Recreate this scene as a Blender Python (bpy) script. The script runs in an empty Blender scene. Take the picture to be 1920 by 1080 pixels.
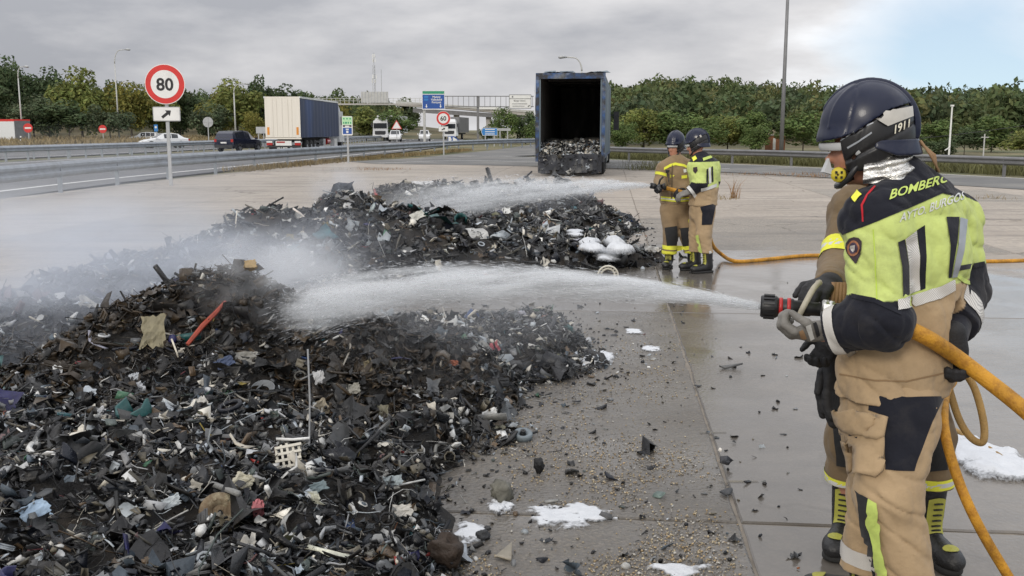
import bpy, bmesh, math, random
import numpy as np
from math import radians, sin, cos, pi, tan, atan, sqrt
from mathutils import Vector, Matrix, geometry
from mathutils.bvhtree import BVHTree

SC = bpy.context.scene
COL = SC.collection
# ------------------------------------------------------------------ camera, sky, sun, exposure
F, CH, PITCH = 1850.0, 1.75, atan(297 / 1850.0)
cam_d = bpy.data.cameras.new('camera'); cam = bpy.data.objects.new('camera', cam_d); COL.objects.link(cam)
cam_d.sensor_width = 36; cam_d.lens = 36 * F / 1920; cam_d.clip_start = 0.05; cam_d.clip_end = 6000
cam.location = (0, 0, CH); cam.rotation_euler = (pi / 2 - PITCH, 0, 0)
SC.camera = cam
SUN_EL, SUN_AZ = radians(27), radians(205)      # azimuth clockwise from +Y: behind the camera, a little to its left
world = bpy.data.worlds.new('World'); SC.world = world; world.use_nodes = True
SC.view_settings.view_transform = 'Standard'; SC.view_settings.look = 'None'
SC.view_settings.gamma = 1; SC.view_settings.use_curve_mapping = False
SC.view_settings.exposure = 0.2
SC.cycles.use_denoising = True
SC.cycles.max_bounces = 6; SC.cycles.diffuse_bounces = 3; SC.cycles.glossy_bounces = 3
SC.cycles.transparent_max_bounces = 12; SC.cycles.volume_bounces = 3
SC.cycles.volume_step_rate = 1.0; SC.cycles.volume_max_steps = 128
SC.cycles.sample_clamp_indirect = 4

def build_world():
    nt = world.node_tree; N = nt.nodes; L = nt.links
    for n in list(N): N.remove(n)
    def nd(t, **k):
        n = N.new(t)
        for a, b in k.items(): setattr(n, a, b)
        return n
    def mth(op, a, b=None, c=None, clamp=False):
        n = nd('ShaderNodeMath', operation=op, use_clamp=clamp)
        for i, v in enumerate((a, b, c)):
            if v is None: continue
            if isinstance(v, (int, float)): n.inputs[i].default_value = v
            else: L.new(v, n.inputs[i])
        return n.outputs[0]
    sky = nd('ShaderNodeTexSky', sky_type='NISHITA'); sky.sun_disc = False
    sky.dust_density = .25; sky.air_density = 1.25; sky.ozone_density = 2.5; sky.sun_elevation = SUN_EL; sky.sun_rotation = SUN_AZ
    bsky = nd('ShaderNodeBackground'); bsky.inputs[1].default_value = 0.10; L.new(sky.outputs[0], bsky.inputs[0])
    tc = nd('ShaderNodeTexCoord'); sep = nd('ShaderNodeSeparateXYZ'); L.new(tc.outputs['Generated'], sep.inputs[0])
    x, y, z = sep.outputs
    lift = nd('ShaderNodeVectorMath', operation='ADD'); L.new(tc.outputs['Generated'], lift.inputs[0]); lift.inputs[1].default_value = (0, 0, .12)
    nrm = nd('ShaderNodeVectorMath', operation='NORMALIZE'); L.new(lift.outputs[0], nrm.inputs[0]); L.new(nrm.outputs[0], sky.inputs[0])
    zc = mth('MAXIMUM', z, 0.0)
    cmb = tc
    rot = nd('ShaderNodeMapping'); rot.inputs['Rotation'].default_value = (0, radians(-5), radians(-24)); rot.inputs['Scale'].default_value = (2.0, 2.0, 6.6); rot.inputs['Location'].default_value = (3.3, 1.7, .4)
    L.new(tc.outputs['Generated'], rot.inputs[0])
    n1 = nd('ShaderNodeTexNoise'); n1.inputs['Scale'].default_value = .95; n1.inputs['Detail'].default_value = 9; n1.inputs['Roughness'].default_value = 0.5; n1.inputs['Distortion'].default_value = 0.35
    L.new(rot.outputs[0], n1.inputs[0])
    n2 = nd('ShaderNodeTexNoise'); n2.inputs['Scale'].default_value = 2.6; n2.inputs['Detail'].default_value = 8; n2.inputs['Roughness'].default_value = 0.55
    L.new(rot.outputs[0], n2.inputs[0])
    # the cloud sheet thins out towards the right-hand horizon (a clearing from the north-east)
    gap = mth('MULTIPLY', mth('SUBTRACT', x, 0.19), 1.55)
    gap = mth('SUBTRACT', gap, mth('MULTIPLY', zc, 1.6))
    gap = mth('MINIMUM', mth('MAXIMUM', gap, -0.10), 0.19)
    cov = mth('SUBTRACT', mth('ADD', n1.outputs[0], 0.17), gap)
    ramp = nd('ShaderNodeValToRGB'); ramp.color_ramp.elements[0].color = (.30, .30, .30, 1); ramp.color_ramp.elements[0].position = 0.38; ramp.color_ramp.elements[1].position = 0.60
    L.new(cov, ramp.inputs[0])
    thick = nd('ShaderNodeMapRange'); thick.inputs[1].default_value = 0.50; thick.inputs[2].default_value = 0.98
    thick.inputs[3].default_value = 0.0; thick.inputs[4].default_value = 1.0
    L.new(mth('ADD', cov, mth('MULTIPLY', mth('SUBTRACT', n2.outputs[0], 0.5), 0.8)), thick.inputs[0])
    cr = nd('ShaderNodeValToRGB')
    e = cr.color_ramp.elements
    e[0].position = 0.0; e[0].color = (0.80, 0.81, 0.83, 1)
    e[1].position = 1.0; e[1].color = (0.345, 0.355, 0.385, 1)
    m = e.new(0.36); m.color = (0.60, 0.595, 0.605, 1)
    L.new(thick.outputs[0], cr.inputs[0])
    # overcast luminance rises to the zenith (CIE overcast sky)
    cie = mth('ADD', 0.95, mth('MULTIPLY', zc, 1.45))
    mul = nd('ShaderNodeVectorMath', operation='SCALE'); L.new(cr.outputs[0], mul.inputs[0]); L.new(cie, mul.inputs['Scale'])
    bcl = nd('ShaderNodeBackground'); L.new(mul.outputs[0], bcl.inputs[0]); bcl.inputs[1].default_value = 1.0
    mix = nd('ShaderNodeMixShader'); L.new(ramp.outputs[0], mix.inputs[0]); L.new(bsky.outputs[0], mix.inputs[1]); L.new(bcl.outputs[0], mix.inputs[2])
    out = nd('ShaderNodeOutputWorld'); L.new(mix.outputs[0], out.inputs[0])
build_world()
sun_d = bpy.data.lights.new('sun', 'SUN'); sun = bpy.data.objects.new('sun', sun_d); COL.objects.link(sun)
sun_d.energy = 1.1; sun_d.angle = radians(14); sun_d.color = (1.0, 0.93, 0.82)
_sd = Vector((sin(SUN_AZ) * cos(SUN_EL), cos(SUN_AZ) * cos(SUN_EL), sin(SUN_EL)))
sun.rotation_euler = (-_sd).to_track_quat('-Z', 'Y').to_euler(); sun.location = (0, -20, 30)

# ------------------------------------------------------------------ helpers
rng = np.random.default_rng(7); random.seed(7)
def ray(px, py):
    a, b = (px - 960) / F, (540 - py) / F
    c, s = cos(PITCH), sin(PITCH)
    return Vector((a, c + b * s, -s + b * c))
def at(px, py, depth):                       # point seen at a pixel of the photograph, depth metres along the lens axis
    return Vector((0, 0, CH)) + ray(px, py) * depth
def G(px, py, z=0.0):                        # the spot on the level z that a pixel looks at
    d = ray(px, py); t = (z - CH) / d.z
    return Vector((0, 0, CH)) + d * t
def atY(px, py, Y):                          # the point at distance Y
    d = ray(px, py); return Vector((0, 0, CH)) + d * (Y / d.y)

MATS = {}
def mat(name, col=(.5, .5, .5), rough=.6, metal=0., var=.12, scale=6., bump=0., bscale=60., attr=None, spec=.5, coat=0., trans=0., det=4, var_rough=0., alpha=1., space='Object', col2=None, c2s=3., c2lo=.45, c2hi=.6, dirt=None, stretch=None, emit=None, sheen=0.):
    if name in MATS: return MATS[name]
    m = bpy.data.materials.new(name); m.use_nodes = True; MATS[name] = m
    nt = m.node_tree; N = nt.nodes; L = nt.links; b = N['Principled BSDF']
    tc = N.new('ShaderNodeTexCoord'); co = tc.outputs[space] if space != 'World' else N.new('ShaderNodeNewGeometry').outputs['Position']
    if stretch:
        mp = N.new('ShaderNodeMapping'); mp.inputs['Scale'].default_value = stretch; L.new(co, mp.inputs[0]); co = mp.outputs[0]
    def noise(s, d=4, r=.55):
        n = N.new('ShaderNodeTexNoise'); n.inputs['Scale'].default_value = s; n.inputs['Detail'].default_value = d; n.inputs['Roughness'].default_value = r
        L.new(co, n.inputs[0]); return n.outputs[0]
    def mixc(f, a, bb, mode='MIX'):
        n = N.new('ShaderNodeMix'); n.data_type = 'RGBA'; n.blend_type = mode
        for i, v in ((0, f), (6, a), (7, bb)):
            if hasattr(v, 'node'): L.new(v, n.inputs[i])
            else: n.inputs[i].default_value = v if i == 0 else (*v[:3], 1)
        return n.outputs[2]
    def mr(v, a, bb, lo, hi):
        n = N.new('ShaderNodeMapRange'); L.new(v, n.inputs[0])
        for i, q in enumerate((a, bb, lo, hi)): n.inputs[i + 1].default_value = q
        return n.outputs[0]
    if attr:
        at_ = N.new('ShaderNodeAttribute'); at_.attribute_name = attr; c = at_.outputs['Color']
    else:
        rgb = N.new('ShaderNodeRGB'); rgb.outputs[0].default_value = (*col, 1); c = rgb.outputs[0]
    if col2 is not None: c = mixc(mr(noise(c2s, 6, .62), c2lo, c2hi, 0, 1), c, col2)
    if var > 0:
        g = N.new('ShaderNodeCombineColor'); v = mr(noise(scale, det), .25, .75, 1 - var, 1 + var)
        for i in range(3): L.new(v, g.inputs[i])
        c = mixc(1., c, g.outputs[0], 'MULTIPLY')
    if dirt is not None: c = mixc(mr(noise(scale * .45 + .7, 8, .68), .5, .72, 0, dirt[3]), c, dirt[:3])
    L.new(c, b.inputs['Base Color'])
    if var_rough: L.new(mr(noise(scale * 1.7), .3, .7, max(rough - var_rough, .02), rough + var_rough), b.inputs['Roughness'])
    else: b.inputs['Roughness'].default_value = rough
    b.inputs['Metallic'].default_value = metal; b.inputs['Specular IOR Level'].default_value = spec
    b.inputs['Coat Weight'].default_value = coat; b.inputs['Coat Roughness'].default_value = .08
    b.inputs['Transmission Weight'].default_value = trans; b.inputs['Alpha'].default_value = alpha
    b.inputs['Sheen Weight'].default_value = sheen
    if emit: b.inputs['Emission Color'].default_value = (*emit[:3], 1); b.inputs['Emission Strength'].default_value = emit[3]
    if bump:
        bp = N.new('ShaderNodeBump'); bp.inputs['Strength'].default_value = min(bump, 1); bp.inputs['Distance'].default_value = .02 if bump <= 1 else .02 * bump
        L.new(noise(bscale, 5, .6), bp.inputs['Height']); L.new(bp.outputs[0], b.inputs['Normal'])
    return m

class MB:                                     # collects simple shapes into one mesh
    def __init__(s): s.v = []; s.f = []; s.m = []
    def add(s, vs, fs, mi=0):
        o = len(s.v); s.v += [tuple(v) for v in vs]; s.f += [tuple(i + o for i in f) for f in fs]; s.m += [mi] * len(fs); return s
    def box(s, c, d, R=None, mi=0, taper=(1, 1)):
        x, y, z = d[0] / 2, d[1] / 2, d[2] / 2; c = Vector(c)
        p = [Vector((a * x * (taper[0] if e > 0 else 1), b * y * (taper[1] if e > 0 else 1), e * z)) for e in (-1, 1) for a, b in ((-1, -1), (1, -1), (1, 1), (-1, 1))]
        if R is not None: p = [R @ q for q in p]
        return s.add([c + q for q in p], [(0, 3, 2, 1), (4, 5, 6, 7), (0, 1, 5, 4), (1, 2, 6, 5), (2, 3, 7, 6), (3, 0, 4, 7)], mi)
    def bar(s, a, b, w, h=None, mi=0):
        a, b = Vector(a), Vector(b); d = b - a; h = h or w
        R = d.to_track_quat('Y', 'Z').to_matrix()
        return s.box((a + b) / 2, (w, d.length, h), R, mi)
    def tube(s, pts, r, n=8, cap=True, mi=0):
        pts = [Vector(p) for p in pts]; k = len(pts); rs = r if hasattr(r, '__len__') else [r] * k
        vs = []; fs = []; up = None
        for i, p in enumerate(pts):
            t = (pts[min(i + 1, k - 1)] - pts[max(i - 1, 0)]).normalized()
            if up is None: up = Vector((0, 0, 1)) if abs(t.z) < .9 else Vector((1, 0, 0))
            a = t.cross(up).normalized(); b = a.cross(t).normalized(); up = b
            vs += [p + (a * cos(2 * pi * j / n) + b * sin(2 * pi * j / n)) * rs[i] for j in range(n)]
        for i in range(k - 1):
            for j in range(n):
                fs.append((i * n + j, i * n + (j + 1) % n, (i + 1) * n + (j + 1) % n, (i + 1) * n + j))
        if cap: fs.append(tuple(range(n))[::-1]); fs.append(tuple(range((k - 1) * n, k * n)))
        return s.add(vs, fs, mi)
    def prism(s, poly, M, th, mi=0):          # polygon (x,y) in plane of M, extruded by th along its z
        n = len(poly); vs = [M @ Vector((x, y, 0)) for x, y in poly] + [M @ Vector((x, y, th)) for x, y in poly]
        fs = [tuple(range(n))[::-1], tuple(range(n, 2 * n))] + [(i, (i + 1) % n, n + (i + 1) % n, n + i) for i in range(n)]
        return s.add(vs, fs, mi)
    def lathe(s, prof, c, ax=(0, 0, 1), n=24, mi=0):   # profile (radius, height)
        R = Vector(ax).to_track_quat('Z', 'Y').to_matrix(); c = Vector(c); vs = []; fs = []; k = len(prof)
        for r, z in prof: vs += [c + R @ Vector((r * cos(2 * pi * j / n), r * sin(2 * pi * j / n), z)) for j in range(n)]
        for i in range(k - 1):
            for j in range(n): fs.append((i * n + j, i * n + (j + 1) % n, (i + 1) * n + (j + 1) % n, (i + 1) * n + j))
        return s.add(vs, fs, mi)
    def mesh(s, name='m', smooth=False):
        me = bpy.data.meshes.new(name); me.from_pydata(s.v, [], s.f)
        if any(s.m): me.polygons.foreach_set('material_index', s.m)
        if smooth: me.polygons.foreach_set('use_smooth', [True] * len(s.f))
        me.update(); return me
def obj(name, me, m=None, parent=None, loc=(0, 0, 0), rot=(0, 0, 0), smooth=False):
    if isinstance(me, MB): me = me.mesh(name, smooth)
    if m is not None and len(me.materials) == 0:
        for q in (m if isinstance(m, (list, tuple)) else [m]): me.materials.append(q)
    o = bpy.data.objects.new(name, me); COL.objects.link(o); o.location = loc; o.rotation_euler = rot
    if parent: o.parent = parent
    return o
def tag(o, label, cat, group=None, kind=None):
    if label: o['label'] = label
    if cat: o['category'] = cat
    if group: o['group'] = group
    if kind: o['kind'] = kind
    return o
def thing(name, label, cat, loc=(0, 0, 0), rz=0., group=None):
    o = bpy.data.objects.new(name, None); COL.objects.link(o); o.location = loc; o.rotation_euler = (0, 0, rz); o.empty_display_size = .2
    return tag(o, label, cat, group)
def struct(o, label=None, kind='structure'):
    o['kind'] = kind
    if label: o['label'] = label
    return o
def copy_tree(o, parent=None):
    c = o.copy(); COL.objects.link(c)
    if parent: c.parent = parent
    for ch in list(o.children): copy_tree(ch, c)
    return c
def npmesh(name, V, Fq, smooth=False, col=None, midx=None):     # V (n,3), Fq (m,k) arrays
    V = np.asarray(V, np.float32); Fq = np.asarray(Fq, np.int32); k = Fq.shape[1]; me = bpy.data.meshes.new(name)
    me.vertices.add(len(V)); me.vertices.foreach_set('co', V.ravel())
    me.loops.add(Fq.size); me.loops.foreach_set('vertex_index', Fq.ravel())
    me.polygons.add(len(Fq)); me.polygons.foreach_set('loop_start', np.arange(0, Fq.size, k, dtype=np.int32))
    me.polygons.foreach_set('loop_total', np.full(len(Fq), k, np.int32))
    if smooth: me.polygons.foreach_set('use_smooth', np.ones(len(Fq), bool))
    if midx is not None: me.polygons.foreach_set('material_index', np.asarray(midx, np.int32))
    me.update(calc_edges=True)
    if col is not None:
        a = me.color_attributes.new('Col', 'FLOAT_COLOR', 'POINT'); c = np.ones((len(V), 4), np.float32); c[:, :3] = col; a.data.foreach_set('color', c.ravel())
    return me
# lattice noise, vectorised
_perm = np.random.default_rng(3).random((64, 64, 64)).astype(np.float32)
def vnoise(P):
    P = np.asarray(P, np.float32); i = np.floor(P).astype(int); f = P - i; f = f * f * (3 - 2 * f); r = 0
    for dx in (0, 1):
        for dy in (0, 1):
            for dz in (0, 1):
                w = (f[..., 0] if dx else 1 - f[..., 0]) * (f[..., 1] if dy else 1 - f[..., 1]) * (f[..., 2] if dz else 1 - f[..., 2])
                r = r + w * _perm[(i[..., 0] + dx) & 63, (i[..., 1] + dy) & 63, (i[..., 2] + dz) & 63]
    return r
def fbm(P, o=3):
    s = 0; a = 1; t = 0; P = np.asarray(P, np.float32)
    for k in range(o): s = s + a * vnoise(P * (2 ** k) + 17.3 * k); t += a; a *= .5
    return s / t
def text_tris(txt, bold=0.0):                 # flat lettering as triangles, 1 unit high capitals, starting at x=0; returns verts(n,2), tris
    cu = bpy.data.curves.new('t', 'FONT'); cu.body = txt; cu.size = 1.43; cu.offset = bold; cu.resolution_u = 3
    o = bpy.data.objects.new('t', cu); COL.objects.link(o); dg = bpy.context.evaluated_depsgraph_get(); dg.update()
    me = o.evaluated_get(dg).to_mesh(); bm = bmesh.new(); bm.from_mesh(me); bmesh.ops.triangulate(bm, faces=bm.faces[:])
    V = np.array([v.co[:2] for v in bm.verts]).reshape(-1, 2); T = [[v.index for v in f.verts] for f in bm.faces]
    bm.free(); o.evaluated_get(dg).to_mesh_clear(); bpy.data.objects.remove(o); bpy.data.curves.remove(cu)
    if len(V): V[:, 0] -= V[:, 0].min()
    return V, T
def text_on(parent, txt, M, h, m, center=True, bold=.02, name='lettering', wmax=None):   # flat lettering in plane M (x right, y up, z out)
    V, T = text_tris(txt, bold)
    if len(V) == 0: return
    V = V * h; w = V[:, 0].max(); sx = 1.
    if wmax and w > wmax: sx = wmax / w; V[:, 0] *= sx; w = wmax
    if center: V[:, 0] -= w / 2
    me = bpy.data.meshes.new(name); me.from_pydata([M @ Vector((x, y, 0)) for x, y in V], [], T); me.update()
    return obj(name, me, m, parent)
# ------------------------------------------------------------------ the setting: ground, lot, roads
def sheet(name, poly, z, m, parent=None):
    me = bpy.data.meshes.new(name); me.from_pydata([(p[0], p[1], z) for p in poly], [], [tuple(range(len(poly)))]); me.update()
    return obj(name, me, m, parent)
def strip(name, left, right, z, m, parent=None):
    n = len(left); vs = [(p[0], p[1], z) for p in left] + [(p[0], p[1], z) for p in right]
    me = bpy.data.meshes.new(name); me.from_pydata(vs, [], [(i, n + i, n + i + 1, i + 1) for i in range(n - 1)]); me.update()
    return obj(name, me, m, parent)
M_grass = mat('dry_verge', (.17, .145, .075), .95, var=.35, scale=.15, col2=(.075, .085, .032), c2s=.09, bump=.8, bscale=4, space='World')
M_asph = mat('asphalt', (.088, .089, .094), .8, var=.16, scale=.5, bump=.35, bscale=90, space='World', col2=(.12, .12, .12), c2s=.12, var_rough=.12)
M_asph2 = mat('ramp_asphalt', (.13, .13, .128), .85, var=.2, scale=.4, bump=.35, bscale=90, space='World', col2=(.175, .17, .158), c2s=.2)
M_line = mat('road_paint', (.72, .72, .70), .6, var=.18, scale=3, space='World', col2=(.4, .4, .4), c2s=6, c2lo=.55, c2hi=.7)
struct(sheet('ground', [(-1500, -40), (1500, -40), (1500, 2500), (-1500, 2500)], -.06, M_grass), 'dry grassy ground stretching to the hills')

def lot_material():
    m = bpy.data.materials.new('lot_concrete'); m.use_nodes = True; nt = m.node_tree; N = nt.nodes; L = nt.links; b = N['Principled BSDF']
    pos = N.new('ShaderNodeNewGeometry').outputs['Position']; sep = N.new('ShaderNodeSeparateXYZ'); L.new(pos, sep.inputs[0])
    def put(n, i, v):
        if hasattr(v, 'node'): L.new(v, n.inputs[i])
        else: n.inputs[i].default_value = v
    def mt(op, a, b_=None, c=None, clamp=False):
        n = N.new('ShaderNodeMath'); n.operation = op; n.use_clamp = clamp
        for i, v in enumerate((a, b_, c)):
            if v is not None: put(n, i, v)
        return n.outputs[0]
    def noise(s, d=5, r=.58, dist=0.):
        n = N.new('ShaderNodeTexNoise'); n.inputs['Scale'].default_value = s; n.inputs['Detail'].default_value = d; n.inputs['Roughness'].default_value = r; n.inputs['Distortion'].default_value = dist
        L.new(pos, n.inputs[0]); return n.outputs[0]
    def mr(v, a, b_, lo=0., hi=1., smooth=False):
        n = N.new('ShaderNodeMapRange'); put(n, 0, v); n.interpolation_type = 'SMOOTHSTEP' if smooth else 'LINEAR'
        for i, q in enumerate((a, b_, lo, hi)): put(n, i + 1, q)
        return n.outputs[0]
    def mix(f, a, b_, mode='MIX'):
        n = N.new('ShaderNodeMix'); n.data_type = 'RGBA'; n.blend_type = mode
        for i, v in ((0, f), (6, a), (7, b_)): put(n, i, v if hasattr(v, 'node') or i == 0 else (*v, 1))
        return n.outputs[2]
    def oattr(nm):
        n = N.new('ShaderNodeAttribute'); n.attribute_type = 'OBJECT'; n.attribute_name = nm; return n.outputs['Fac']
    agg = oattr('aggregate'); tone = oattr('tone')
    X, Y = sep.outputs[0], sep.outputs[1]
    # where the hoses have wetted the lot: an uneven pool running from the heaps past the crew
    dx = mt('DIVIDE', mt('SUBTRACT', X, 2.6), 5.2); dy = mt('DIVIDE', mt('SUBTRACT', Y, 4.5), 11.5)
    rad = mt('SQRT', mt('ADD', mt('MULTIPLY', dx, dx), mt('MULTIPLY', dy, dy)))
    wn = noise(.42, 6, .6, .6)
    w0 = mt('SUBTRACT', mt('ADD', 1.02, mt('MULTIPLY', mt('SUBTRACT', wn, .5), 1.3)), rad)
    wet = mr(w0, -.05, .22, 0, 1, True)
    wet = mt('MULTIPLY', wet, mt('SUBTRACT', 1.0, mt('MULTIPLY', agg, mr(noise(1.1, 5), .36, .6, .9, .25))))
    fine = noise(70, 3, .7); med = noise(9, 6, .65); big = noise(.5, 5, .6)
    dry = mix(mr(big, .3, .7), (.36, .312, .262), (.47, .415, .352))
    dry = mix(mr(med, .42, .66), dry, (.31, .28, .248))
    # exposed pebbles of the aggregate slabs
    vor = N.new('ShaderNodeTexVoronoi'); vor.inputs['Scale'].default_value = 42; L.new(pos, vor.inputs['Vector'])
    vd = vor.outputs['Distance']; peb = mix(vor.outputs['Color'], (.34, .29, .23), (.55, .50, .42))
    aggc = mix(mr(vd, .25, .55), peb, (.25, .235, .215))
    dry = mix(mt('MULTIPLY', agg, .8), dry, aggc)
    tn = N.new('ShaderNodeCombineColor'); 
    for i in range(3): L.new(tone, tn.inputs[i])
    dry = mix(1., dry, tn.outputs[0], 'MULTIPLY')
    # oily streaks and soot
    mp = N.new('ShaderNodeMapping'); mp.inputs['Scale'].default_value = (.5, 2.4, 1); L.new(pos, mp.inputs[0])
    st = N.new('ShaderNodeTexNoise'); st.inputs['Scale'].default_value = .7; st.inputs['Detail'].default_value = 8; st.inputs['Roughness'].default_value = .65; L.new(mp.outputs[0], st.inputs[0])
    dry = mix(mr(st.outputs[0], .50, .70, 0, .68), dry, (.13, .122, .115))
    vc = N.new('ShaderNodeTexVoronoi'); vc.feature = 'DISTANCE_TO_EDGE'; vc.inputs['Scale'].default_value = .38; wv = N.new('ShaderNodeVectorMath'); wv.operation = 'ADD'; wn_ = N.new('ShaderNodeTexNoise'); wn_.inputs['Scale'].default_value = 1.3; wn_.inputs['Detail'].default_value = 6; L.new(pos, wn_.inputs[0]); sc_ = N.new('ShaderNodeVectorMath'); sc_.operation = 'SCALE'; sc_.inputs['Scale'].default_value = .7; L.new(wn_.outputs['Color'], sc_.inputs[0]); L.new(pos, wv.inputs[0]); L.new(sc_.outputs[0], wv.inputs[1]); L.new(wv.outputs[0], vc.inputs['Vector'])
    crk = mt('MULTIPLY', mr(vc.outputs['Distance'], .0, .012, 1., 0.), mr(noise(.23, 3), .48, .56)); dry = mix(mt('MULTIPLY', crk, .75), dry, (.09, .075, .06))
    soak = mix(.55, dry, (.12, .105, .088))
    sx_ = mt('DIVIDE', mt('ADD', X, 1.5), 3.7); sy_ = mt('DIVIDE', mt('SUBTRACT', Y, 8.5), 9.5); soot = mr(mt('ADD', mt('SQRT', mt('ADD', mt('MULTIPLY', sx_, sx_), mt('MULTIPLY', sy_, sy_))), mt('MULTIPLY', mt('SUBTRACT', noise(1.1, 7, .65, .5), .5), 1.5)), .75, 1.2, .62, 0.); dry = mix(soot, dry, (.105, .094, .08)); soak = mix(mt('MULTIPLY', soot, .8), soak, (.06, .055, .05))
    damp = mr(w0, -.45, .12, 0, .6, True)
    c = mix(damp, dry, soak); c = mix(wet, c, mix(.5, soak, (.095, .088, .08)))
    L.new(c, b.inputs['Base Color'])
    pool = mr(noise(.9, 5, .6, .8), .42, .58)
    rw = mr(pool, 0, 1, .16, .02)
    n = N.new('ShaderNodeMix'); n.data_type = 'FLOAT'; put(n, 0, wet); put(n, 2, mr(damp, 0, .6, .85, .55)); put(n, 3, rw); L.new(n.outputs[0], b.inputs['Roughness'])
    b.inputs['IOR'].default_value = 1.40
    sp = mr(wet, 0, 1, .35, .9); L.new(sp, b.inputs['Specular IOR Level'])
    hgt = mt('ADD', mt('MULTIPLY', fine, .5), mt('MULTIPLY', agg, mt('MULTIPLY', vd, -1.6)))
    bp = N.new('ShaderNodeBump'); bp.inputs['Distance'].default_value = .006; L.new(hgt, bp.inputs['Height'])
    flat = mt('MULTIPLY', wet, mr(pool, 0, 1, .7, .97)); L.new(mt('SUBTRACT', .9, mt('MULTIPLY', flat, .88)), bp.inputs['Strength'])
    # wind ripples on the pools
    mp2 = N.new('ShaderNodeMapping'); mp2.inputs['Scale'].default_value = (3, 11, 1); L.new(pos, mp2.inputs[0])
    rp = N.new('ShaderNodeTexNoise'); rp.inputs['Scale'].default_value = 1.6; rp.inputs['Detail'].default_value = 3; L.new(mp2.outputs[0], rp.inputs[0])
    bp2 = N.new('ShaderNodeBump'); bp2.inputs['Distance'].default_value = .012
    L.new(mt('MULTIPLY', mt('MULTIPLY', wet, .16), mr(X, .5, 3.5, .15, 1.)), bp2.inputs['Strength'])
    L.new(rp.outputs[0], bp2.inputs['Height']); L.new(bp.outputs[0], bp2.inputs['Normal']); L.new(bp2.outputs[0], b.inputs['Normal'])
    return m
M_lot = lot_material()
M_joint = mat('joint_soil', (.21, .185, .155), .9, var=.3, scale=8, space='World')
LOT = [(-14.6, -4), (-13.2, 24), (-12.4, 34), (-9.6, 55), (-7.0, 57), (-3.6, 53), (4.9, 47.5), (10, 42), (15.6, 31), (20, 20), (26, 8), (30, -4)]
lot = struct(sheet('concrete_lot', LOT, -.010, M_joint), 'worn concrete lot, wet around the scrap heaps')
def inside(p, poly):
    c = False; j = len(poly) - 1
    for i in range(len(poly)):
        (xi, yi), (xj, yj) = poly[i], poly[j]
        if (yi > p[1]) != (yj > p[1]) and p[0] < (xj - xi) * (p[1] - yi) / (yj - yi) + xi: c = not c
        j = i
    return c
def clip_lot(poly):          # slab outline cut to the (convex enough) lot outline
    out = poly
    n = len(LOT)
    for i in range(n):
        a, b = LOT[i], LOT[(i + 1) % n]
        if i == 3: continue
        ins = lambda p: (b[0] - a[0]) * (p[1] - a[1]) - (b[1] - a[1]) * (p[0] - a[0]) <= 0
        res = []
        for k in range(len(out)):
            p, q = out[k], out[(k + 1) % len(out)]
            pi_, qi = ins(p), ins(q)
            if pi_: res.append(p)
            if pi_ != qi:
                d1 = (b[0] - a[0]) * (p[1] - a[1]) - (b[1] - a[1]) * (p[0] - a[0]); d2 = (b[0] - a[0]) * (q[1] - a[1]) - (b[1] - a[1]) * (q[0] - a[0])
                t = d1 / (d1 - d2); res.append((p[0] + (q[0] - p[0]) * t, p[1] + (q[1] - p[1]) * t))
        out = res
        if len(out) < 3: return []
    return out
SA = radians(-5.6); S = 5.2
def slab_xy(u, v):           # slab grid to world
    return (.52 + u * cos(SA) - v * sin(SA), u * sin(SA) + v * cos(SA) - .95)
AGG = {(-1, 0), (-1, 1), (1, 2), (0, 3), (-2, 3), (2, 4), (-3, 1), (1, 5)}
for i in range(-5, 6):
    for j in range(-1, 12):
        g = .006
        q = [slab_xy(i * S + a, j * S + b) for a, b in ((g, g), (S - g, g), (S - g, S - g), (g, S - g))]
        q = [tuple(Vector(q[e]).lerp(Vector(q[(e + 1) % 4]), w / 36)) for e in range(4) for w in range(36)]; ccx = sum(p[0] for p in q) / 144; ccy = sum(p[1] for p in q) / 144; q = [(p[0] + (ccx - p[0]) * e_, p[1] + (ccy - p[1]) * e_) for p in q for e_ in [abs(random.gauss(0, .0016)) + (.006 * random.random() if random.random() < .06 else 0)]]
        q = clip_lot(q)
        if len(q) < 3: continue
        cx = sum(p[0] for p in q) / len(q); cy = sum(p[1] for p in q) / len(q)
        mb = MB(); n = len(q); dz = random.uniform(-.002, .002)
        inn = [(cx + (p[0] - cx) * .997, cy + (p[1] - cy) * .997) for p in q]
        mb.add([(p[0] - cx, p[1] - cy, -.012) for p in q] + [(p[0] - cx, p[1] - cy, -.006) for p in q] + [(p[0] - cx, p[1] - cy, dz) for p in inn],
               [(k, (k + 1) % n, n + (k + 1) % n, n + k) for k in range(n)] + [(n + k, n + (k + 1) % n, 2 * n + (k + 1) % n, 2 * n + k) for k in range(n)] + [tuple(range(2 * n, 3 * n))])
        o = obj('slab', mb, M_lot, lot, (cx, cy, 0)); o['aggregate'] = 1.0 if (i, j) in AGG else random.choice((0., 0., .12, .3)); o['tone'] = random.uniform(.9, 1.06)

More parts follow.
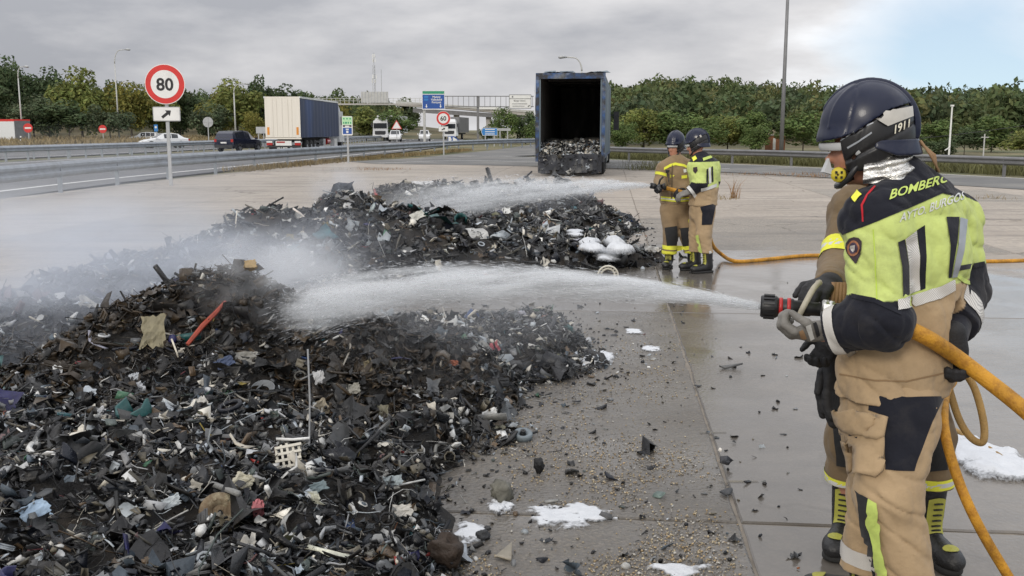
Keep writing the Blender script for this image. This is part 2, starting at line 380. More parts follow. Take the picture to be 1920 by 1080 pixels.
# roads -----------------------------------------------------------------
NEAR = [(-10.2, 8), (-12.2, 18), (-12.55, 24), (-12.75, 30), (-12.5, 35), (-11.3, 44), (-10.0, 53), (-8.6, 61), (-6.6, 71), (-4.3, 84), (-1.6, 93), (2.5, 101)]   # base line of the near guard rail
MED = [(-31, 30), (-29.9, 45), (-28.4, 56), (-27.4, 63), (-25.9, 76), (-23.2, 100), (-21.0, 125), (-20.5, 160), (-23.5, 210), (-30, 260)]
def off(pts, d):
    r = []
    for i, p in enumerate(pts):
        a = Vector(pts[max(i - 1, 0)]); b = Vector(pts[min(i + 1, len(pts) - 1)]); t = (b - a).normalized(); r.append((p[0] + t.y * d, p[1] - t.x * d))
    return r
def interp(pts, s):          # resample a polyline
    P = [Vector(p) for p in pts]; out = [P[0]]; acc = 0.
    for i in range(len(P) - 1):
        l = (P[i + 1] - P[i]).length; q = s - acc
        while q <= l: out.append(P[i].lerp(P[i + 1], q / l)); q += s
        acc = l - (q - s)
    return out
def smooth(pts, k=3):
    for _ in range(k):
        o = [pts[0]]
        for a, b in zip(pts[:-1], pts[1:]): o += [tuple(Vector(a) * .75 + Vector(b) * .25), tuple(Vector(a) * .25 + Vector(b) * .75)]
        pts = o + [pts[-1]]
    return pts
NEARs, MEDs = smooth(NEAR, 2), smooth(MED, 2)
main_r = smooth([(-10.6, 8), (-12.6, 18), (-13.1, 24), (-13.2, 30), (-13.0, 36), (-12.0, 45), (-11.0, 55), (-9.6, 70), (-7.6, 90), (-6.6, 125), (-7.5, 160), (-11, 210), (-18, 260)], 2)
def pair(a, b, n=40):
    def rs(p):
        P = [Vector(q) for q in p]; L = [0]
        for u, v in zip(P[:-1], P[1:]): L.append(L[-1] + (v - u).length)
        return [tuple(P[max(k - 1, 0)].lerp(P[k], 0 if k == 0 else (t - L[k - 1]) / (L[k] - L[k - 1] + 1e-9))) for t in np.linspace(0, L[-1], n) for k in [min(int(np.searchsorted(L, t)), len(P) - 1)]]
    return rs(a), rs(b)
a, b = pair(off(MEDs, .9), main_r); road = struct(strip('highway', a, b, .008, M_asph), 'grey asphalt motorway carriageway')
MED2 = off(MEDs, -2.6); FAR = off(MEDs, -14.5)
a, b = pair(FAR, MED2); road2 = struct(strip('opposite_carriageway', a, b, .008, M_asph), 'opposite motorway carriageway beyond the central rail')
ramp_l = smooth([(-9.0, 55), (-5.6, 64), (-3.0, 72), (-.5, 80), (3.2, 88), (8, 94)], 2)
ramp_r = smooth([(-7.0, 51), (-3.6, 50.4), (4.7, 45.6), (9.7, 40.4), (15.2, 29.2), (19.5, 18), (26, 4)], 2)
ramp_far = smooth([(-9.0, 55), (-4.0, 66), (0, 66), (6, 57.5), (12, 50), (17, 39.5), (21, 29), (26, 18), (34, 4)], 2)
a, b = pair(ramp_far, ramp_r); struct(strip('ramp_road', a, b, .012, M_asph2), 'pale asphalt ramp road curving round the lot')
a, b = pair([(-6, 61), (-3.4, 76), (-1.5, 86), (4, 130)], [(0, 65.5), (4, 72), (9, 85), (16, 130)]); struct(strip('exit_road', a, b, .014, M_asph2), 'exit road leading away behind the burnt trailer')
# road paint
def dashes(base, d, on, gap, w, start=0, parent=None, z=.014, nmax=99):
    line = interp(off(base, d), .5); k = int(start / .5); n1, n2 = int(on / .5), int(gap / .5) ; c = 0
    while k + n1 < len(line) and c < nmax:
        seg = [tuple(p) for p in line[k:k + n1 + 1]]
        struct(strip('lane_marking', off(seg, -w / 2), off(seg, w / 2), z, M_line, parent)); k += n1 + n2; c += 1
strip('edge_line', off(main_r, -1.55), off(main_r, -1.35), .014, M_line, road)
strip('edge_line', off(MEDs, 2.2), off(MEDs, 2.4), .014, M_line, road)
strip('edge_line', off(MED2, -1.), off(MED2, -1.2), .014, M_line, road2)
dashes(main_r, -5.2, 4.5, 8, .16, 2, road, nmax=14); dashes(main_r, -8.8, 4.5, 8, .16, 6, road, nmax=14)
strip('edge_line', ramp_far[6:-4], off(ramp_far, .16)[6:-4], .018, M_line)['kind'] = 'structure'
sm = interp(smooth([(-7.0, 52), (-3, 58), (3, 52), (10, 44.5)], 2), .5); struct(strip('lane_marking', [tuple(p) for p in sm], off([tuple(p) for p in sm], .14), .018, M_line))

# guard rails -------------------------------------------------------------
M_galv = mat('galvanised_steel', (.27, .30, .335), .48, .55, var=.22, scale=2.5, bump=.05, bscale=30, dirt=(.16, .15, .14, .5))
M_galv_d = mat('weathered_steel', (.20, .20, .205), .6, .35, var=.2, scale=2)
def guardrail(name, label, pts, every=4., h=.75, m=None, tall=1., face=1):
    m = m or M_galv; t = thing(name, label, 'guard rail', (pts[0][0], pts[0][1], 0)); o0 = Vector((pts[0][0], pts[0][1], 0))
    prof = [(.0, -.155), (.02, -.15), (.075, -.10), (.075, -.06), (.02, -.02), (.02, .02), (.075, .06), (.075, .10), (.02, .15), (.0, .155)]
    P = interp(pts, 1.0 if len(pts) > 3 else 2.0); P = [tuple(p) for p in P]; N_ = off(P, face); vs = []; fs = []; k = len(prof)
    for i, p in enumerate(P):
        n = Vector(N_[i]) - Vector(p)
        for (a, z) in prof: vs.append((p[0] + n.x * a * face - o0.x, p[1] + n.y * a * face - o0.y, h - .155 * tall + z * tall))
    for i in range(len(P) - 1):
        for j in range(k - 1): fs.append((i * k + j, i * k + j + 1, (i + 1) * k + j + 1, (i + 1) * k + j))
    me = bpy.data.meshes.new('rail'); me.from_pydata(vs, [], fs); me.update(); r = obj('rail', me, m, t)
    sd = r.modifiers.new('s', 'SOLIDIFY'); sd.thickness = .006
    pm = MB().box((0, 0, (h - .02) / 2 - .05), (.12, .055, h + .08)).mesh('post'); pm.materials.append(m)
    for i, p in enumerate(interp(pts, every)):
        q = obj('post', pm, None, t, (p.x - o0.x, p.y - o0.y, 0), (0, 0, random.uniform(-.05, .05) + .15))
        mbk = None
    return t
guardrail('guard_rail', 'grey steel guard rail along the edge of the concrete lot, beside the 80 sign', NEAR, 4.0, .86, tall=1.35, face=-1)
guardrail('guard_rail', 'long steel guard rail between the two motorway carriageways, near side', MED, 2.0, .8, face=1)
guardrail('guard_rail', 'steel guard rail facing the far motorway carriageway', [tuple(p) for p in off(MED, -2.2)], 4.0, .8, face=-1)
guardrail('guard_rail', 'weathered guard rail in front of the wooded hillside', [(3.5, 66), (7.5, 57.5), (13, 50.5), (18.2, 40), (22.4, 29), (27, 19)], 4.0, .72, M_galv_d, face=1)
guardrail('guard_rail', 'short guard rail by the blue direction signs', [(-2.5, 104), (1.0, 103), (5.5, 98), (9, 90)], 2.5, .8)

# hills and woods ---------------------------------------------------------
def hill(name, label, ctrl, d0, d1, m, seed=0):     # ctrl: (pixel x, ridge height m)
    xs = np.linspace(ctrl[0][0], ctrl[-1][0], 60); hs = np.interp(xs, [c[0] for c in ctrl], [c[1] for c in ctrl]); ds = np.linspace(0, 1, 24)
    V = []
    for x, hh in zip(xs, hs):
        for t in ds:
            d = d0 + (d1 - d0) * t; s = min(t / .62, 1.); z = hh * (s * s * (3 - 2 * s)) - .1
            V.append(((x - 960) / F * d, d, z))
    V = np.array(V); V[:, 2] += (fbm(V * .03 + seed, 3) - .5) * 2.0 * np.clip(V[:, 2] / 4, 0, 1)
    i, j = np.meshgrid(np.arange(59), np.arange(23), indexing='ij'); a = (i * 24 + j).ravel()
    o = obj(name, npmesh(name, V, np.stack([a, a + 24, a + 25, a + 1], 1), True), m); struct(o, label); return V.reshape(60, 24, 3)
M_hill = mat('hill_soil', (.14, .115, .06), .95, var=.3, scale=.06, col2=(.06, .065, .028), c2s=.05, bump=.6, bscale=1, space='World')
HR = hill('wooded_hill', 'wooded hillside beyond the ramp road', [(1060, 2.5), (1150, 6.6), (1300, 7.2), (1450, 6.2), (1600, 4.4), (1800, 4.8), (1930, 3.0), (2300, 4)], 92, 330, M_hill)
HL = hill('left_hill', 'wooded ridge behind the motorway trees', [(-300, 12), (0, 9.0), (200, 7.0), (400, 6.0), (560, 5.4), (700, 4.6), (760, 3.0), (850, 1.6), (930, .6)], 175, 300, M_hill, 5)
LEAFN = 0
def crown(n, rx, rz, clumps, leaf, tone, seed, zc=None, flat=.75, tvar=.25):  # leaf quads gathered in clumps
    r = np.random.default_rng(seed); zc = rz if zc is None else zc
    c = r.normal(size=(clumps, 3)); c /= np.linalg.norm(c, axis=1)[:, None]; c *= (r.random((clumps, 1)) ** .4) * .72
    cr = r.uniform(.22, .42, clumps); k = r.integers(0, clumps, n)
    d = r.normal(size=(n, 3)); d /= np.linalg.norm(d, axis=1)[:, None]
    rr = (.55 + .45 * r.random(n) ** .5) * cr[k]
    P = (c[k] + d * rr[:, None]); P *= np.array([rx, rx, rz]); P[:, 2] += zc
    nn = d + r.normal(size=(n, 3)) * .55 + np.array([0, 0, .35]); nn /= np.linalg.norm(nn, axis=1)[:, None]
    t = np.cross(nn, r.normal(size=(n, 3))); t /= np.linalg.norm(t, axis=1)[:, None]; b = np.cross(nn, t)
    s = leaf * r.uniform(.6, 1.35, n)[:, None]
    V = np.stack([P - t * s, P - b * s * .55, P + t * s, P + b * s * .55], 1).reshape(-1, 3)
    Fq = np.arange(4 * n).reshape(n, 4)
    cl = r.uniform(1 - tvar, 1 + tvar, clumps)[k] * r.uniform(.8, 1.2, n)
    C = np.asarray(tone)[None] * cl[:, None]; C[:, 0] *= r.uniform(.82, 1.05, n)
    return V, Fq, np.repeat(C, 4, 0)
M_leaf = mat('foliage', rough=.75, var=.1, scale=2, attr='Col', spec=.15)
M_bark = mat('bark', (.09, .075, .06), .9, var=.3, scale=6)
def translucent_leaf():
    nt = M_leaf.node_tree; N = nt.nodes; L = nt.links; b = N['Principled BSDF']; o = N['Material Output']
    t = N.new('ShaderNodeBsdfTranslucent'); src = b.inputs['Base Color'].links[0].from_socket; L.new(src, t.inputs[0]); mx = N.new('ShaderNodeMixShader'); mx.inputs[0].default_value = .25
    L.new(b.outputs[0], mx.inputs[1]); L.new(t.outputs[0], mx.inputs[2]); L.new(mx.outputs[0], o.inputs[0])
translucent_leaf()
def wood(name, label, H, count, seed, tmin, tmax, smin=1.3, smax=2.6):
    r = np.random.default_rng(seed); Vs = []; Fs = []; Cs = []; o = 0
    base = [crown(290, 1, .85, 12, .118, (1, 1, 1), seed + k) for k in range(5)]
    for q in range(count):
        i = r.integers(0, len(H) - 1); jf = tmin + (tmax - tmin) * r.random(); j = int(jf * 22)
        p = H[i, j] * (1 - (jf * 22 - j)) + H[i, j + 1] * (jf * 22 - j) + (H[i + 1, j] - H[i, j]) * r.random()
        V, Fq, C = base[q % 5]; s = r.uniform(smin, smax); a = r.random() * 6.28; c_, s_ = cos(a), sin(a)
        W = V.copy(); W[:, 0], W[:, 1] = V[:, 0] * c_ - V[:, 1] * s_, V[:, 0] * s_ + V[:, 1] * c_
        t = np.array([(.105, .130, .054), (.12, .138, .058), (.088, .112, .05), (.145, .142, .058), (.096, .118, .062)])[r.integers(0, 5)]
        Vs.append(W * s * np.array([1, 1, r.uniform(.85, 1.3)]) + p + np.array([0, 0, .2 * s])); Fs.append(Fq + o); o += len(V); Cs.append(C * t)
    ob = obj(name, npmesh(name, np.concatenate(Vs), np.concatenate(Fs), False, np.concatenate(Cs)), M_leaf); struct(ob, label, 'stuff'); return ob
wood('oak_wood', 'dense dark evergreen oak wood covering the hillside', HR, 880, 11, .06, .80, 1.9, 3.4)
wood('ridge_wood', 'dark wood along the ridge behind the motorway', HL[:53], 480, 12, .1, .72, 1.7, 3.2)
LV = {}
TONES = {'olive': (.19, .20, .06), 'green': (.135, .175, .06), 'dark': (.085, .11, .052), 'yellow': (.215, .19, .05), 'grey': (.10, .118, .066)}
def tree_mesh(kind, var):
    if (kind, var) in LV: return LV[kind, var]
    V, Fq, C = crown(3200, 1, 1, 26, .062, TONES[kind], hash((len(kind), ord(kind[0]), var)) % 9999, tvar=.34)
    me = npmesh('crown', V, Fq, False, C); me.materials.append(M_leaf)
    mb = MB(); r = random.Random(var)
    mb.tube([(0, 0, -.15), (.01, .01, .3), (.02, 0, .8), (0, .02, 1.3)], [.05, .04, .03, .012], 7)
    for k in range(6):
        z = r.uniform(.35, 1.0); a = r.random() * 6.28; l = r.uniform(.35, .65)
        mb.tube([(0, 0, z), (cos(a) * l * .5, sin(a) * l * .5, z + .2), (cos(a) * l, sin(a) * l, z + .45)], [.022, .014, .006], 5)
    tm = mb.mesh('trunk', True); tm.materials.append(M_bark); LV[kind, var] = (me, tm); return LV[kind, var]
ORD = ['first', 'second', 'third', 'fourth', 'fifth', 'sixth', 'seventh', 'eighth', 'ninth', 'tenth', 'eleventh', 'twelfth', 'thirteenth', 'fourteenth', 'fifteenth', 'sixteenth', 'seventeenth', 'eighteenth', 'nineteenth', 'twentieth', 'twenty-first', 'twenty-second', 'twenty-third', 'twenty-fourth', 'twenty-fifth', 'twenty-sixth', 'twenty-seventh', 'twenty-eighth']
WORDT = {'olive': 'olive green leafy', 'green': 'fresh green', 'dark': 'dark evergreen', 'yellow': 'yellowish autumn', 'grey': 'grey-green'}
def trees(lst, place, group):
    lst = sorted(lst); 
    for k, (px, ty, wpx, Y, kind) in enumerate(lst):
        x = (px - 960) / F * Y; top = atY(px, ty, Y).z; rx = wpx / 2 / F * Y * 1.15; h = top
        me, tm = tree_mesh(kind, k % 3)
        t = thing('tree', f'{WORDT[kind]} tree, {ORD[k]} from the left {place}', 'tree', (x, Y, 0), random.random() * 6.28, group)
        cr = obj('crown', me, None, t, (0, 0, h * .06)); cr.scale = (rx, rx, h * .5)
        tr = obj('trunk', tm, None, t); tr.scale = (h * .38, h * .38, h * .52)
trees([(-30, 150, 150, 150, 'dark'), (40, 108, 90, 165, 'dark'), (75, 175, 110, 150, 'grey'), (105, 128, 100, 170, 'dark'), (165, 128, 110, 158, 'olive'), (140, 190, 120, 148, 'dark'), (215, 190, 90, 148, 'grey'), (255, 146, 90, 160, 'yellow'),
       (300, 160, 90, 165, 'olive'), (345, 155, 90, 170, 'dark'), (400, 190, 80, 155, 'grey'), (452, 150, 120, 160, 'olive'), (420, 165, 90, 168, 'yellow'), (500, 140, 70, 165, 'dark'), (480, 205, 50, 150, 'yellow'), (545, 160, 90, 170, 'dark'), (690, 200, 90, 165, 'olive'), (740, 205, 80, 160, 'green'), (625, 180, 90, 175, 'yellow')],
      'in the belt beyond the motorway', 'trees in the belt beyond the motorway')
trees([(1165, 225, 70, 84, 'green'), (1205, 192, 105, 88, 'olive'), (1262, 205, 110, 86, 'green'), (1310, 212, 100, 80, 'green'), (1360, 208, 110, 88, 'olive'), (1405, 205, 90, 84, 'green'), (1412, 232, 60, 76, 'green'), (1500, 210, 110, 84, 'green'), (1548, 225, 70, 78, 'green'),
       (1600, 238, 80, 74, 'dark'), (1680, 235, 90, 74, 'green'), (1745, 222, 90, 80, 'green'), (1800, 240, 80, 72, 'dark'), (1850, 214, 120, 80, 'green'), (1915, 245, 110, 66, 'olive'), (1760, 262, 70, 62, 'dark')],
      'in the row behind the weathered guard rail', 'trees behind the weathered guard rail')
trees([(945, 203, 58, 125, 'green'), (985, 208, 60, 128, 'dark'), (1010, 220, 60, 120, 'green'), (915, 236, 36, 135, 'dark')], 'in the clump behind the blue signs', 'trees behind the blue signs')
# dry grass on the motorway verge and under the rails
def blades(name, label, pts, h, m, w=.02, lean=.35, group=None):
    n = len(pts); r = rng; a = r.random(n) * 6.28; hh = h * r.uniform(.5, 1.3, n); b = np.asarray(pts, float)
    d = np.stack([np.cos(a), np.sin(a), np.zeros(n)], 1) * (w * r.uniform(.5, 1.4, n))[:, None]; ln = r.normal(size=(n, 3)) * np.array([lean, lean, 0]) * hh[:, None]
    mid = b + ln * .4 + np.array([0, 0, 1]) * (hh * .6)[:, None]; tip = b + ln + np.array([0, 0, 1]) * hh[:, None]
    V = np.stack([b - d, b + d, mid + d * .7, mid - d * .7, tip], 1).reshape(-1, 3); k = np.arange(n)[:, None] * 5
    Fq = np.concatenate([k + np.array([0, 1, 2]), k + np.array([0, 2, 3]), k + np.array([3, 2, 4])])
    o = obj(name, npmesh(name, V, Fq), m); return o
M_straw = mat('dry_straw', (.23, .175, .085), .9, var=.4, scale=.8, space='World')
M_weed = mat('weed_green', (.115, .115, .045), .9, var=.4, scale=.8, space='World')
fp = np.array([(p.x, p.y) for p in interp(off(MEDs, -15.5), .5)]); k = rng.integers(0, len(fp), 19000)
pts = np.concatenate([fp[k] + np.stack([-rng.random(19000) ** 1.4 * 45, rng.normal(size=19000) * 3], 1), np.zeros((19000, 1))], 1)
struct(blades('verge_grass', '', pts[pts[:, 1] > 40], .75, M_straw, .09), 'tall dry straw grass on the motorway verge', 'stuff')
rp = np.array([(p.x, p.y) for p in interp([(3.5, 68), (7.5, 59.5), (13, 52.5), (18.6, 41.5), (23.4, 29.5), (28, 19)], .3)]); k = rng.integers(0, len(rp), 14000)
pts = np.concatenate([rp[k] + np.abs(rng.normal(size=(14000, 2))) * np.array([1.8, .9]), np.zeros((14000, 1)) - .05], 1)
struct(blades('roadside_grass', '', pts, .42, M_weed, .03), 'green and straw grass under the weathered guard rail', 'stuff')
rp = np.array([(p.x, p.y) for p in interp([(-11.6, 42), (-9.9, 53), (-8.4, 61), (-6.2, 71), (-3.9, 84)], .3)]); k = rng.integers(0, len(rp), 5000)
pts = np.concatenate([rp[k] + rng.normal(size=(5000, 2)) * .35, np.zeros((5000, 1))], 1)
struct(blades('railside_grass', '', pts, .22, M_straw, .02), 'low straw grass along the lot guard rail', 'stuff')
# ------------------------------------------------------------------ signs, lamps, gantry, bridge
M_white = mat('sign_white', (.78, .78, .76), .45, var=.06, scale=4, dirt=(.5, .48, .44, .25))
M_red = mat('sign_red', (.62, .035, .03), .4, var=.08, scale=5)
M_black = mat('sign_black', (.015, .015, .016), .5, var=.1)
M_blue = mat('sign_blue', (.02, .085, .33), .45, var=.08)
M_lblue = mat('sign_light_blue', (.03, .20, .52), .45, var=.08)
M_green = mat('sign_green', (.03, .30, .16), .45, var=.08)
M_pgreen = mat('sign_pale_green', (.45, .72, .42), .5, var=.08)
M_alu = mat('aluminium_grey', (.42, .43, .44), .5, .4, var=.12, scale=3)
M_pole = mat('painted_pole', (.50, .50, .48), .55, .15, var=.1, scale=3, dirt=(.3, .28, .25, .4))
M_concrete = mat('bridge_concrete', (.42, .40, .37), .85, var=.15, scale=.6, bump=.2, bscale=10)
M_dark = mat('dark_metal', (.035, .036, .04), .55, .2, var=.2)
M_tyre = mat('tyre_rubber', (.02, .02, .021), .85, var=.2, scale=12)
M_glass = mat('car_glass', (.015, .018, .022), .08, spec=.7, var=.05)
M_rim = mat('wheel_rim', (.42, .43, .45), .4, .7, var=.1)
M_lred = mat('tail_light_red', (.42, .02, .015), .25, var=.05, coat=.5)
M_lamp = mat('clear_lamp', (.75, .75, .73), .2, var=.05, coat=.5)
M_orange = mat('orange_reflector', (.72, .28, .04), .4, var=.1)
def FM(loc, yaw=0.):          # face plane: x to the right, y up, z to the viewer
    return Matrix.Translation(loc) @ Matrix.Rotation(yaw, 4, 'Z') @ Matrix(((1, 0, 0, 0), (0, 0, -1, 0), (0, 1, 0, 0), (0, 0, 0, 1)))
def disc(r, n=40): return [(r * cos(2 * pi * i / n), r * sin(2 * pi * i / n)) for i in range(n)]
def rect(w, h, r=0, n=4):
    if r <= 0: return [(-w / 2, -h / 2), (w / 2, -h / 2), (w / 2, h / 2), (-w / 2, h / 2)]
    return [(sx * (w / 2 - r) + r * cos(a0 + pi / 2 * i / n), sy * (h / 2 - r) + r * sin(a0 + pi / 2 * i / n)) for sx, sy, a0 in ((1, 1, 0), (-1, 1, pi / 2), (-1, -1, pi), (1, -1, 3 * pi / 2)) for i in range(n + 1)]
def plate(name, poly, M, m, parent, th=.02, dz=0.):
    return obj(name, MB().prism(poly, M @ Matrix.Translation((0, 0, dz)), th), m, parent)
ARROW = [(-.5, -.12), (.1, -.12), (.1, -.32), (.5, 0), (.1, .32), (.1, .12), (-.5, .12)]
def rotp(poly, a, s=1., dx=0, dy=0): return [((x * cos(a) - y * sin(a)) * s + dx, (x * sin(a) + y * cos(a)) * s + dy) for x, y in poly]
def post(parent, h, w=.09, m=None, x=0, y=.05): return obj('post', MB().box((x, y, h / 2 - .1), (w, w * .6, h + .2)), m or M_alu, parent)
def limit_sign(label, px, by, cy, rpx, txt, plate_dir, yaw=0.):
    b = G(px, by); t = thing('speed_limit_sign', label, 'road sign', b, yaw); s = F / (b.y * cos(PITCH) + CH * sin(PITCH)); R = rpx / s; zc = atY(px, cy, b.y).z
    post(t, zc + R * .5, .1)
    plate('sign_disc', disc(R), FM((0, 0, zc)), M_white, t, .03); plate('red_ring', disc(R * .965), FM((0, 0, zc)), M_red, t, .03, .004)
    plate('white_field', disc(R * .70), FM((0, 0, zc)), M_white, t, .03, .008)
    text_on(t, txt, FM((0, -.042, zc - R * .30)), R * .60, M_black, bold=.035, name='numerals')
    pz = zc - R * 1.48; plate('arrow_plate', rect(R * 1.36, R * .72, R * .06), FM((0, 0, pz)), M_alu, t, .02)
    plate('plate_face', rect(R * 1.28, R * .64, R * .05), FM((0, 0, pz)), M_white, t, .02, .004)
    plate('arrow', rotp(ARROW, plate_dir, R * .58), FM((0, 0, pz)), M_black, t, .02, .008)
    return t
limit_sign('round 80 speed limit sign with arrow plate on the grey post by the lot', 320, 348, 158, 36.5, '80', radians(38), radians(4))
limit_sign('round 60 speed limit sign with small arrow plate by the exit road', 832, 290, 222, 13.2, '60', radians(30))
def no_entry(label, px, by, cy, rpx, Y=None):
    b = G(px, by); t = thing('no_entry_sign', label, 'road sign', b); zc = atY(px, cy, b.y).z; R = rpx * b.y / F
    post(t, zc, .1); plate('sign_disc', disc(R), FM((0, 0, zc)), M_red, t, .03); plate('white_bar', rect(R * 1.4, R * .36), FM((0, 0, zc)), M_white, t, .03, .005)
no_entry('red no entry sign beside the white and red trailer', 55, 271, 240, 8.5)
no_entry('red no entry sign on the grass, alone beneath the tall lamp post', 194, 266, 242, 7.5)
b = G(392, 270); t = thing('road_sign', 'grey back of a round road sign on a post', 'road sign', b); zc = atY(392, 229, b.y).z; R = 9.5 * b.y / F
plate('sign_disc', disc(R), FM((0, 0, zc)), M_alu, t, .04); post(t, zc + R, .1, y=-.06); obj('brace', MB().box((0, -.06, zc), (R * 1.9, .03, .06)), M_alu, t)
b = G(294, 268); t = thing('road_sign', 'small blue sign on a thin post near the white car', 'road sign', b); zc = atY(294, 240, b.y).z
plate('panel', rect(.5, .9), FM((0, 0, zc)), M_lblue, t, .03); plate('symbol', disc(.15, 16), FM((0, 0, zc + .1)), M_white, t, .03, .005); post(t, zc, .08)
b = G(653, 306); t = thing('service_sign', 'green and white service panel with blue lower field on a post', 'road sign', b); zc = atY(653, 236, b.y).z; s = b.y / F
post(t, zc, .1)
plate('panel', rect(19.5 * s, 35 * s, .06), FM((0, 0, zc)), M_white, t, .03)
plate('green_panel', rect(18 * s, 14 * s), FM((0, 0, zc + 9.3 * s)), M_pgreen, t, .03, .005)
for i in range(3): plate('pictogram', disc(1.5 * s, 8), FM(((-5.8 + 5.8 * i) * s, 0, zc + 13 * s)), M_green, t, .03, .009)
for i in range(4): plate('pictogram', rect((2 if i != 1 else 3.4) * s, 3.2 * s), FM(((-6.4 + 4.3 * i) * s, 0, zc + 5.6 * s)), M_green, t, .03, .009)
plate('dark_band', rect(16 * s, 3.2 * s), FM((0, 0, zc - .2 * s)), M_black, t, .03, .005)
plate('white_strip', rect(8 * s, 2 * s), FM((0, 0, zc - .7 * s)), M_white, t, .03, .009)
plate('blue_panel', rect(16.5 * s, 11.5 * s), FM((0, 0, zc - 9.2 * s)), M_blue, t, .03, .005)
plate('white_mark', rect(5.5 * s, 2 * s), FM((0, 0, zc - 6.2 * s)), M_white, t, .03, .009); plate('white_mark', rect(4 * s, 4.4 * s), FM((0, 0, zc - 11 * s)), M_white, t, .03, .009)
b = Vector(atY(744, 255, 140)); t = thing('warning_sign', 'white triangular warning sign by the far motorway lanes', 'road sign', (b.x, 140, 0)); z0 = atY(744, 242, 140).z
plate('triangle', [(-.75, 0), (.75, 0), (0, 1.25)], FM((0, 0, z0)), M_red, t, .03); plate('triangle_face', [(-.6, .07), (.6, .07), (0, 1.07)], FM((0, 0, z0)), M_white, t, .03, .005); post(t, z0 + .2, .1)
b = G(850, 275); t = thing('gore_sign', 'blue and white divergence marker at the exit nose', 'road sign', b, .2); z0 = atY(848, 262, b.y).z; s = b.y / F
post(t, z0, .1, x=-.3); post(t, z0, .1, x=.3)
plate('panel', [(-10 * s, -6.5 * s), (2 * s, -6.5 * s), (11 * s, -1 * s), (2 * s, 6.5 * s), (-10 * s, 6.5 * s)], FM((0, 0, z0)), M_blue, t, .03)
plate('chevron', [(-9 * s, -5.5 * s), (-5 * s, -5.5 * s), (-3 * s, 0), (-5 * s, 5.5 * s), (-9 * s, 5.5 * s)], FM((0, 0, z0)), M_white, t, .03, .005); plate('chevron', [(-1 * s, -5 * s), (1 * s, -5 * s), (8 * s, -.5 * s), (1 * s, 4.5 * s), (-1 * s, 4.5 * s)], FM((0, 0, z0)), M_white, t, .03, .005)
def dir_sign(label, px, py, w, h, m, Y, lines, legs):
    x = (px - 960) / F * Y; zc = atY(px, py, Y).z; s = Y / F; t = thing('direction_sign', label, 'road sign', (x, Y, 0)); W, H = w * s, h * s
    for l in legs: post(t, zc, .12, x=l * W)
    pl = [(-W * .5, 0), (-W * .42, -H / 2), (W / 2, -H / 2), (W / 2, H / 2), (-W * .42, H / 2)]
    plate('panel', pl, FM((0, 0, zc)), M_white, t, .04); plate('panel_face', [(x * .96, y * .9) for x, y in pl], FM((0, 0, zc)), m, t, .04, .006)
    for i in range(lines): plate('text_line', rect(W * .6, H * .1), FM((.04 * W, 0, zc + H * (.5 - (i + .7) / (lines + .4)))), M_white, t, .04, .012)
dir_sign('blue arrow shaped direction sign on two posts near the ramp', 918, 247, 30, 14, M_lblue, 108, 3, (-.25, .3))
dir_sign('narrow pale direction sign beside the blue arrow sign', 945, 243, 24, 4.5, M_alu, 110, 0, (-.3, .28))
b = (495 - 960) / F * 115; t = thing('sign_board', 'small grey sign board between the dark car and white lorry', 'road sign', (b, 115, 0)); z0 = atY(495, 244, 115).z
plate('panel', rect(1.1, .75), FM((0, 0, z0)), M_alu, t, .05); post(t, z0, .1, x=-.3); post(t, z0, .1, x=.3)
b = G(40, 272); t = thing('marker_post', 'white roadside marker post with black band', 'marker post', b); obj('shaft', MB().box((0, 0, .5), (.14, .1, 1.05)), M_white, t); obj('black_band', MB().box((0, -.003, .75), (.145, .105, .2)), M_black, t)

def lamp_post(label, px, Y, h, arm, dirx, m=None, head=True, base_z=0.):
    x = (px - 960) / F * Y; t = thing('street_lamp', label, 'street lamp', (x, Y, base_z)); m = m or M_pole
    obj('pole', MB().tube([(0, 0, -.3), (0, 0, h * .45), (0, 0, h * .84)], [.13, .10, .075], 10), m, t, smooth=True)
    pts = [(0, 0, h * .84)] + [(dirx * arm * .55 * (1 - cos(a)), 0, h * .84 + h * .145 * sin(a)) for a in np.linspace(.2, pi / 2, 7)] + [(dirx * arm, 0, h * .99)]
    obj('arm', MB().tube(pts, [.075] * 3 + [.06] * (len(pts) - 3), 8), m, t, smooth=True)
    if head: obj('lamp_head', MB().tube([(dirx * arm * .97, 0, h * .99 - .02), (dirx * (arm + .25), 0, h * .99 + .03), (dirx * (arm + .6), 0, h * .99), (dirx * (arm + .75), 0, h * .99 - .05)], [.06, .15, .17, .06], 10), M_alu, t, smooth=True)
lamp_post('tall curved street lamp behind the 80 sign', 232, 150, 13.6, 1.7, 1)
lamp_post('curved street lamp beside the white and red trailer', 53, 142, 10.6, .9, 1)
lamp_post('slender curved street lamp above the dark car', 448, 144, 8.3, 1.6, 1)
lamp_post('curved street lamp rising behind the burnt trailer', 1088, 92, 8.35, 1.4, -1)
t = thing('lamp_mast', 'tall grey lamp mast behind the weathered guard rail', 'street lamp', ((1460 - 960) / F * 57, 57, 0))
obj('pole', MB().tube([(0, 0, -.3), (0, 0, 4), (0, 0, 12.5)], [.13, .11, .075], 12), M_galv_d, t, smooth=True); obj('arm', MB().tube([(0, 0, 12.4), (-.5, 0, 12.8), (-1.4, 0, 12.9)], .06, 8), M_galv_d, t); obj('lamp_head', MB().box((-1.7, 0, 12.88), (.7, .3, .14), taper=(.8, .7)), M_alu, t)
t = thing('camera_post', 'slim white post with a side bracket among the hillside trees', 'post', ((1772 - 960) / F * 58, 58, 0)); obj('shaft', MB().tube([(0, 0, -.2), (0, 0, 3.1)], [.06, .045], 8), M_white, t); obj('cap', MB().box((0, 0, 3.12), (.16, .16, .1)), M_white, t); obj('bracket', MB().bar((0, -.05, .75), (-.28, -.05, .55), .05), M_white, t)
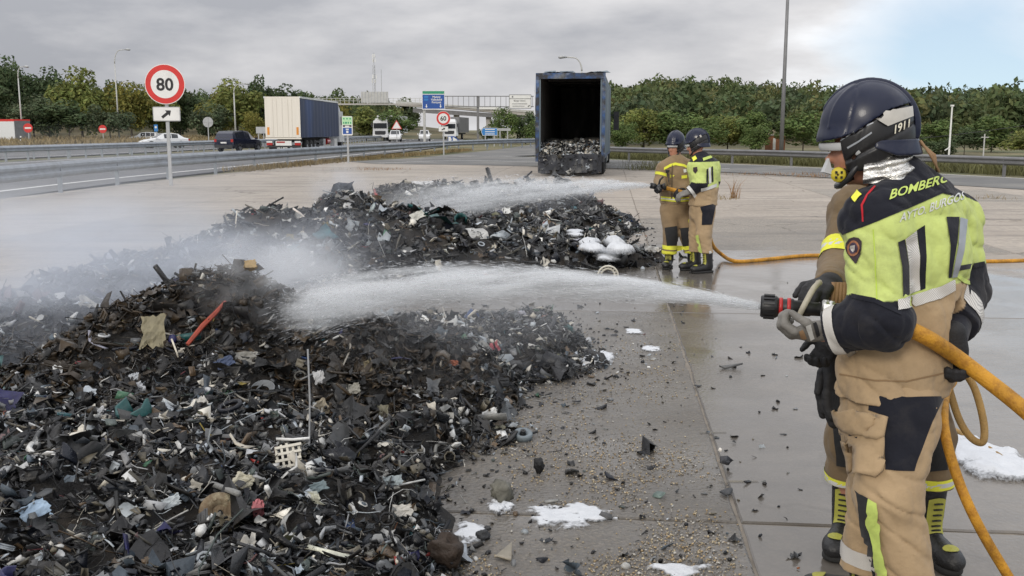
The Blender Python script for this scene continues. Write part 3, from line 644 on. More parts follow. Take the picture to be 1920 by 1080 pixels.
t = thing('utility_post', 'short thin post with a crossbar behind the weathered guard rail', 'post', ((1836 - 960) / F * 46, 46, 0)); obj('shaft', MB().tube([(0, 0, -.2), (0, 0, 1.55)], .03, 6), M_pole, t); obj('crossbar', MB().box((.02, 0, 1.4), (.36, .04, .04)), M_pole, t)
for k, (px, ty) in enumerate(((1562, 160), (1568, 158))):
    z1 = atY(px, ty, 290).z; t = thing('utility_pole', f'{"shorter" if k == 0 else "taller"} utility pole of the pair on the wooded hilltop', 'utility pole', ((px - 960) / F * 290, 290, 7)); obj('shaft', MB().tube([(0, 0, 0), (0, 0, z1 - 7)], .16, 6), M_alu, t); obj('crossarm', MB().box((0, 0, z1 - 7.6), (1.3, .15, .15)), M_alu, t)
z1 = atY(1911, 163, 300).z; t = thing('pylon', 'small power pylon on the far hill crest', 'pylon', ((1911 - 960) / F * 300, 300, 6))
obj('shaft', MB().tube([(0, 0, 0), (0, 0, z1 - 6)], [.3, .14], 6), M_alu, t); obj('crossarm', MB().box((0, 0, z1 - 6.3), (2.6, .2, .2)), M_alu, t); obj('strut', MB().bar((-1.1, 0, z1 - 6.3), (0, 0, z1 - 8.2), .14), M_alu, t)
# sagging cable over the right-hand hillside
a, b = atY(1700, 262, 60), atY(2050, 214, 60)
tag(obj('overhead_cable', MB().tube([a.lerp(b, q) - Vector((0, 0, .5 * q * (1 - q))) for q in np.linspace(0, 1, 12)], .018, 4), M_black), 'thin black cable sagging across the hillside', 'cable')
# telecom mast on the ridge
z1 = atY(707, 99, 300).z; z0 = 6.; X = (707 - 960) / F * 300; t = thing('telecom_mast', 'lattice telecom mast with antennas on the ridge', 'mast', (X, 300, z0)); H = z1 - z0
mb = MB()
for sx, sy in ((-1, -1), (1, -1), (0, 1)): mb.tube([(sx * .55, sy * .5, 0), (sx * .3, sy * .3, H * .8)], .07, 5)
obj('frame', mb, M_alu, t); mb = MB()
for k in range(14):
    za, zb = H * .8 * k / 14, H * .8 * (k + 1) / 14; w = .55 - .25 * k / 14
    mb.bar((-w, -w * .9, za), (w, -w * .9, zb), .06); mb.bar((w, -w * .9, za), (0, w * .9, zb), .06)
obj('bracing', mb, M_alu, t); obj('spire', MB().tube([(0, 0, H * .8), (0, 0, H)], .07, 6), M_alu, t)
for k, (zz, r) in enumerate(((.62, .62), (.55, .6), (.88, .42), (.95, .38))):
    for q in range(3): a = q * 2.1 + k; obj('antenna', MB().box((cos(a) * r, sin(a) * r, H * zz), (.22, .22, 1.1)), M_white, t)
t = thing('aerial', 'thin whip aerial next to the telecom mast', 'aerial', ((720 - 960) / F * 300, 300, 6)); obj('shaft', MB().tube([(0, 0, 0), (0, 0, atY(720, 130, 300).z - 6)], .09, 5), M_alu, t)

# sign gantries over the motorway
Y = 150; s = Y / F
def gx(px): return (px - 960) * s
t = thing('sign_gantry', 'pale walkway gantry with a blank panel spanning the motorway', 'gantry', (gx(680), Y, 0))
def zz(py): return atY(800, py, Y).z
x0, x1 = gx(560) - gx(680), gx(800) - gx(680)
obj('beam', MB().box(((x0 + x1) / 2, 0, zz(195.5)), (x1 - x0, .8, .22)), M_concrete, t); mb = MB()
mb.box(((x0 + x1) / 2, 0, zz(184.5)), (x1 - x0, .06, .06)).box(((x0 + x1) / 2, 0, zz(189)), (x1 - x0, .05, .05)); obj('handrail', mb, M_pole, t)
for px in np.linspace(562, 798, 30): obj('baluster', MB().box((gx(px) - gx(680), 0, zz(190)), (.07, .07, .95)), M_pole, t)
obj('blank_panel', MB().box((gx(707.5) - gx(680), -.3, zz(182.5)), (50 * s, .12, 20 * s)), M_pole, t)
for k in range(9): obj('panel_rib', MB().box((gx(685 + 5.6 * k) - gx(680), -.38, zz(182.5)), (.06, .04, 20 * s)), M_alu, t)
obj('support', MB().box((x0 + .2, .3, zz(195) / 2), (.35, .35, zz(195))), M_pole, t); obj('support', MB().box((x1 - .1, .3, zz(195) / 2), (.22, .22, zz(195))), M_pole, t)
Y = 146; s = Y / F; x0 = gx(800); t = thing('truss_gantry', 'grey truss gantry carrying the blue Madrid sign and a white sign', 'gantry', (gx(897), Y, 0)); c = gx(897)
def zz(py): return atY(900, py, Y).z
for py in (180.5, 200): obj('chord', MB().box(((gx(800) + gx(1000)) / 2 - c, 0, zz(py)), (gx(1000) - gx(800), .12, .12)), M_galv_d, t)
for px in np.linspace(802, 998, 21): obj('truss_post', MB().box((gx(px) - c, 0, zz(190.2)), (.07, .07, zz(180.5) - zz(200))), M_galv_d, t)
obj('support', MB().box((0, .2, zz(180) / 2), (.36, .36, zz(179))), M_galv_d, t)
obj('support', MB().box((gx(797.5) - c, .15, zz(200) / 2), (.3, .3, zz(200))), M_pole, t)
m = FM((gx(815.5) - c, -.2, zz(188)))
sg = plate('motorway_sign', rect(42 * s, 34 * s, .1), m, M_white, t, .08)
plate('green_header', rect(40 * s, 5 * s), m, M_green, sg, .08, .01).location = (0, 0, 14 * s); plate('blue_field', rect(40 * s, 25.5 * s), m, M_blue, sg, .08, .01).location = (0, 0, -2.6 * s)
for k, (w, wd) in enumerate((('Madrid', 21), ('Valladolid', 25), ('Portugal', 20))): text_on(sg, w, m @ Matrix.Translation((5.5 * s, (4.3 - 4.9 * k) * s, .10)), 3.6 * s, M_white, bold=.03, wmax=wd * s)
for k in range(2): plate('route_badge', rect(8 * s, 3.6 * s, .1), m @ Matrix.Translation((-13.5 * s, (6 - 5 * k) * s, 0)), M_lblue, sg, .08, .02)
for q in (-1, 1): plate('down_arrow', rotp(ARROW, -pi / 2, 6.5 * s), m @ Matrix.Translation((q * 13 * s, -10.5 * s, 0)), M_white, sg, .08, .02)
m = FM((gx(975) - c, -.2, zz(190.5))); sg = plate('exit_sign', rect(41 * s, 25.5 * s, .05), m, M_galv_d, t, .08)
plate('header_face', rect(39 * s, 6 * s), m @ Matrix.Translation((0, 8.6 * s, 0)), M_white, sg, .08, .01); plate('white_face', rect(39 * s, 16 * s), m @ Matrix.Translation((0, -3.6 * s, 0)), M_white, sg, .08, .01)
text_on(sg, 'Burgos centro', m @ Matrix.Translation((-1 * s, .3 * s, .1)), 2.6 * s, M_black, wmax=26 * s)
plate('text_line', rect(28 * s, 1.1 * s), m @ Matrix.Translation((-1 * s, -4.2 * s, 0)), M_galv_d, sg, .08, .02); plate('text_line', rect(22 * s, 1.1 * s), m @ Matrix.Translation((-3 * s, -8.3 * s, 0)), M_galv_d, sg, .08, .02)
plate('arrow', rotp(ARROW, radians(40), 5 * s), m @ Matrix.Translation((16 * s, -8 * s, 0)), M_black, sg, .08, .02); plate('exit_mark', disc(1.6 * s, 10), m @ Matrix.Translation((-14 * s, 8.6 * s, 0)), M_galv_d, sg, .08, .02)
# overpass
Y = 225; s = Y / F; t = thing('overpass_bridge', 'concrete overpass bridge crossing behind the gantries', 'bridge', (gx(880), Y, 0)); c = gx(880)
def zz(py): return atY(880, py, Y).z
mb = MB(); mb.add([(gx(750) - c, -4, zz(199)), (gx(750) - c, -4, zz(193)), (gx(860) - c, -4, zz(205)), (gx(860) - c, -4, zz(200)), (gx(1000) - c, -4, zz(219)), (gx(1000) - c, -4, zz(212))] + [(gx(750) - c, 4, zz(199)), (gx(750) - c, 4, zz(193)), (gx(860) - c, 4, zz(205)), (gx(860) - c, 4, zz(200)), (gx(1000) - c, 4, zz(219)), (gx(1000) - c, 4, zz(212))],
   [(0, 2, 3, 1), (2, 4, 5, 3), (6, 7, 9, 8), (8, 9, 11, 10), (1, 3, 9, 7), (3, 5, 11, 9), (0, 6, 8, 2), (2, 8, 10, 4)])
obj('deck', mb, M_concrete, t); obj('parapet', MB().bar((gx(750) - c, -4.1, zz(192.5)), (gx(1000) - c, -4.1, zz(210)), .15, .5), M_pole, t)
obj('fascia_beam', MB().bar((gx(780) - c, -3.2, zz(207)), (gx(1000) - c, -3.2, zz(222)), .5, .9), M_galv_d, t)
for px, py in ((858, 214), (917, 219)): obj('pier', MB().box((gx(px) - c, -1, zz(py) / 2), (.9, 3, zz(py)), taper=(1.3, 1)), M_concrete, t)
obj('parapet_screen', MB().box((gx(918) - c, -4.3, zz(203)), (36 * s, .1, 5.5 * s)), M_white, t)

# ------------------------------------------------------------------ vehicles
def wheel(parent, x, y, r, w, rimr=.6):
    q = obj('wheel', MB().lathe([(r * .5, -w / 2), (r * .93, -w / 2), (r, -w * .36), (r, w * .36), (r * .93, w / 2), (r * .5, w / 2)], (0, 0, 0), (1, 0, 0), 20), M_tyre, parent, (x, y, r), smooth=True)
    obj('rim', MB().lathe([(.02, w * .42), (r * .2, w * .46), (r * rimr * .9, w * .3), (r * rimr, w * .47)], (0, 0, 0), (1 if x > 0 else -1, 0, 0), 16), M_rim, q); return q
def car(label, loc, rz, paint, suv=True, name='car', group=None):
    t = thing(name, label, 'car', loc, rz, group); Wd = .91 if suv else .87; Hh = 1.66 if suv else 1.45; L = 4.45
    belt = 1.0 if suv else .9
    # stations along the length (y forward): y, floor, shoulder half width, belt, top z, top half width
    if suv: st = [(-2.22, .48, .78, .72, .95, .72), (-2.18, .34, .86, .98, 1.04, .80), (-2.05, .30, .90, 1.02, 1.45, .70), (-1.80, .28, .91, 1.02, 1.63, .64), (-.4, .27, .91, 1.0, 1.68, .64), (.35, .27, .91, .98, 1.60, .62), (1.05, .27, .91, .98, 1.06, .72), (1.75, .28, .88, .90, .95, .70), (2.15, .32, .80, .75, .80, .60), (2.22, .40, .70, .62, .66, .5)]
    else: st = [(-2.22, .45, .74, .70, .80, .6), (-2.12, .30, .83, .86, .92, .68), (-1.75, .26, .86, .90, .98, .7), (-1.2, .25, .87, .90, 1.34, .60), (-.5, .25, .87, .89, 1.44, .57), (.2, .25, .87, .88, 1.38, .57), (1.0, .25, .87, .87, .94, .66), (1.7, .26, .84, .78, .82, .62), (2.12, .3, .76, .64, .68, .52), (2.2, .38, .66, .54, .57, .4)]
    vs = []; fs = []; k = 10
    for (y, f, w, b, tp, tw) in st:
        half = [(w * .88, f), (w, f + .12), (w, (f + b) / 2), (w * .97, b), (tw, tp)]
        vs += [(x, y, z) for x, z in half] + [(-x, y, z) for x, z in half[::-1]]
    for i in range(len(st) - 1):
        for j in range(k): fs.append((i * k + j, (i + 1) * k + j, (i + 1) * k + (j + 1) % k, i * k + (j + 1) % k))
    fs += [tuple(range(k)), tuple(range((len(st) - 1) * k, len(st) * k))[::-1]]
    mb = MB().add(vs, fs); obj('body', mb, paint, t)
    V = [Vector(v) for v in vs]
    def pane(nm, idx, m, u0=.08, u1=.92, v0=.1, v1=.88, off_=.012):
        a, b_, c_, d = [V[i] for i in idx]; q = [a.lerp(b_, u).lerp(d.lerp(c_, u), v) for u, v in ((u0, v0), (u1, v0), (u1, v1), (u0, v1))]
        n = (q[1] - q[0]).cross(q[3] - q[0]).normalized(); cc = Vector((0, 0, .9)); n = n if n.dot(q[0] - cc) > 0 else -n
        obj(nm, MB().add([p + n * off_ for p in q] + [p - n * .03 for p in q], [(0, 1, 2, 3), (0, 1, 5, 4), (1, 2, 6, 5), (2, 3, 7, 6), (3, 0, 4, 7)]), m, t)
    r0 = 2 if suv else 2
    for sgn in (0, 1):
        jb, jt = (3, 4) if sgn == 0 else (6, 5)
        segs = ((3, 4, .05, .45), (3, 4, .5, .95), (4, 5, .1, .95)) if suv else ((3, 4, .1, .95), (4, 5, .05, .95))
        for a_, b_, u0, u1 in segs: pane('side_window', (a_ * k + jb, b_ * k + jb, b_ * k + jt, a_ * k + jt), M_glass, u0, u1, .08, .86)
    if suv: pane('rear_window', (1 * k + 4, 1 * k + 5, 3 * k + 5, 3 * k + 4), M_glass, .06, .94, .12, .8, .03)
    else: pane('rear_window', (2 * k + 4, 2 * k + 5, 3 * k + 5, 3 * k + 4), M_glass, .06, .94, .08, .92, .02)
    pane('windscreen', (5 * k + 4, 5 * k + 5, 6 * k + 5, 6 * k + 4), M_glass, .05, .95, .05, .95, .015)
    for sx in (-1, 1):
        obj('tail_light', MB().box((sx * .74, -2.17, .90 if suv else .78), (.2, .12, .22 if suv else .15)), M_lred, t); obj('headlight', MB().box((sx * .58, 2.12, .68 if suv else .60), (.3, .14, .14)), M_lamp, t)
        obj('wing_mirror', MB().box((sx * (Wd + .1), .95, belt + .06), (.18, .12, .14)), paint, t)
        for y in (-1.38, 1.4): wheel(t, sx * (Wd - .09), y, .345, .22)
    obj('number_plate', MB().box((0, -2.245, .74 if suv else .62), (.52, .02, .11)), M_white, t); obj('rear_bumper', MB().box((0, -2.2, .46), (1.6, .16, .24)), M_dark, t)
    return t
P_dblue = mat('car_paint_navy', (.012, .016, .04), .25, .3, var=.04, coat=.8); P_white = mat('car_paint_white', (.72, .73, .74), .3, var=.04, coat=.6)
car('dark blue family car driving away behind the white and navy lorry', (-21.9, 80, 0), -.28, P_dblue)
car('white saloon car on the far carriageway beside the sign post', (-33.5, 96, 0), radians(125), P_white, False)
car('white van passing far off behind the dry grass', (-56, 152, -.3), radians(95), P_white, True, 'van')
car('white car by the triangular warning sign', (-17.2, 147, 0), radians(185), P_white, True)
car('white car directly under the blue Madrid sign', (-13.7, 156, 0), radians(185), P_white, True)
def lorry_front(label, px, Y, cabm, boxm, sc=1., by=None):
    t = thing('lorry', label, 'lorry', ((px - 960) / F * Y, Y, 0), radians(-6)); o = obj('cab', MB().box((0, 0, 1.9), (2.45, 2.2, 2.5), taper=(.92, .85)).box((0, .2, 3.35), (2.1, 1.6, .5), taper=(.8, .6)), cabm, t)
    obj('windscreen', MB().box((0, -1.07, 2.35), (2.1, .06, .8)), M_glass, t); obj('grille', MB().box((0, -1.12, 1.25), (1.7, .06, .6)), M_dark, t); obj('bumper', MB().box((0, -1.1, .75), (2.4, .3, .4)), cabm, t)
    for sx in (-1, 1): obj('headlight', MB().box((sx * .95, -1.14, .95), (.35, .05, .2)), M_lamp, t); wheel(t, sx * 1.05, -.1, .5, .3); wheel(t, sx * 1.05, 6.5, .5, .3); obj('mirror', MB().box((sx * 1.4, -.9, 2.5), (.18, .12, .6)), M_dark, t)
    obj('cargo_box', MB().box((.15, 7.2, 2.6), (2.5, 11.5, 2.75)), boxm, t); obj('chassis', MB().box((0, 6, 1.0), (1.8, 12, .3)), M_dark, t)
lorry_front('white lorry approaching in the far lanes, beside the triangle sign', 719, 158, P_white, P_white)
lorry_front('white lorry cab half hidden behind the 60 sign', 846, 178, P_white, M_galv_d)
# the white and navy lorry; warm sunlight is painted into its rear colour
M_warmlit = mat('warm_lit_white_door', (.80, .75, .66), .5, var=.05, scale=1.5, stretch=(4, 1, .3)); M_navy = mat('navy_curtain', (.016, .030, .08), .5, var=.12, scale=1.2, stretch=(1, 1, .3), bump=.2, bscale=3, col2=(.02, .055, .17), c2s=.35, c2lo=.5, c2hi=.7)
def lorry():
    t = thing('curtain_lorry', 'articulated lorry with warm-lit white rear doors and navy curtain side', 'lorry', (-16.45, 71.8, 0), radians(-1.5))
    z0, z1, w, L = 1.2, 4.02, 2.55, 13.6
    bx = obj('trailer_box', MB().box((0, L / 2 + .03, (z0 + z1) / 2), (w - .02, L, z1 - z0 - .02)), M_navy, t)
    for sx in (-1, 1):
        d = obj('rear_door', MB().box((sx * w / 4, 0, (z0 + z1) / 2), (w / 2 - .012, .06, z1 - z0)), M_warmlit, t)
        for q in (.2, .42): obj('lock_rod', MB().tube([(sx * (q + .12) * w / 2, -.045, z0 + .05), (sx * (q + .12) * w / 2, -.045, z1 - .08)], .012, 6), M_warmlit, d)
        obj('orange_reflector', MB().box((sx * (w / 2 - .22), -.035, z0 + .45), (.16, .02, .55)), M_orange, d)
        obj('tail_light', MB().box((sx * 1.02, .05, .72), (.42, .12, .17)), M_lred, t); obj('marker_panel', MB().box((sx * 1.02, .04, .88), (.42, .1, .12)), M_lamp, t)
        obj('mud_flap', MB().box((sx * .85, .35, .42), (.6, .03, .5)), M_black, t)
        for y in (2.3, 3.6, 4.9): wheel(t, sx * 1.05, y, .5, .34)
    for k in range(12):
        a = L * k / 12 + .2; obj('curtain_panel', MB().add([(w / 2 + .005, a, z0 - .02), (w / 2 + .03, a + L / 24, z0 - .02), (w / 2 + .005, a + L / 12 - .01, z0 - .02), (w / 2 + .005, a, z1 - .14), (w / 2 + .025, a + L / 24, z1 - .14), (w / 2 + .005, a + L / 12 - .01, z1 - .14)], [(0, 1, 4, 3), (1, 2, 5, 4)]), M_navy, bx)
    mb = MB().box((w / 2, L / 2, z1 + .01), (.08, L + .1, .13)).box((-w / 2, L / 2, z1 + .01), (.08, L + .1, .13)); obj('roof_rail', mb, P_white, t)
    [obj('rear_frame', MB().box((0, .02, q), (w + .04, .11, .1)), M_warmlit, t) for q in (z1 + .01, z0 - .08)]
    obj('chassis', MB().box((0, L / 2, .98), (1.0, L - .5, .28)), M_dark, t); obj('rear_bumper', MB().box((0, .1, .55), (2.4, .1, .14)), M_dark, t)
    obj('number_plate', MB().box((0, .02, .78), (1.15, .04, .34)), M_white, t); obj('plate_stripe', MB().box((-.2, -.008, .86), (.6, .02, .1)), M_lred, t)
    text_on(t, 'VILLPER', FM((-.1, .0, .33)), .16, M_white, bold=.03, name='mud_flap_lettering', wmax=1.3)
    obj('tool_box', MB().box((1.1, 8.0, .75), (.3, .75, .55)), M_alu, t); obj('red_tank', MB().tube([(1.0, 9.3, .8), (1.0, 10.4, .8)], .25, 12), M_lred, t); obj('side_tank', MB().box((1.08, 12.4, .68), (.35, 1.1, .65)), P_white, t)
    obj('side_guard', MB().box((1.18, 6.8, .8), (.04, 2.5, .12)).box((1.18, 6.8, .55), (.04, 2.5, .12)), M_dark, t)
    cab = obj('cab', MB().box((0, 15.3, 2.0), (2.45, 2.1, 2.6), taper=(.95, .9)), P_white, t); obj('wind_deflector', MB().add([(-1.15, 14.4, 3.3), (1.15, 14.4, 3.3), (1.0, 16.0, 3.3), (-1.0, 16.0, 3.3), (-1.1, 14.4, 4.0), (1.1, 14.4, 4.0)], [(0, 1, 5, 4), (0, 4, 3), (1, 2, 5), (4, 5, 2, 3), (0, 3, 2, 1)]), P_white, cab)
    obj('cab_window', MB().box((1.2, 15.6, 2.5), (.06, .9, .7)), M_glass, cab); obj('mirror', MB().box((1.5, 16.2, 2.5), (.2, .12, .6)), M_dark, cab)
    for sx in (-1, 1): wheel(t, sx * 1.05, 15.4, .5, .32); wheel(t, sx * 1.05, 12.6, .5, .32)
lorry()
t = thing('box_trailer', 'white trailer with red stripe, cut off by the picture edge', 'trailer', (-72, 141, 0), radians(-28)); obj('cargo_box', MB().box((0, 0, 1.6), (9, 2.5, 2.6)), P_white, t); obj('red_stripe', MB().box((0, 0, 3.02), (9.02, 2.52, .3)), M_red, t); obj('end_panel', MB().box((4.53, 0, 1.7), (.08, 2.4, 2.5)), M_galv_d, t)
for y in (-1, 1):
    for x in (-2.5, 2.5): q = wheel(t, 0, 0, .45, .3); q.location = (x, y * 1.05, .45); q.rotation_euler = (0, 0, pi / 2)
# brick hut among the trees
M_brick = mat('brick', (.30, .135, .07), .9, var=.25, scale=5); t = thing('brick_hut', 'small brick hut with a pale door among the hillside bushes', 'hut', ((1448 - 960) / F * 88, 88, 0), .25)
obj('wall', MB().box((0, 0, .6), (1.3, 1.2, 1.3)), M_brick, t); obj('roof', MB().box((0, 0, 1.29), (1.45, 1.35, .08)), M_concrete, t); obj('door', MB().box((-.42, -.61, .5), (.26, .04, 1.0)), M_white, t)

# ------------------------------------------------------------------ the burnt trailer
M_char = mat('charred_metal', (.17, .16, .15), .75, .1, var=.5, scale=2.2, bump=.5, bscale=9, stretch=(1.5, 1.5, .35), col2=(.40, .38, .35), c2s=1.8, c2lo=.58, c2hi=.78)
M_scorch = mat('scorched_blue', (.035, .085, .21), .55, .25, var=.3, scale=3, col2=(.03, .032, .038), c2s=2.6, c2lo=.40, c2hi=.56, dirt=(.34, .36, .38, .5))
M_side = mat('scorched_side', (.13, .17, .20), .5, .35, var=.25, scale=1.5, col2=(.055, .085, .12), c2s=.9, c2lo=.4, c2hi=.65, stretch=(1, 1, .25), dirt=(.35, .37, .38, .5))
M_ash = mat('ash_panel', (.04, .043, .052), .85, var=.5, scale=4, bump=.8, bscale=14, stretch=(1.2, 1, .5), col2=(.19, .19, .185), c2s=3.2, c2lo=.52, c2hi=.72)
def burnt_trailer():
    rz = radians(-6.6); t = thing('burnt_trailer', 'burnt out blue semi trailer with its rear open and charred load inside', 'trailer', (2.19, 37.6, 0), rz)
    w, L, z0, z1 = 2.6, 13.6, .78, 3.83
    def tex(nm, mb, m, p=t): return obj(nm, mb, m, p)
    tex('floor', MB().box((0, L / 2, z0 - .06), (w - .1, L, .12)), M_char)
    tex('side_wall', MB().box((-w / 2 + .03, L / 2, (z0 + z1) / 2), (.05, L, z1 - z0)), M_char)
    tex('side_wall', MB().box((w / 2 - .06, L / 2, (z0 + z1) / 2), (.04, L, z1 - z0)), M_char)
    for k in range(11):      # outer skin, panel by panel, buckled by the heat
        a, b = L * k / 11, L * (k + 1) / 11 - .015; bu = random.uniform(.0, .05)
        q = MB().add([(w / 2 - .035, a, z0), (w / 2 - .03 + bu, (a + b) / 2, z0), (w / 2 - .035, b, z0), (w / 2 - .035, a, z1 - .05), (w / 2 - .03 + bu * .6, (a + b) / 2, z1 - .06 - bu), (w / 2 - .035, b, z1 - .05)], [(0, 1, 4, 3), (1, 2, 5, 4)])
        tex('side_panel', q, M_side)
        if k % 2 == 0: tex('roof_hoop', MB().bar((-w / 2 + .05, a + .1, z1 - .04), (w / 2 - .05, a + .1, z1 - .04), .06), M_char)
    tex('roof', MB().box((0, L / 2 + .4, z1 - .01), (w - .1, L - .8, .04)), M_char)
    tex('front_wall', MB().box((0, L, (z0 + z1) / 2), (w - .06, .06, z1 - z0)), M_char)
    tex('header', MB().box((0, -.02, z1 - .1), (w, .14, .21)), M_scorch)
    r = random.Random(4)
    for k in range(7):       # torn roof sheet edges
        x = r.uniform(-1.2, 1.1); l = r.uniform(.3, .9); tex('torn_sheet', MB().add([(x, .1, z1 + .01), (x + l, .1, z1 + .01), (x + l * .8, .6, z1 + r.uniform(.05, .14)), (x + l * .1, .5, z1 + r.uniform(.02, .12)), (x + l * .5, -.1, z1 + .05)], [(0, 1, 2, 3), (0, 4, 1)]), M_side)
    for sx in (-1, 1):
        tex('corner_post', MB().box((sx * (w / 2 - .06), 0, (z0 + z1) / 2 - .18), (.13, .13, z1 - z0 + .1)), M_scorch)
        tex('post_lining', MB().box((sx * (w / 2 - .155), -.01, (z0 + z1) / 2), (.05, .05, z1 - z0 - .3)), M_side)
    # peeled curtain hanging outside the left post
    cv = [(-w / 2 - .015 - .015 * abs(sin(q * 2.2)), -.03 + .05 * sin(q * 3.1), z0 - .3 + q * .34) for q in range(10)]
    tex('peeled_curtain', MB().add(cv + [(x - .05 - .02 * sin(i * 1.7), y + .6, z) for i, (x, y, z) in enumerate(cv)], [(i, i + 1, 11 + i, 10 + i) for i in range(9)]), M_side)
    # melted tail board: uneven sheet
    n1, n2 = 26, 8; vs = []; fs = []
    for j in range(n2):
        for i in range(n1):
            x = -w / 2 + .1 + (w - .2) * i / (n1 - 1); z = .12 + (z0 + .05 - .12) * j / (n2 - 1); vs.append((x, -.1 - .07 * vnoise(np.array([x * 3, z * 4, 1.]))- .05 * vnoise(np.array([x * 9, z * 5, 2.])), z + .06 * (vnoise(np.array([x * 4, 0., 5.])) - .5)))
    for j in range(n2 - 1):
        for i in range(n1 - 1): fs.append((j * n1 + i, j * n1 + i + 1, (j + 1) * n1 + i + 1, (j + 1) * n1 + i))
    tex('tail_board', MB().add(vs, fs), M_ash)
    for y in (2.0, 3.3, 4.6):
        for sx in (-1, 1): wheel(t, sx * 1.08, y, .48, .34)
    tex('chassis', MB().box((0, L / 2, .6), (1.0, L - 1, .2)), M_char)
    tex('side_rail', MB().box((w / 2 - .05, L / 2, z0 - .08), (.07, L, .14)), M_scorch)
    for k in range(4): tex('under_box', MB().box((w / 2 - .2, 5.8 + 1.4 * k, .5), (.25, .8, .38)), [M_char, M_side, M_char, P_white][k])
    cab = tex('tractor_cab', MB().box((0, 15.4, 1.85), (2.45, 2.2, 2.7), taper=(.95, .9)), M_scorch); tex('cab_mirror', MB().box((1.55, 14.9, 2.2), (.28, .16, .95)), M_dark, cab); tex('mirror_arm', MB().bar((1.15, 15, 2.5), (1.5, 14.95, 2.5), .05), M_dark, cab)
    for sx in (-1, 1): wheel(t, sx * 1.05, 15.6, .5, .32)
    return t
TRAILER = burnt_trailer()
# ------------------------------------------------------------------ scrap heaps
def poly_dist(P, poly):                    # signed distance, positive inside
    Q = np.asarray(poly, float); n = len(Q); d = np.full(len(P), 1e9); ins = np.zeros(len(P), bool)
    for i in range(n):
        a, b = Q[i], Q[(i + 1) % n]; e = b - a; w = P - a; t = np.clip((w @ e) / (e @ e), 0, 1); d = np.minimum(d, np.linalg.norm(w - t[:, None] * e, axis=1))
        c = ((a[1] > P[:, 1]) != (b[1] > P[:, 1])) & (P[:, 0] < (b[0] - a[0]) * (P[:, 1] - a[1]) / (b[1] - a[1] + 1e-12) + a[0]); ins ^= c
    return np.where(ins, d, -d)
def g2(px, py): p = G(px, py); return (p.x, p.y)
HEAPS = {
 'near': dict(toe=[g2(900, 1120), g2(850, 1040), g2(790, 950), g2(835, 885), g2(930, 845), g2(985, 820), g2(950, 775), g2(1005, 725), g2(1100, 705), g2(1145, 685), g2(1095, 640), g2(1040, 600), (.3, 9.2), (-.9, 8.8), (-1.7, 8.0), (-2.5, 7.4), (-3.2, 6.8), (-4.1, 6.2), (-6, 5.6), (-6, 1.6), (-.6, 1.5), (-.1, 2.6)],
   A=.22, bumps=[(-2.02, 6.40, .42, .40), (-1.75, 6.45, .10, .3), (-2.5, 6.0, .20, .42), (-3.2, 5.6, .10, .7), (-1.3, 6.3, .20, .45), (-.8, 6.3, .14, .6), (-.2, 7.2, .08, .7), (-1.2, 4.3, .08, .8), (-2.2, 4.0, .06, .8)]),
 'far': dict(toe=[(-5.1, 9.0), (-5.0, 7.4), (-4.7, 6.2), (-3.5, 6.6), (-3.1, 7.8), (-3.0, 9.4), (-2.7, 10.7), (-1.4, 11.3), (-.3, 12.0), (.8, 12.3), (1.75, 12.6), (2.1, 13.3), (1.7, 14.6), (1.9, 16), (2.3, 17.3), (2.2, 19), (-2.7, 19.6), (-4.0, 16), (-4.9, 13.2), (-5.1, 11.2)],
   A=.22, bumps=[(-3.35, 12.7, .36, .6), (-2.75, 12.5, .16, .5), (-2.45, 14.4, .56, .5), (-1.9, 13.3, .26, .7), (-1.1, 13.3, .24, .7), (-.3, 13.4, .10, .8), (-2.1, 17.7, .40, .6), (-.9, 17.8, .42, .8), (.5, 17.8, .42, .7), (1.2, 17.7, .2, .5), (-4.4, 10.8, .10, .8), (-3.9, 8.0, .08, .8)])}
def heap_h(P, H):
    d = poly_dist(P, H['toe']); q = np.c_[P, np.zeros(len(P))]
    dd = d + (fbm(q * 2.2 + 9, 3) - .5) * .7
    h = H['A'] * (1 - np.exp(-np.clip(dd, 0, None) / .42))
    for x, y, a, s in H['bumps']: h = h + a * np.exp(-((P[:, 0] - x) ** 2 + (P[:, 1] - y) ** 2) / (2 * s * s))
    h = h * np.clip(dd / .25, 0, 1) + np.clip(dd / .3, 0, 1) * ((fbm(q * 2.4, 4) - .5) * .26 + (fbm(q * 7., 3) - .5) * .17)
    return np.where(dd > 0, np.maximum(h, .015), -.05), dd
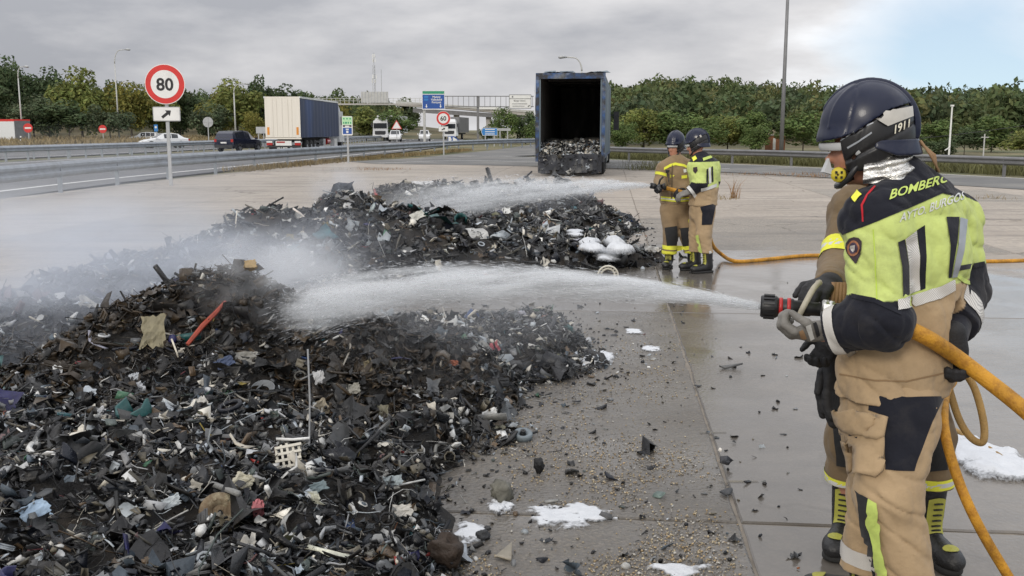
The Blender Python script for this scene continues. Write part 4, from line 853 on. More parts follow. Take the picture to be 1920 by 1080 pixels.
# shape library: unit pieces (verts, tris)
def tri(fs):
    o = []
    for f in fs: o += [(f[0], f[i], f[i + 1]) for i in range(1, len(f) - 1)]
    return o
def shape_shard(r, n=6, th=.05, bend=.25):
    a = np.sort(r.random(n)) * 6.28; rad = r.uniform(.35, .62, n); x, y = np.cos(a) * rad, np.sin(a) * rad * r.uniform(.4, .9); z = bend * (x * x - y * y * .5)
    V = np.concatenate([np.c_[x, y, z + th], np.c_[x, y, z - th]]); return V, tri([tuple(range(n)), tuple(range(2 * n - 1, n - 1, -1))] + [(i, n + i, n + (i + 1) % n, (i + 1) % n) for i in range(n)])
def shape_strip(r, n=6, w=.1, th=.02):
    t = np.linspace(-.5, .5, n); c = r.uniform(-1.6, 1.6); ph = r.random() * 6; z = c * t * t * .6 + .06 * np.sin(t * 9 + ph); y = r.uniform(-.5, .5) * t * t + .05 * np.sin(t * 7 + ph)
    w = w * (1 + .3 * np.sin(t * 5 + ph)); V = []
    for i in range(n): V += [(t[i], y[i] - w[i], z[i]), (t[i], y[i] + w[i], z[i] + r.normal() * .03), (t[i], y[i] + w[i], z[i] - th), (t[i], y[i] - w[i], z[i] - th)]
    F_ = [(0, 3, 2, 1), (4 * n - 4, 4 * n - 3, 4 * n - 2, 4 * n - 1)]
    for i in range(n - 1):
        for k in range(4): F_.append((4 * i + k, 4 * i + (k + 1) % 4, 4 * i + 4 + (k + 1) % 4, 4 * i + 4 + k))
    return np.array(V), tri(F_)
def shape_tube(r, n=8, rad=.012, curl=1., sides=3):
    p = np.cumsum(r.normal(size=(n, 3)) * np.array([.5, .5, .25]) * curl * .14 + np.array([.13, 0, 0]) * (2 - curl), 0); p -= p.mean(0); p /= max(np.abs(p).max() * 2, .01)
    for _ in range(1): p[1:-1] = (p[:-2] + 2 * p[1:-1] + p[2:]) / 4
    mb = MB().tube([tuple(q) for q in p], rad, sides, False); return np.array(mb.v), tri(mb.f)
def shape_crumple(r, n=5, amp=.16):
    g = np.linspace(-.5, .5, n); x, y = np.meshgrid(g, g, indexing='ij'); V = np.stack([x + r.normal(size=x.shape) * .06, (y + r.normal(size=x.shape) * .06) * r.uniform(.5, 1), r.normal(size=x.shape) * amp], -1).reshape(-1, 3)
    return V, tri([(i * n + j, (i + 1) * n + j, (i + 1) * n + j + 1, i * n + j + 1) for i in range(n - 1) for j in range(n - 1)])
def shape_chunk(r):
    bm = bmesh.new(); bmesh.ops.create_icosphere(bm, subdivisions=1, radius=.4); V = np.array([v.co[:] for v in bm.verts]); F_ = [tuple(v.index for v in f.verts) for f in bm.faces]; bm.free()
    return V * r.uniform(.45, 1.15, (len(V), 1)) * np.array([1, r.uniform(.5, 1), r.uniform(.35, .8)]), F_
def shape_cup(r, n=6):
    a = np.linspace(0, r.uniform(2.6, 5.5), n); V = []
    for q in a: V += [(cos(q) * .3, sin(q) * .3, -.3), (cos(q) * .34, sin(q) * .34, .3), (cos(q) * .28, sin(q) * .28, .3), (cos(q) * .25, sin(q) * .25, -.3)]
    return np.array(V), tri([(4 * i + k, 4 * i + (k + 1) % 4, 4 * i + 4 + (k + 1) % 4, 4 * i + 4 + k) for i in range(n - 1) for k in range(4)])
def shape_ring(r, n=9):
    mb = MB(); rr = r.uniform(.06, .13); V = []; F_ = []
    for i in range(n):
        a = 2 * pi * i / n
        for j in range(4): b = pi / 2 * j + .78; V.append(((.4 + rr * cos(b)) * cos(a), (.4 + rr * cos(b)) * sin(a) * .9, rr * sin(b)))
    return np.array(V), tri([(4 * i + k, 4 * i + (k + 1) % 4, 4 * ((i + 1) % n) + (k + 1) % 4, 4 * ((i + 1) % n) + k) for i in range(n) for k in range(4)])
def shape_panel(r):
    mb = MB().box((0, 0, 0), (1, r.uniform(.3, .7), .035)); w = r.uniform(.12, .25)
    mb.box((0, w, .05), (.95, .04, .09)).box((.0, -w * .6, .04), (.9, .03, .06)); return np.array(mb.v), tri(mb.f)
def shape_rod(r):
    mb = MB().tube([(-.5, 0, 0), (0, r.normal() * .03, r.normal() * .03), (.5, 0, 0)], r.uniform(.02, .05), 5); return np.array(mb.v), tri(mb.f)
_lr = np.random.default_rng(21)
LIB = {'shard': [shape_shard(_lr, _lr.integers(5, 8), _lr.uniform(.02, .06), _lr.uniform(-.7, .7)) for _ in range(10)], 'strip': [shape_strip(_lr, 4, _lr.uniform(.04, .13)) for _ in range(8)],
       'wire': [shape_tube(_lr, 5, _lr.uniform(.006, .013), _lr.uniform(.7, 1.5)) for _ in range(10)], 'hose': [shape_tube(_lr, 6, _lr.uniform(.02, .035), _lr.uniform(.5, 1.2), 5) for _ in range(5)],
       'film': [shape_crumple(_lr, 4, _lr.uniform(.08, .2)) for _ in range(8)], 'chunk': [shape_chunk(_lr) for _ in range(6)], 'cup': [shape_cup(_lr) for _ in range(4)], 'ring': [shape_ring(_lr) for _ in range(2)],
       'panel': [shape_panel(_lr) for _ in range(5)], 'rod': [shape_rod(_lr) for _ in range(4)]}
DARKS = np.array([(.012, .012, .014), (.018, .019, .023), (.03, .03, .033), (.014, .017, .027), (.022, .02, .018), (.04, .038, .036), (.010, .010, .011), (.03, .036, .045), (.05, .052, .056)])
MIDS = np.array([(.10, .105, .11), (.16, .165, .17), (.09, .085, .07), (.13, .115, .085), (.07, .09, .11), (.06, .075, .07), (.22, .22, .21), (.11, .075, .045)])
LIGHTS = np.array([(.55, .55, .53), (.68, .68, .66), (.45, .46, .47), (.52, .48, .40), (.40, .44, .48), (.60, .57, .50), (.33, .36, .38)])
BRIGHT = np.array([(.45, .05, .04), (.05, .11, .30), (.50, .17, .05), (.05, .18, .22), (.42, .33, .08), (.35, .10, .12), (.08, .20, .12)]) * .6
def palette(r, n, light=.15, mid=.22, bright=.007):
    q = r.random(n); out = DARKS[r.integers(0, len(DARKS), n)] * .62
    m = q < light + mid + bright; out[m] = MIDS[r.integers(0, len(MIDS), m.sum())]
    m = q < light + bright; out[m] = LIGHTS[r.integers(0, len(LIGHTS), m.sum())]
    m = q < bright; out[m] = BRIGHT[r.integers(0, len(BRIGHT), m.sum())]
    return out * r.uniform(.7, 1.25, (n, 1))
def rotmats(r, n, tilt, N=None):
    ax = r.random(n) * 6.28; u = r.normal(size=(n, 3)) * tilt + np.array([0, 0, 1.]) if N is None else N + r.normal(size=(n, 3)) * tilt
    z = u / np.linalg.norm(u, axis=1)[:, None]; h = np.stack([np.cos(ax), np.sin(ax), np.zeros(n)], 1); x = h - z * (h * z).sum(1)[:, None]; x /= np.linalg.norm(x, axis=1)[:, None]
    return np.stack([x, np.cross(z, x), z], 2)
def place(P, kinds, sizes, R, C):          # many pieces into one mesh
    Vs, Fs, Cs = [], [], []; o = 0; key = np.array([hash(k) for k in kinds])
    uk = {}
    for i, k in enumerate(kinds): uk.setdefault(k, []).append(i)
    for (nm, v), idx in uk.items():
        V, T = LIB[nm][v]; idx = np.array(idx); T = np.array(T); W = np.einsum('nij,vj->nvi', R[idx], V) * sizes[idx][:, None, None] + P[idx][:, None, :]
        Vs.append(W.reshape(-1, 3)); Fs.append((T[None] + (np.arange(len(idx)) * len(V))[:, None, None] + o).reshape(-1, 3)); o += len(idx) * len(V); Cs.append(np.repeat(C[idx], len(V), 0))
    return np.concatenate(Vs), np.concatenate(Fs), np.concatenate(Cs)
M_scrap = mat('burnt_scrap', rough=.31, var=.35, scale=9, attr='Col', spec=.38, var_rough=.18, bump=.25, bscale=70, space='World', dirt=(.02, .02, .021, .55))
M_core = mat('charred_core', (.009, .008, .0075), .8, var=.5, scale=8, bump=1.0, bscale=18, space='World', col2=(.022, .017, .012), c2s=4)
def pick(r, n, w):
    names = list(w); p = np.array([w[k] for k in names], float); p /= p.sum(); ch = r.choice(len(names), n, p=p)
    return [(names[c], int(r.integers(0, len(LIB[names[c]])))) for c in ch]
MIX = dict(shard=32, strip=19, wire=17, hose=3.5, film=19, chunk=7, cup=4, ring=1.5, panel=6, rod=6)
def sample_heap(r, H, n, box, dens=None, lo=.0):
    out = []; c = 0
    while c < n:
        P = np.c_[r.uniform(box[0], box[1], n), r.uniform(box[2], box[3], n)]; d = poly_dist(P, H['toe']); k = (d > lo) & (P[:, 0] > -.52 * P[:, 1] - .75)
        if dens is not None: k &= r.random(n) < dens(P)
        out.append(P[k]); c += k.sum()
    P = np.concatenate(out)[:n]; h, d = heap_h(P, H); e = .06
    hx, _ = heap_h(P + np.array([e, 0]), H); hy, _ = heap_h(P + np.array([0, e]), H); N = np.stack([-(hx - h) / e, -(hy - h) / e, np.ones(n)], 1); N /= np.linalg.norm(N, axis=1)[:, None]
    return np.c_[P, np.maximum(h, .005)], N
SOOT = [(-1.6, 6.35, .95), (-2.5, 6.0, .8), (-.7, 6.2, .7), (-.9, 5.6, .55)]
def build_heap(key, label, box, cell, nmain, nfine, size, nparts, psize, seed):
    H = HEAPS[key]; r = np.random.default_rng(seed); t = thing('scrap_heap', label, 'scrap heap', (0, 0, 0))
    gx_ = np.arange(box[0], box[1], cell); gy_ = np.arange(box[2], box[3], cell); X, Y = np.meshgrid(gx_, gy_, indexing='ij'); h, d = heap_h(np.c_[X.ravel(), Y.ravel()], H)
    V = np.c_[X.ravel(), Y.ravel(), h - .04]; ny = len(gy_); i, j = np.meshgrid(np.arange(len(gx_) - 1), np.arange(ny - 1), indexing='ij'); a = (i * ny + j).ravel(); Fq = np.stack([a, a + ny, a + ny + 1, a + 1], 1)
    Fq = Fq[(h[Fq] > -.01).any(1)]; used = np.unique(Fq); mp = np.zeros(len(V), int); mp[used] = np.arange(len(used))
    obj('charred_core', npmesh('charred_core', V[used], mp[Fq], True), M_core, t)
    near = None
    def sooty(P):
        if key != 'near': return np.zeros(len(P))
        s = np.zeros(len(P))
        for x, y, q in SOOT: s = np.maximum(s, np.exp(-((P[:, 0] - x) ** 2 + (P[:, 1] - y) ** 2) / (2 * (q * .6) ** 2)))
        return s
    P, N = sample_heap(r, H, nmain, box); C = palette(r, nmain); so = sooty(P); m = r.random(nmain) < so * 1.05
    C[m] = np.array([(.026, .019, .012), (.010, .009, .008), (.055, .038, .021), (.033, .024, .015)])[r.integers(0, 4, m.sum())]
    kinds = pick(r, nmain, MIX); S = size * np.exp(r.normal(size=nmain) * .45); S = np.array([s * (2.3 if k[0] in ('wire', 'rod') else 1.5 if k[0] in ('strip', 'hose') else 1) for s, k in zip(S, kinds)])
    P[:, 2] += r.uniform(-.02, .03, nmain); V1, F1, C1 = place(P, kinds, S, rotmats(r, nmain, .55, N), C)
    P, N = sample_heap(r, H, nfine, box); kinds = pick(r, nfine, dict(wire=45, strip=30, shard=25)); C = palette(r, nfine, .13, .22, .01); so = sooty(P); m = r.random(nfine) < so * 1.1; C[m] *= .5; C[m] += np.array([.006, .004, .001])
    S = size * .95 * np.exp(r.normal(size=nfine) * .35); S = np.array([s * (1.8 if k[0] == 'wire' else .8) for s, k in zip(S, kinds)])
    V2, F2, C2 = place(P, kinds, S, rotmats(r, nfine, .9, N), C)
    o = obj('loose_scrap', npmesh('loose_scrap', np.concatenate([V1, V2]), np.concatenate([F1, F2 + len(V1)]), False, np.concatenate([C1, C2])), M_scrap, t); o['kind'] = 'stuff'
    # the largest pieces, each its own part
    P, N = sample_heap(r, H, nparts, box, (lambda q: np.clip(1.3 - (q[:, 1] - box[2]) / (box[3] - box[2]) * .9, .1, 1)), .12); kinds = pick(r, nparts, dict(shard=32, strip=16, panel=10, film=22, cup=8, hose=6, chunk=5, rod=5, ring=2)); R = rotmats(r, nparts, .35, N)
    S = psize * np.exp(r.normal(size=nparts) * .42); so = sooty(P)
    NM = dict(shard='plastic_shard', strip='plastic_strip', panel='ribbed_panel', film='crumpled_sheet', cup='broken_casing', hose='hose_piece', chunk='melted_lump', rod='metal_rod', ring='ring')
    big = S > psize * 1.35; pal = palette(r, nparts, .16, .30, .012)
    S = S * np.clip(.45 + .12 * P[:, 1], .5, 1.) if key == 'near' else S
    pal[big] = DARKS[r.integers(0, len(DARKS), big.sum())]
    for k in range(nparts):
        nm, v = kinds[k]; c = pal[k] if r.random() > so[k] else np.array((.02, .017, .014)); q = tuple(np.round(c * 16) / 16 + .008)
        mk = (nm, v, q)
        if mk not in PCACHE:
            V, T = LIB[nm][v]; me = npmesh(NM[nm], V, np.array(T)); me.materials.append(mat('scrap_%.3f_%.3f_%.3f' % q, q, .42, var=.3, scale=6, bump=.15, bscale=30, dirt=(.02, .02, .02, .7), var_rough=.15)); PCACHE[mk] = me
        o = obj(NM[nm], PCACHE[mk], None, t, tuple(P[k] + np.array([0, 0, .025]))); s = S[k] * (1.7 if nm in ('strip', 'hose', 'rod') else 1); o.scale = (s, s, s)
        o.rotation_euler = Matrix(R[k].tolist()).to_euler()
    return t
PCACHE = {}
build_heap('near', 'big black heap of burnt scrap in front of the fire crew with the nozzle', (-4.6, 1.0, 2.4, 9.8), .045, 15500, 17500, .052, 285, .098, 1)
build_heap('far', 'long low heap of burnt scrap stretching to the burnt trailer', (-5.6, 2.4, 6.0, 19.7), .07, 10500, 6000, .092, 240, .16, 2)
# charred load inside the trailer
def load():
    r = np.random.default_rng(5); t = thing('charred_load', 'grey and white ash-covered load lying in the burnt trailer', 'scrap load', TRAILER.location, TRAILER.rotation_euler.z)
    n1, n2 = 40, 60; xs = np.linspace(-1.18, 1.18, n1); ys = np.linspace(0, 7, n2); X, Y = np.meshgrid(xs, ys, indexing='ij'); q = np.stack([X, Y, X * 0], -1)
    Z = .80 + np.clip(Y / .5, 0, 1) * .30 + np.clip(Y - .5, 0, 5) * .05 + (fbm(q * 3, 4) - .5) * .35; i, j = np.meshgrid(np.arange(n1 - 1), np.arange(n2 - 1), indexing='ij'); a = (i * n2 + j).ravel()
    obj('ash_bed', npmesh('ash_bed', np.stack([X, Y, Z], -1).reshape(-1, 3), np.stack([a, a + n2, a + n2 + 1, a + 1], 1), True), mat('ash', (.20, .19, .18), .9, var=.5, scale=3, bump=1, bscale=16, col2=(.42, .41, .385), c2s=1.6), t)
    n = 2600; P = np.c_[r.uniform(-1.15, 1.15, n), r.random(n) ** 1.6 * 3.2, np.zeros(n)]; Q = np.c_[P[:, :2], np.zeros(n)]
    P[:, 2] = .82 + np.clip(P[:, 1] / .5, 0, 1) * .30 + np.clip(P[:, 1] - .5, 0, 5) * .05 + (fbm(Q * 3, 4) - .5) * .35
    C = palette(r, n, .40, .22, 0); V, T, C = place(P, pick(r, n, dict(shard=3, film=4, strip=3, wire=3)), .11 * np.exp(r.normal(size=n) * .4), rotmats(r, n, .8), C)
    o = obj('burnt_scraps', npmesh('burnt_scraps', V, T, False, C), M_scrap, t); o['kind'] = 'stuff'
    n = 220; P = np.c_[r.uniform(-1.15, 1.15, n), r.uniform(-.26, -.14, n), .15 + r.random(n) * .7]; V, T, C = place(P, pick(r, n, dict(wire=5, film=2, strip=3, shard=2)), .10 * np.exp(r.normal(size=n) * .4), rotmats(r, n, 3.), palette(r, n, .12, .3, 0))
    o = obj('hanging_scraps', npmesh('hanging_scraps', V, T, False, C), M_scrap, t); o['kind'] = 'stuff'
load()
# ------------------------------------------------------------------ people: smooth surfaces grown round a posed skeleton
def A(v): return np.array(v, np.float64)
class Sdf:
    def __init__(s, k=.03): s.pr = []; s.k = k
    def cone(s, a, b, ra, rb=None, k=None): s.pr.append(('c', A(a), A(b), ra, ra if rb is None else rb, k)); return s
    def ell(s, a, b, u, sa, sb=None, k=None):      # elliptical bone: u = width axis, sizes (half width, half depth)
        s.pr.append(('e', A(a), A(b), A(u), sa, sb or sa, k)); return s
    def blob(s, c, R, r, k=None): s.pr.append(('b', A(c), np.array(R, float), A(r), None, k)); return s
    def d1(s, p, P):
        if p[0] == 'c':
            a, b = p[1], p[2]; ab = b - a; t = np.clip((P - a) @ ab / max(ab @ ab, 1e-9), 0, 1); return np.linalg.norm(P - a - t[:, None] * ab, axis=1) - (p[3] + (p[4] - p[3]) * t)
        if p[0] == 'e':
            a, b = p[1], p[2]; ab = b - a; L = np.linalg.norm(ab); x = ab / max(L, 1e-9); u = p[3] - x * (p[3] @ x); u /= np.linalg.norm(u); v = np.cross(x, u); q = P - a; ax = q @ x; t = np.clip(ax / max(L, 1e-9), 0, 1)
            w = p[4][0] + (p[5][0] - p[4][0]) * t; d = p[4][1] + (p[5][1] - p[4][1]) * t; m = np.minimum(w, d); e = ax - t * L
            return (np.sqrt((q @ u / w) ** 2 + (q @ v / d) ** 2 + (e / m) ** 2) - 1) * m
        q = (P - p[1]) @ p[2]; k = np.sqrt(((q / p[3]) ** 2).sum(1)); return (k - 1) * p[3].min()
    def ev(s, P, ids=False):
        f = None; best = None; bi = None
        for i, p in enumerate(s.pr):
            d = s.d1(p, P); k = s.k if p[-1] is None else p[-1]
            if ids:
                if best is None: best = d.copy(); bi = np.zeros(len(P), int)
                else: m = d < best; best[m] = d[m]; bi[m] = i
            if f is None: f = d
            else: h = np.clip(.5 + .5 * (f - d) / k, 0, 1); f = f + (d - f) * h - k * h * (1 - h)
        return (f, bi) if ids else f
    def bounds(s, pad=.06):
        lo = np.full(3, 1e9); hi = -lo
        for p in s.pr:
            if p[0] == 'b': r = p[3].max(); pts = [p[1]]
            elif p[0] == 'c': r = max(p[3], p[4]); pts = [p[1], p[2]]
            else: r = max(p[4] + p[5]); pts = [p[1], p[2]]
            for q in pts: lo = np.minimum(lo, q - r - pad); hi = np.maximum(hi, q + r + pad)
        return lo, hi
def nets(fn, lo, hi, h):                           # surface nets over a grid
    n = np.ceil((hi - lo) / h).astype(int) + 1; gx_, gy_, gz_ = [lo[i] + h * np.arange(n[i]) for i in range(3)]
    P = np.stack(np.meshgrid(gx_, gy_, gz_, indexing='ij'), -1).reshape(-1, 3); f = np.concatenate([fn(P[i:i + 400000]) for i in range(0, len(P), 400000)]).reshape(n)
    s = f < 0; c = n - 1; cnt = np.zeros(c, np.int8); acc = np.zeros((*c, 3)); ne = np.zeros(c)
    offs = [(0, 0, 0), (1, 0, 0), (0, 1, 0), (1, 1, 0), (0, 0, 1), (1, 0, 1), (0, 1, 1), (1, 1, 1)]
    def sl(a, o): return a[o[0]:o[0] + c[0], o[1]:o[1] + c[1], o[2]:o[2] + c[2]]
    for i in range(8):
        for ax in range(3):
            o = offs[i]
            if o[ax]: continue
            o2 = list(o); o2[ax] = 1; fa, fb = sl(f, o), sl(f, o2); x = (fa < 0) != (fb < 0); t = np.where(x, fa / np.where(x, fa - fb, 1), 0)
            for q in range(3): acc[..., q] += np.where(x, o[q] + (t if q == ax else 0), 0)
            ne += x
    act = ne > 0; idx = np.full(c, -1); idx[act] = np.arange(act.sum()); base = np.stack(np.nonzero(act), 1); V = lo + h * (base + acc[act] / ne[act][:, None]); Q = []
    for ax in range(3):
        o = [slice(1, c[0]), slice(1, c[1]), slice(1, c[2])]; o[ax] = slice(0, c[ax]); i0 = np.stack(np.meshgrid(*[np.arange(q.start, q.stop) for q in o], indexing='ij'), -1).reshape(-1, 3)
        e = np.eye(3, dtype=int)[ax]; a = s[tuple(i0.T)]; b = s[tuple((i0 + e).T)]; m = a != b; i0 = i0[m]; a = a[m]; u, v = [np.eye(3, dtype=int)[q] for q in ((1, 2), (2, 0), (0, 1))[ax]]
        q = np.stack([idx[tuple((i0 - u - v).T)], idx[tuple((i0 - v).T)], idx[tuple(i0.T)], idx[tuple((i0 - u).T)]], 1); q[~a] = q[~a][:, ::-1]; Q.append(q)
    return V, np.concatenate(Q)
def relax(V, Q, n=2, lam=.5):
    for _ in range(n):
        s = np.zeros_like(V); c = np.zeros(len(V))
        for i in range(4):
            for j in ((i + 1) % 4, (i + 3) % 4): np.add.at(s, Q[:, i], V[Q[:, j]]); np.add.at(c, Q[:, i], 1)
        V = V + lam * (s / np.maximum(c, 1)[:, None] - V)
    return V
def proj(P):
    q = np.asarray(P) - np.array([0, 0, CH]); c, s = cos(PITCH), sin(PITCH); d = q[:, 1] * c - q[:, 2] * s; return np.stack([960 + F * q[:, 0] / d, 540 - F * (q[:, 1] * s + q[:, 2] * c) / d], 1)
def below(pp, pts):                                # is the projected point lower than a polyline x->y
    x = [p[0] for p in pts]; y = [p[1] for p in pts]; return pp[:, 1] > np.interp(pp[:, 0], x, y)
def folds(P, amp, f=(9, 9, 14), seed=0.):
    P = np.stack([P[:, 0], P[:, 1], P[:, 2] + .55 * P[:, 0] - .3 * P[:, 1]], 1); n = fbm(P * np.array(f) + seed, 2); r = 1 - np.abs(2 * n - 1); n2 = fbm(P * np.array(f)[[1, 2, 0]] * 2.1 + seed + 31, 2); r2 = 1 - np.abs(2 * n2 - 1); return amp * (.75 * (r ** 6) - .5 * r ** 1.5) - amp * .30 + amp * .35 * r2 ** 6 + amp * .6 * (fbm(P * 5 + seed + 4, 2) - .5)
def cloth(name, sd, h, root, m, cut=None, amp=.006, seed=0., col=None, rl=1, f=(9, 9, 14), pad=.05):
    def fn(P):
        d = sd.ev(P) + folds(P, amp, f, seed)
        return d if cut is None else np.maximum(d, cut(P))
    lo, hi = sd.bounds(pad); V, Q = nets(fn, lo, hi, h); V = relax(V, Q, rl)
    C = None
    if col is not None: _, ids = sd.ev(V, True); C = col(V, ids)
    me = npmesh(name, V - A(root.location), Q, True, C); o = obj(name, me, m, root); o['w'] = 0; del o['w']
    return o, V, Q
def bvh(V, Q): return BVHTree.FromPolygons([Vector(v) for v in V], [tuple(int(i) for i in q) for q in Q])
def decal(name, tree, root, m, poly=None, tris=None, off_=.003, step=8., depth=None):
    # a sewn-on piece laid on the cloth: outline given as seen in the photograph, dropped onto the surface
    if tris is None:
        Pp = []; n = len(poly)
        for i in range(n):
            a, b = A(poly[i]), A(poly[(i + 1) % n]); k = max(int(np.linalg.norm(b - a) / step), 1); Pp += [tuple(a + (b - a) * j / k) for j in range(k)]
        nb = len(Pp); lo, hi = np.min(Pp, 0), np.max(Pp, 0)
        for x in np.arange(lo[0] + step * .5, hi[0], step):
            for y in np.arange(lo[1] + step * .5, hi[1], step):
                if inside((x, y), Pp[:nb]) and poly_dist(np.array([[x, y]]), Pp[:nb])[0] > step * .35: Pp.append((x, y))
        vs, _, fs, *_ = geometry.delaunay_2d_cdt([Vector(p) for p in Pp], [], [list(range(nb))], 1, 1e-4); pts = [(v.x, v.y) for v in vs]
    else: pts, fs = tris
    W = []; o0 = Vector((0, 0, CH)); ok = []
    for x, y in pts:
        d = ray(x, y).normalized(); hit, nrm, _, _ = tree.ray_cast(o0, d)
        if hit is None or (depth and abs(hit.y - depth[0]) > depth[1]): W.append(None); continue
        nrm = nrm if nrm.dot(d) < 0 else -nrm; W.append(hit + nrm * off_)
    used = {}; vs2 = []; f2 = []
    for f_ in fs:
        if any(W[i] is None for i in f_): continue
        if max((W[a] - W[b]).length for a in f_ for b in f_) > .12: continue
        for i in f_:
            if i not in used: used[i] = len(vs2); vs2.append(W[i] - Vector(root.location))
        f2.append(tuple(used[i] for i in f_))
    if not f2: return None
    me = bpy.data.meshes.new(name); me.from_pydata(vs2, [], f2); me.update(); me.polygons.foreach_set('use_smooth', [True] * len(f2)); return obj(name, me, m, root)
def decal_text(name, tree, root, m, txt, a, b, hpx, shear=0., bold=.02, arc=0.):   # lettering from pixel a to pixel b
    V, T = text_tris(txt, bold); bm = bmesh.new(); vs = [bm.verts.new((x, y, 0)) for x, y in V]
    for t_ in T:
        try: bm.faces.new([vs[i] for i in t_])
        except ValueError: pass
    for _ in range(2):
        e = [q for q in bm.edges if q.calc_length() > .35]
        if e: bmesh.ops.subdivide_edges(bm, edges=e, cuts=1); bmesh.ops.triangulate(bm, faces=bm.faces[:])
    V = np.array([v.co[:2] for v in bm.verts]); bm.verts.index_update(); T = [tuple(v.index for v in f_.verts) for f_ in bm.faces]; bm.free()
    w = V[:, 0].max(); a, b = A(a), A(b); d = b - a; up = A((d[1], -d[0])) / np.linalg.norm(d) ; up = A((shear, -1.)) if shear is not None else up
    u = V[:, 0] / w
    pts = [tuple(a + d * uu + up * (v * hpx) + A((0, -arc * 4 * uu * (1 - uu)))) for uu, v in zip(u, V[:, 1])]
    return decal(name, tree, root, m, tris=(pts, T), off_=.004)
# materials of the kit
def fabric(name, col=None, attr=None, rough=.85, hatch=None):
    return mat(name, col or (.5, .5, .5), rough, var=.13, scale=14, bump=.45, bscale=10, attr=attr, spec=.2, dirt=(.05, .045, .04, .42), sheen=.1)
M_kit = fabric('turnout_cloth', attr='Col'); M_tan = fabric('tan_cloth', (.41, .295, .175)); M_navyc = fabric('navy_cloth', (.012, .013, .02)); M_brown = fabric('brown_cloth', (.20, .145, .085))
M_hv = fabric('hi_vis_cloth', (.53, .65, .16)); M_hvy = fabric('hi_vis_yellow', (.80, .80, .08)); M_piping = fabric('red_piping', (.45, .02, .03)); M_padk = fabric('knee_pad_cloth', (.025, .026, .028))
def hatch_mat(name, c1, c2, sc, rot):
    m = mat(name, c1, .45, var=.06, scale=6, spec=.5); nt = m.node_tree; N = nt.nodes; L = nt.links; b = N['Principled BSDF']; src = b.inputs['Base Color'].links[0].from_socket
    w = N.new('ShaderNodeTexWave'); w.inputs['Scale'].default_value = sc; mp = N.new('ShaderNodeMapping'); mp.inputs['Rotation'].default_value = rot; tc = N.new('ShaderNodeTexCoord'); L.new(tc.outputs['Object'], mp.inputs[0]); L.new(mp.outputs[0], w.inputs[0])
    mx = N.new('ShaderNodeMix'); mx.data_type = 'RGBA'; mr = N.new('ShaderNodeMapRange'); mr.inputs[1].default_value = .25; mr.inputs[2].default_value = .55; L.new(w.outputs['Fac'], mr.inputs[0]); L.new(mr.outputs[0], mx.inputs[0]); L.new(src, mx.inputs[7]); mx.inputs[6].default_value = (*c2, 1); L.new(mx.outputs[2], b.inputs['Base Color']); return m
M_refl = hatch_mat('reflective_tape', (.66, .64, .60), (.40, .38, .36), 95, (0, radians(40), radians(30))); M_reflg = mat('reflective_grey', (.30, .32, .35), .4, var=.08)
M_reflw = mat('reflective_plain', (.62, .62, .60), .4, var=.1, scale=8)
M_helm = mat('helmet_navy', (.006, .010, .032), .36, var=.15, scale=7, spec=.35, coat=.12, var_rough=.1, dirt=(.10, .10, .11, .30)); M_hblack = mat('helmet_black', (.010, .010, .012), .4, var=.15, scale=12, dirt=(.08, .08, .08, .25))
M_hsilver = mat('aluminised_cloth', (.72, .70, .66), .26, .92, var=.15, scale=14, bump=.7, bscale=22); M_hpanel = mat('helmet_reflector', (.46, .44, .40), .4, var=.12, scale=30); M_num = mat('cream_number', (.78, .74, .60), .5, var=.05)
M_skin = mat('skin', (.46, .22, .145), .5, var=.08, scale=20, spec=.4); M_eye = mat('eye', (.05, .035, .03), .15, var=0.); M_gblack = mat('glove_black', (.014, .014, .016), .7, var=.2, scale=20, bump=.3, bscale=120); M_ggrey = mat('glove_grey', (.19, .18, .165), .75, var=.2, scale=20, bump=.3, bscale=120); M_gtan = mat('glove_tan', (.28, .17, .09), .8, var=.2, scale=20)
M_bootb = mat('boot_leather', (.014, .014, .015), .42, var=.2, scale=16, bump=.3, bscale=60); M_booty = mat('boot_yellow', (.36, .35, .06), .6, var=.15, scale=16); M_sole = mat('boot_sole', (.02, .02, .02), .8, var=.2); M_yell = mat('strap_yellow', (.62, .50, .04), .5, var=.1); M_strapg = mat('strap_grey', (.48, .49, .50), .6, var=.1)

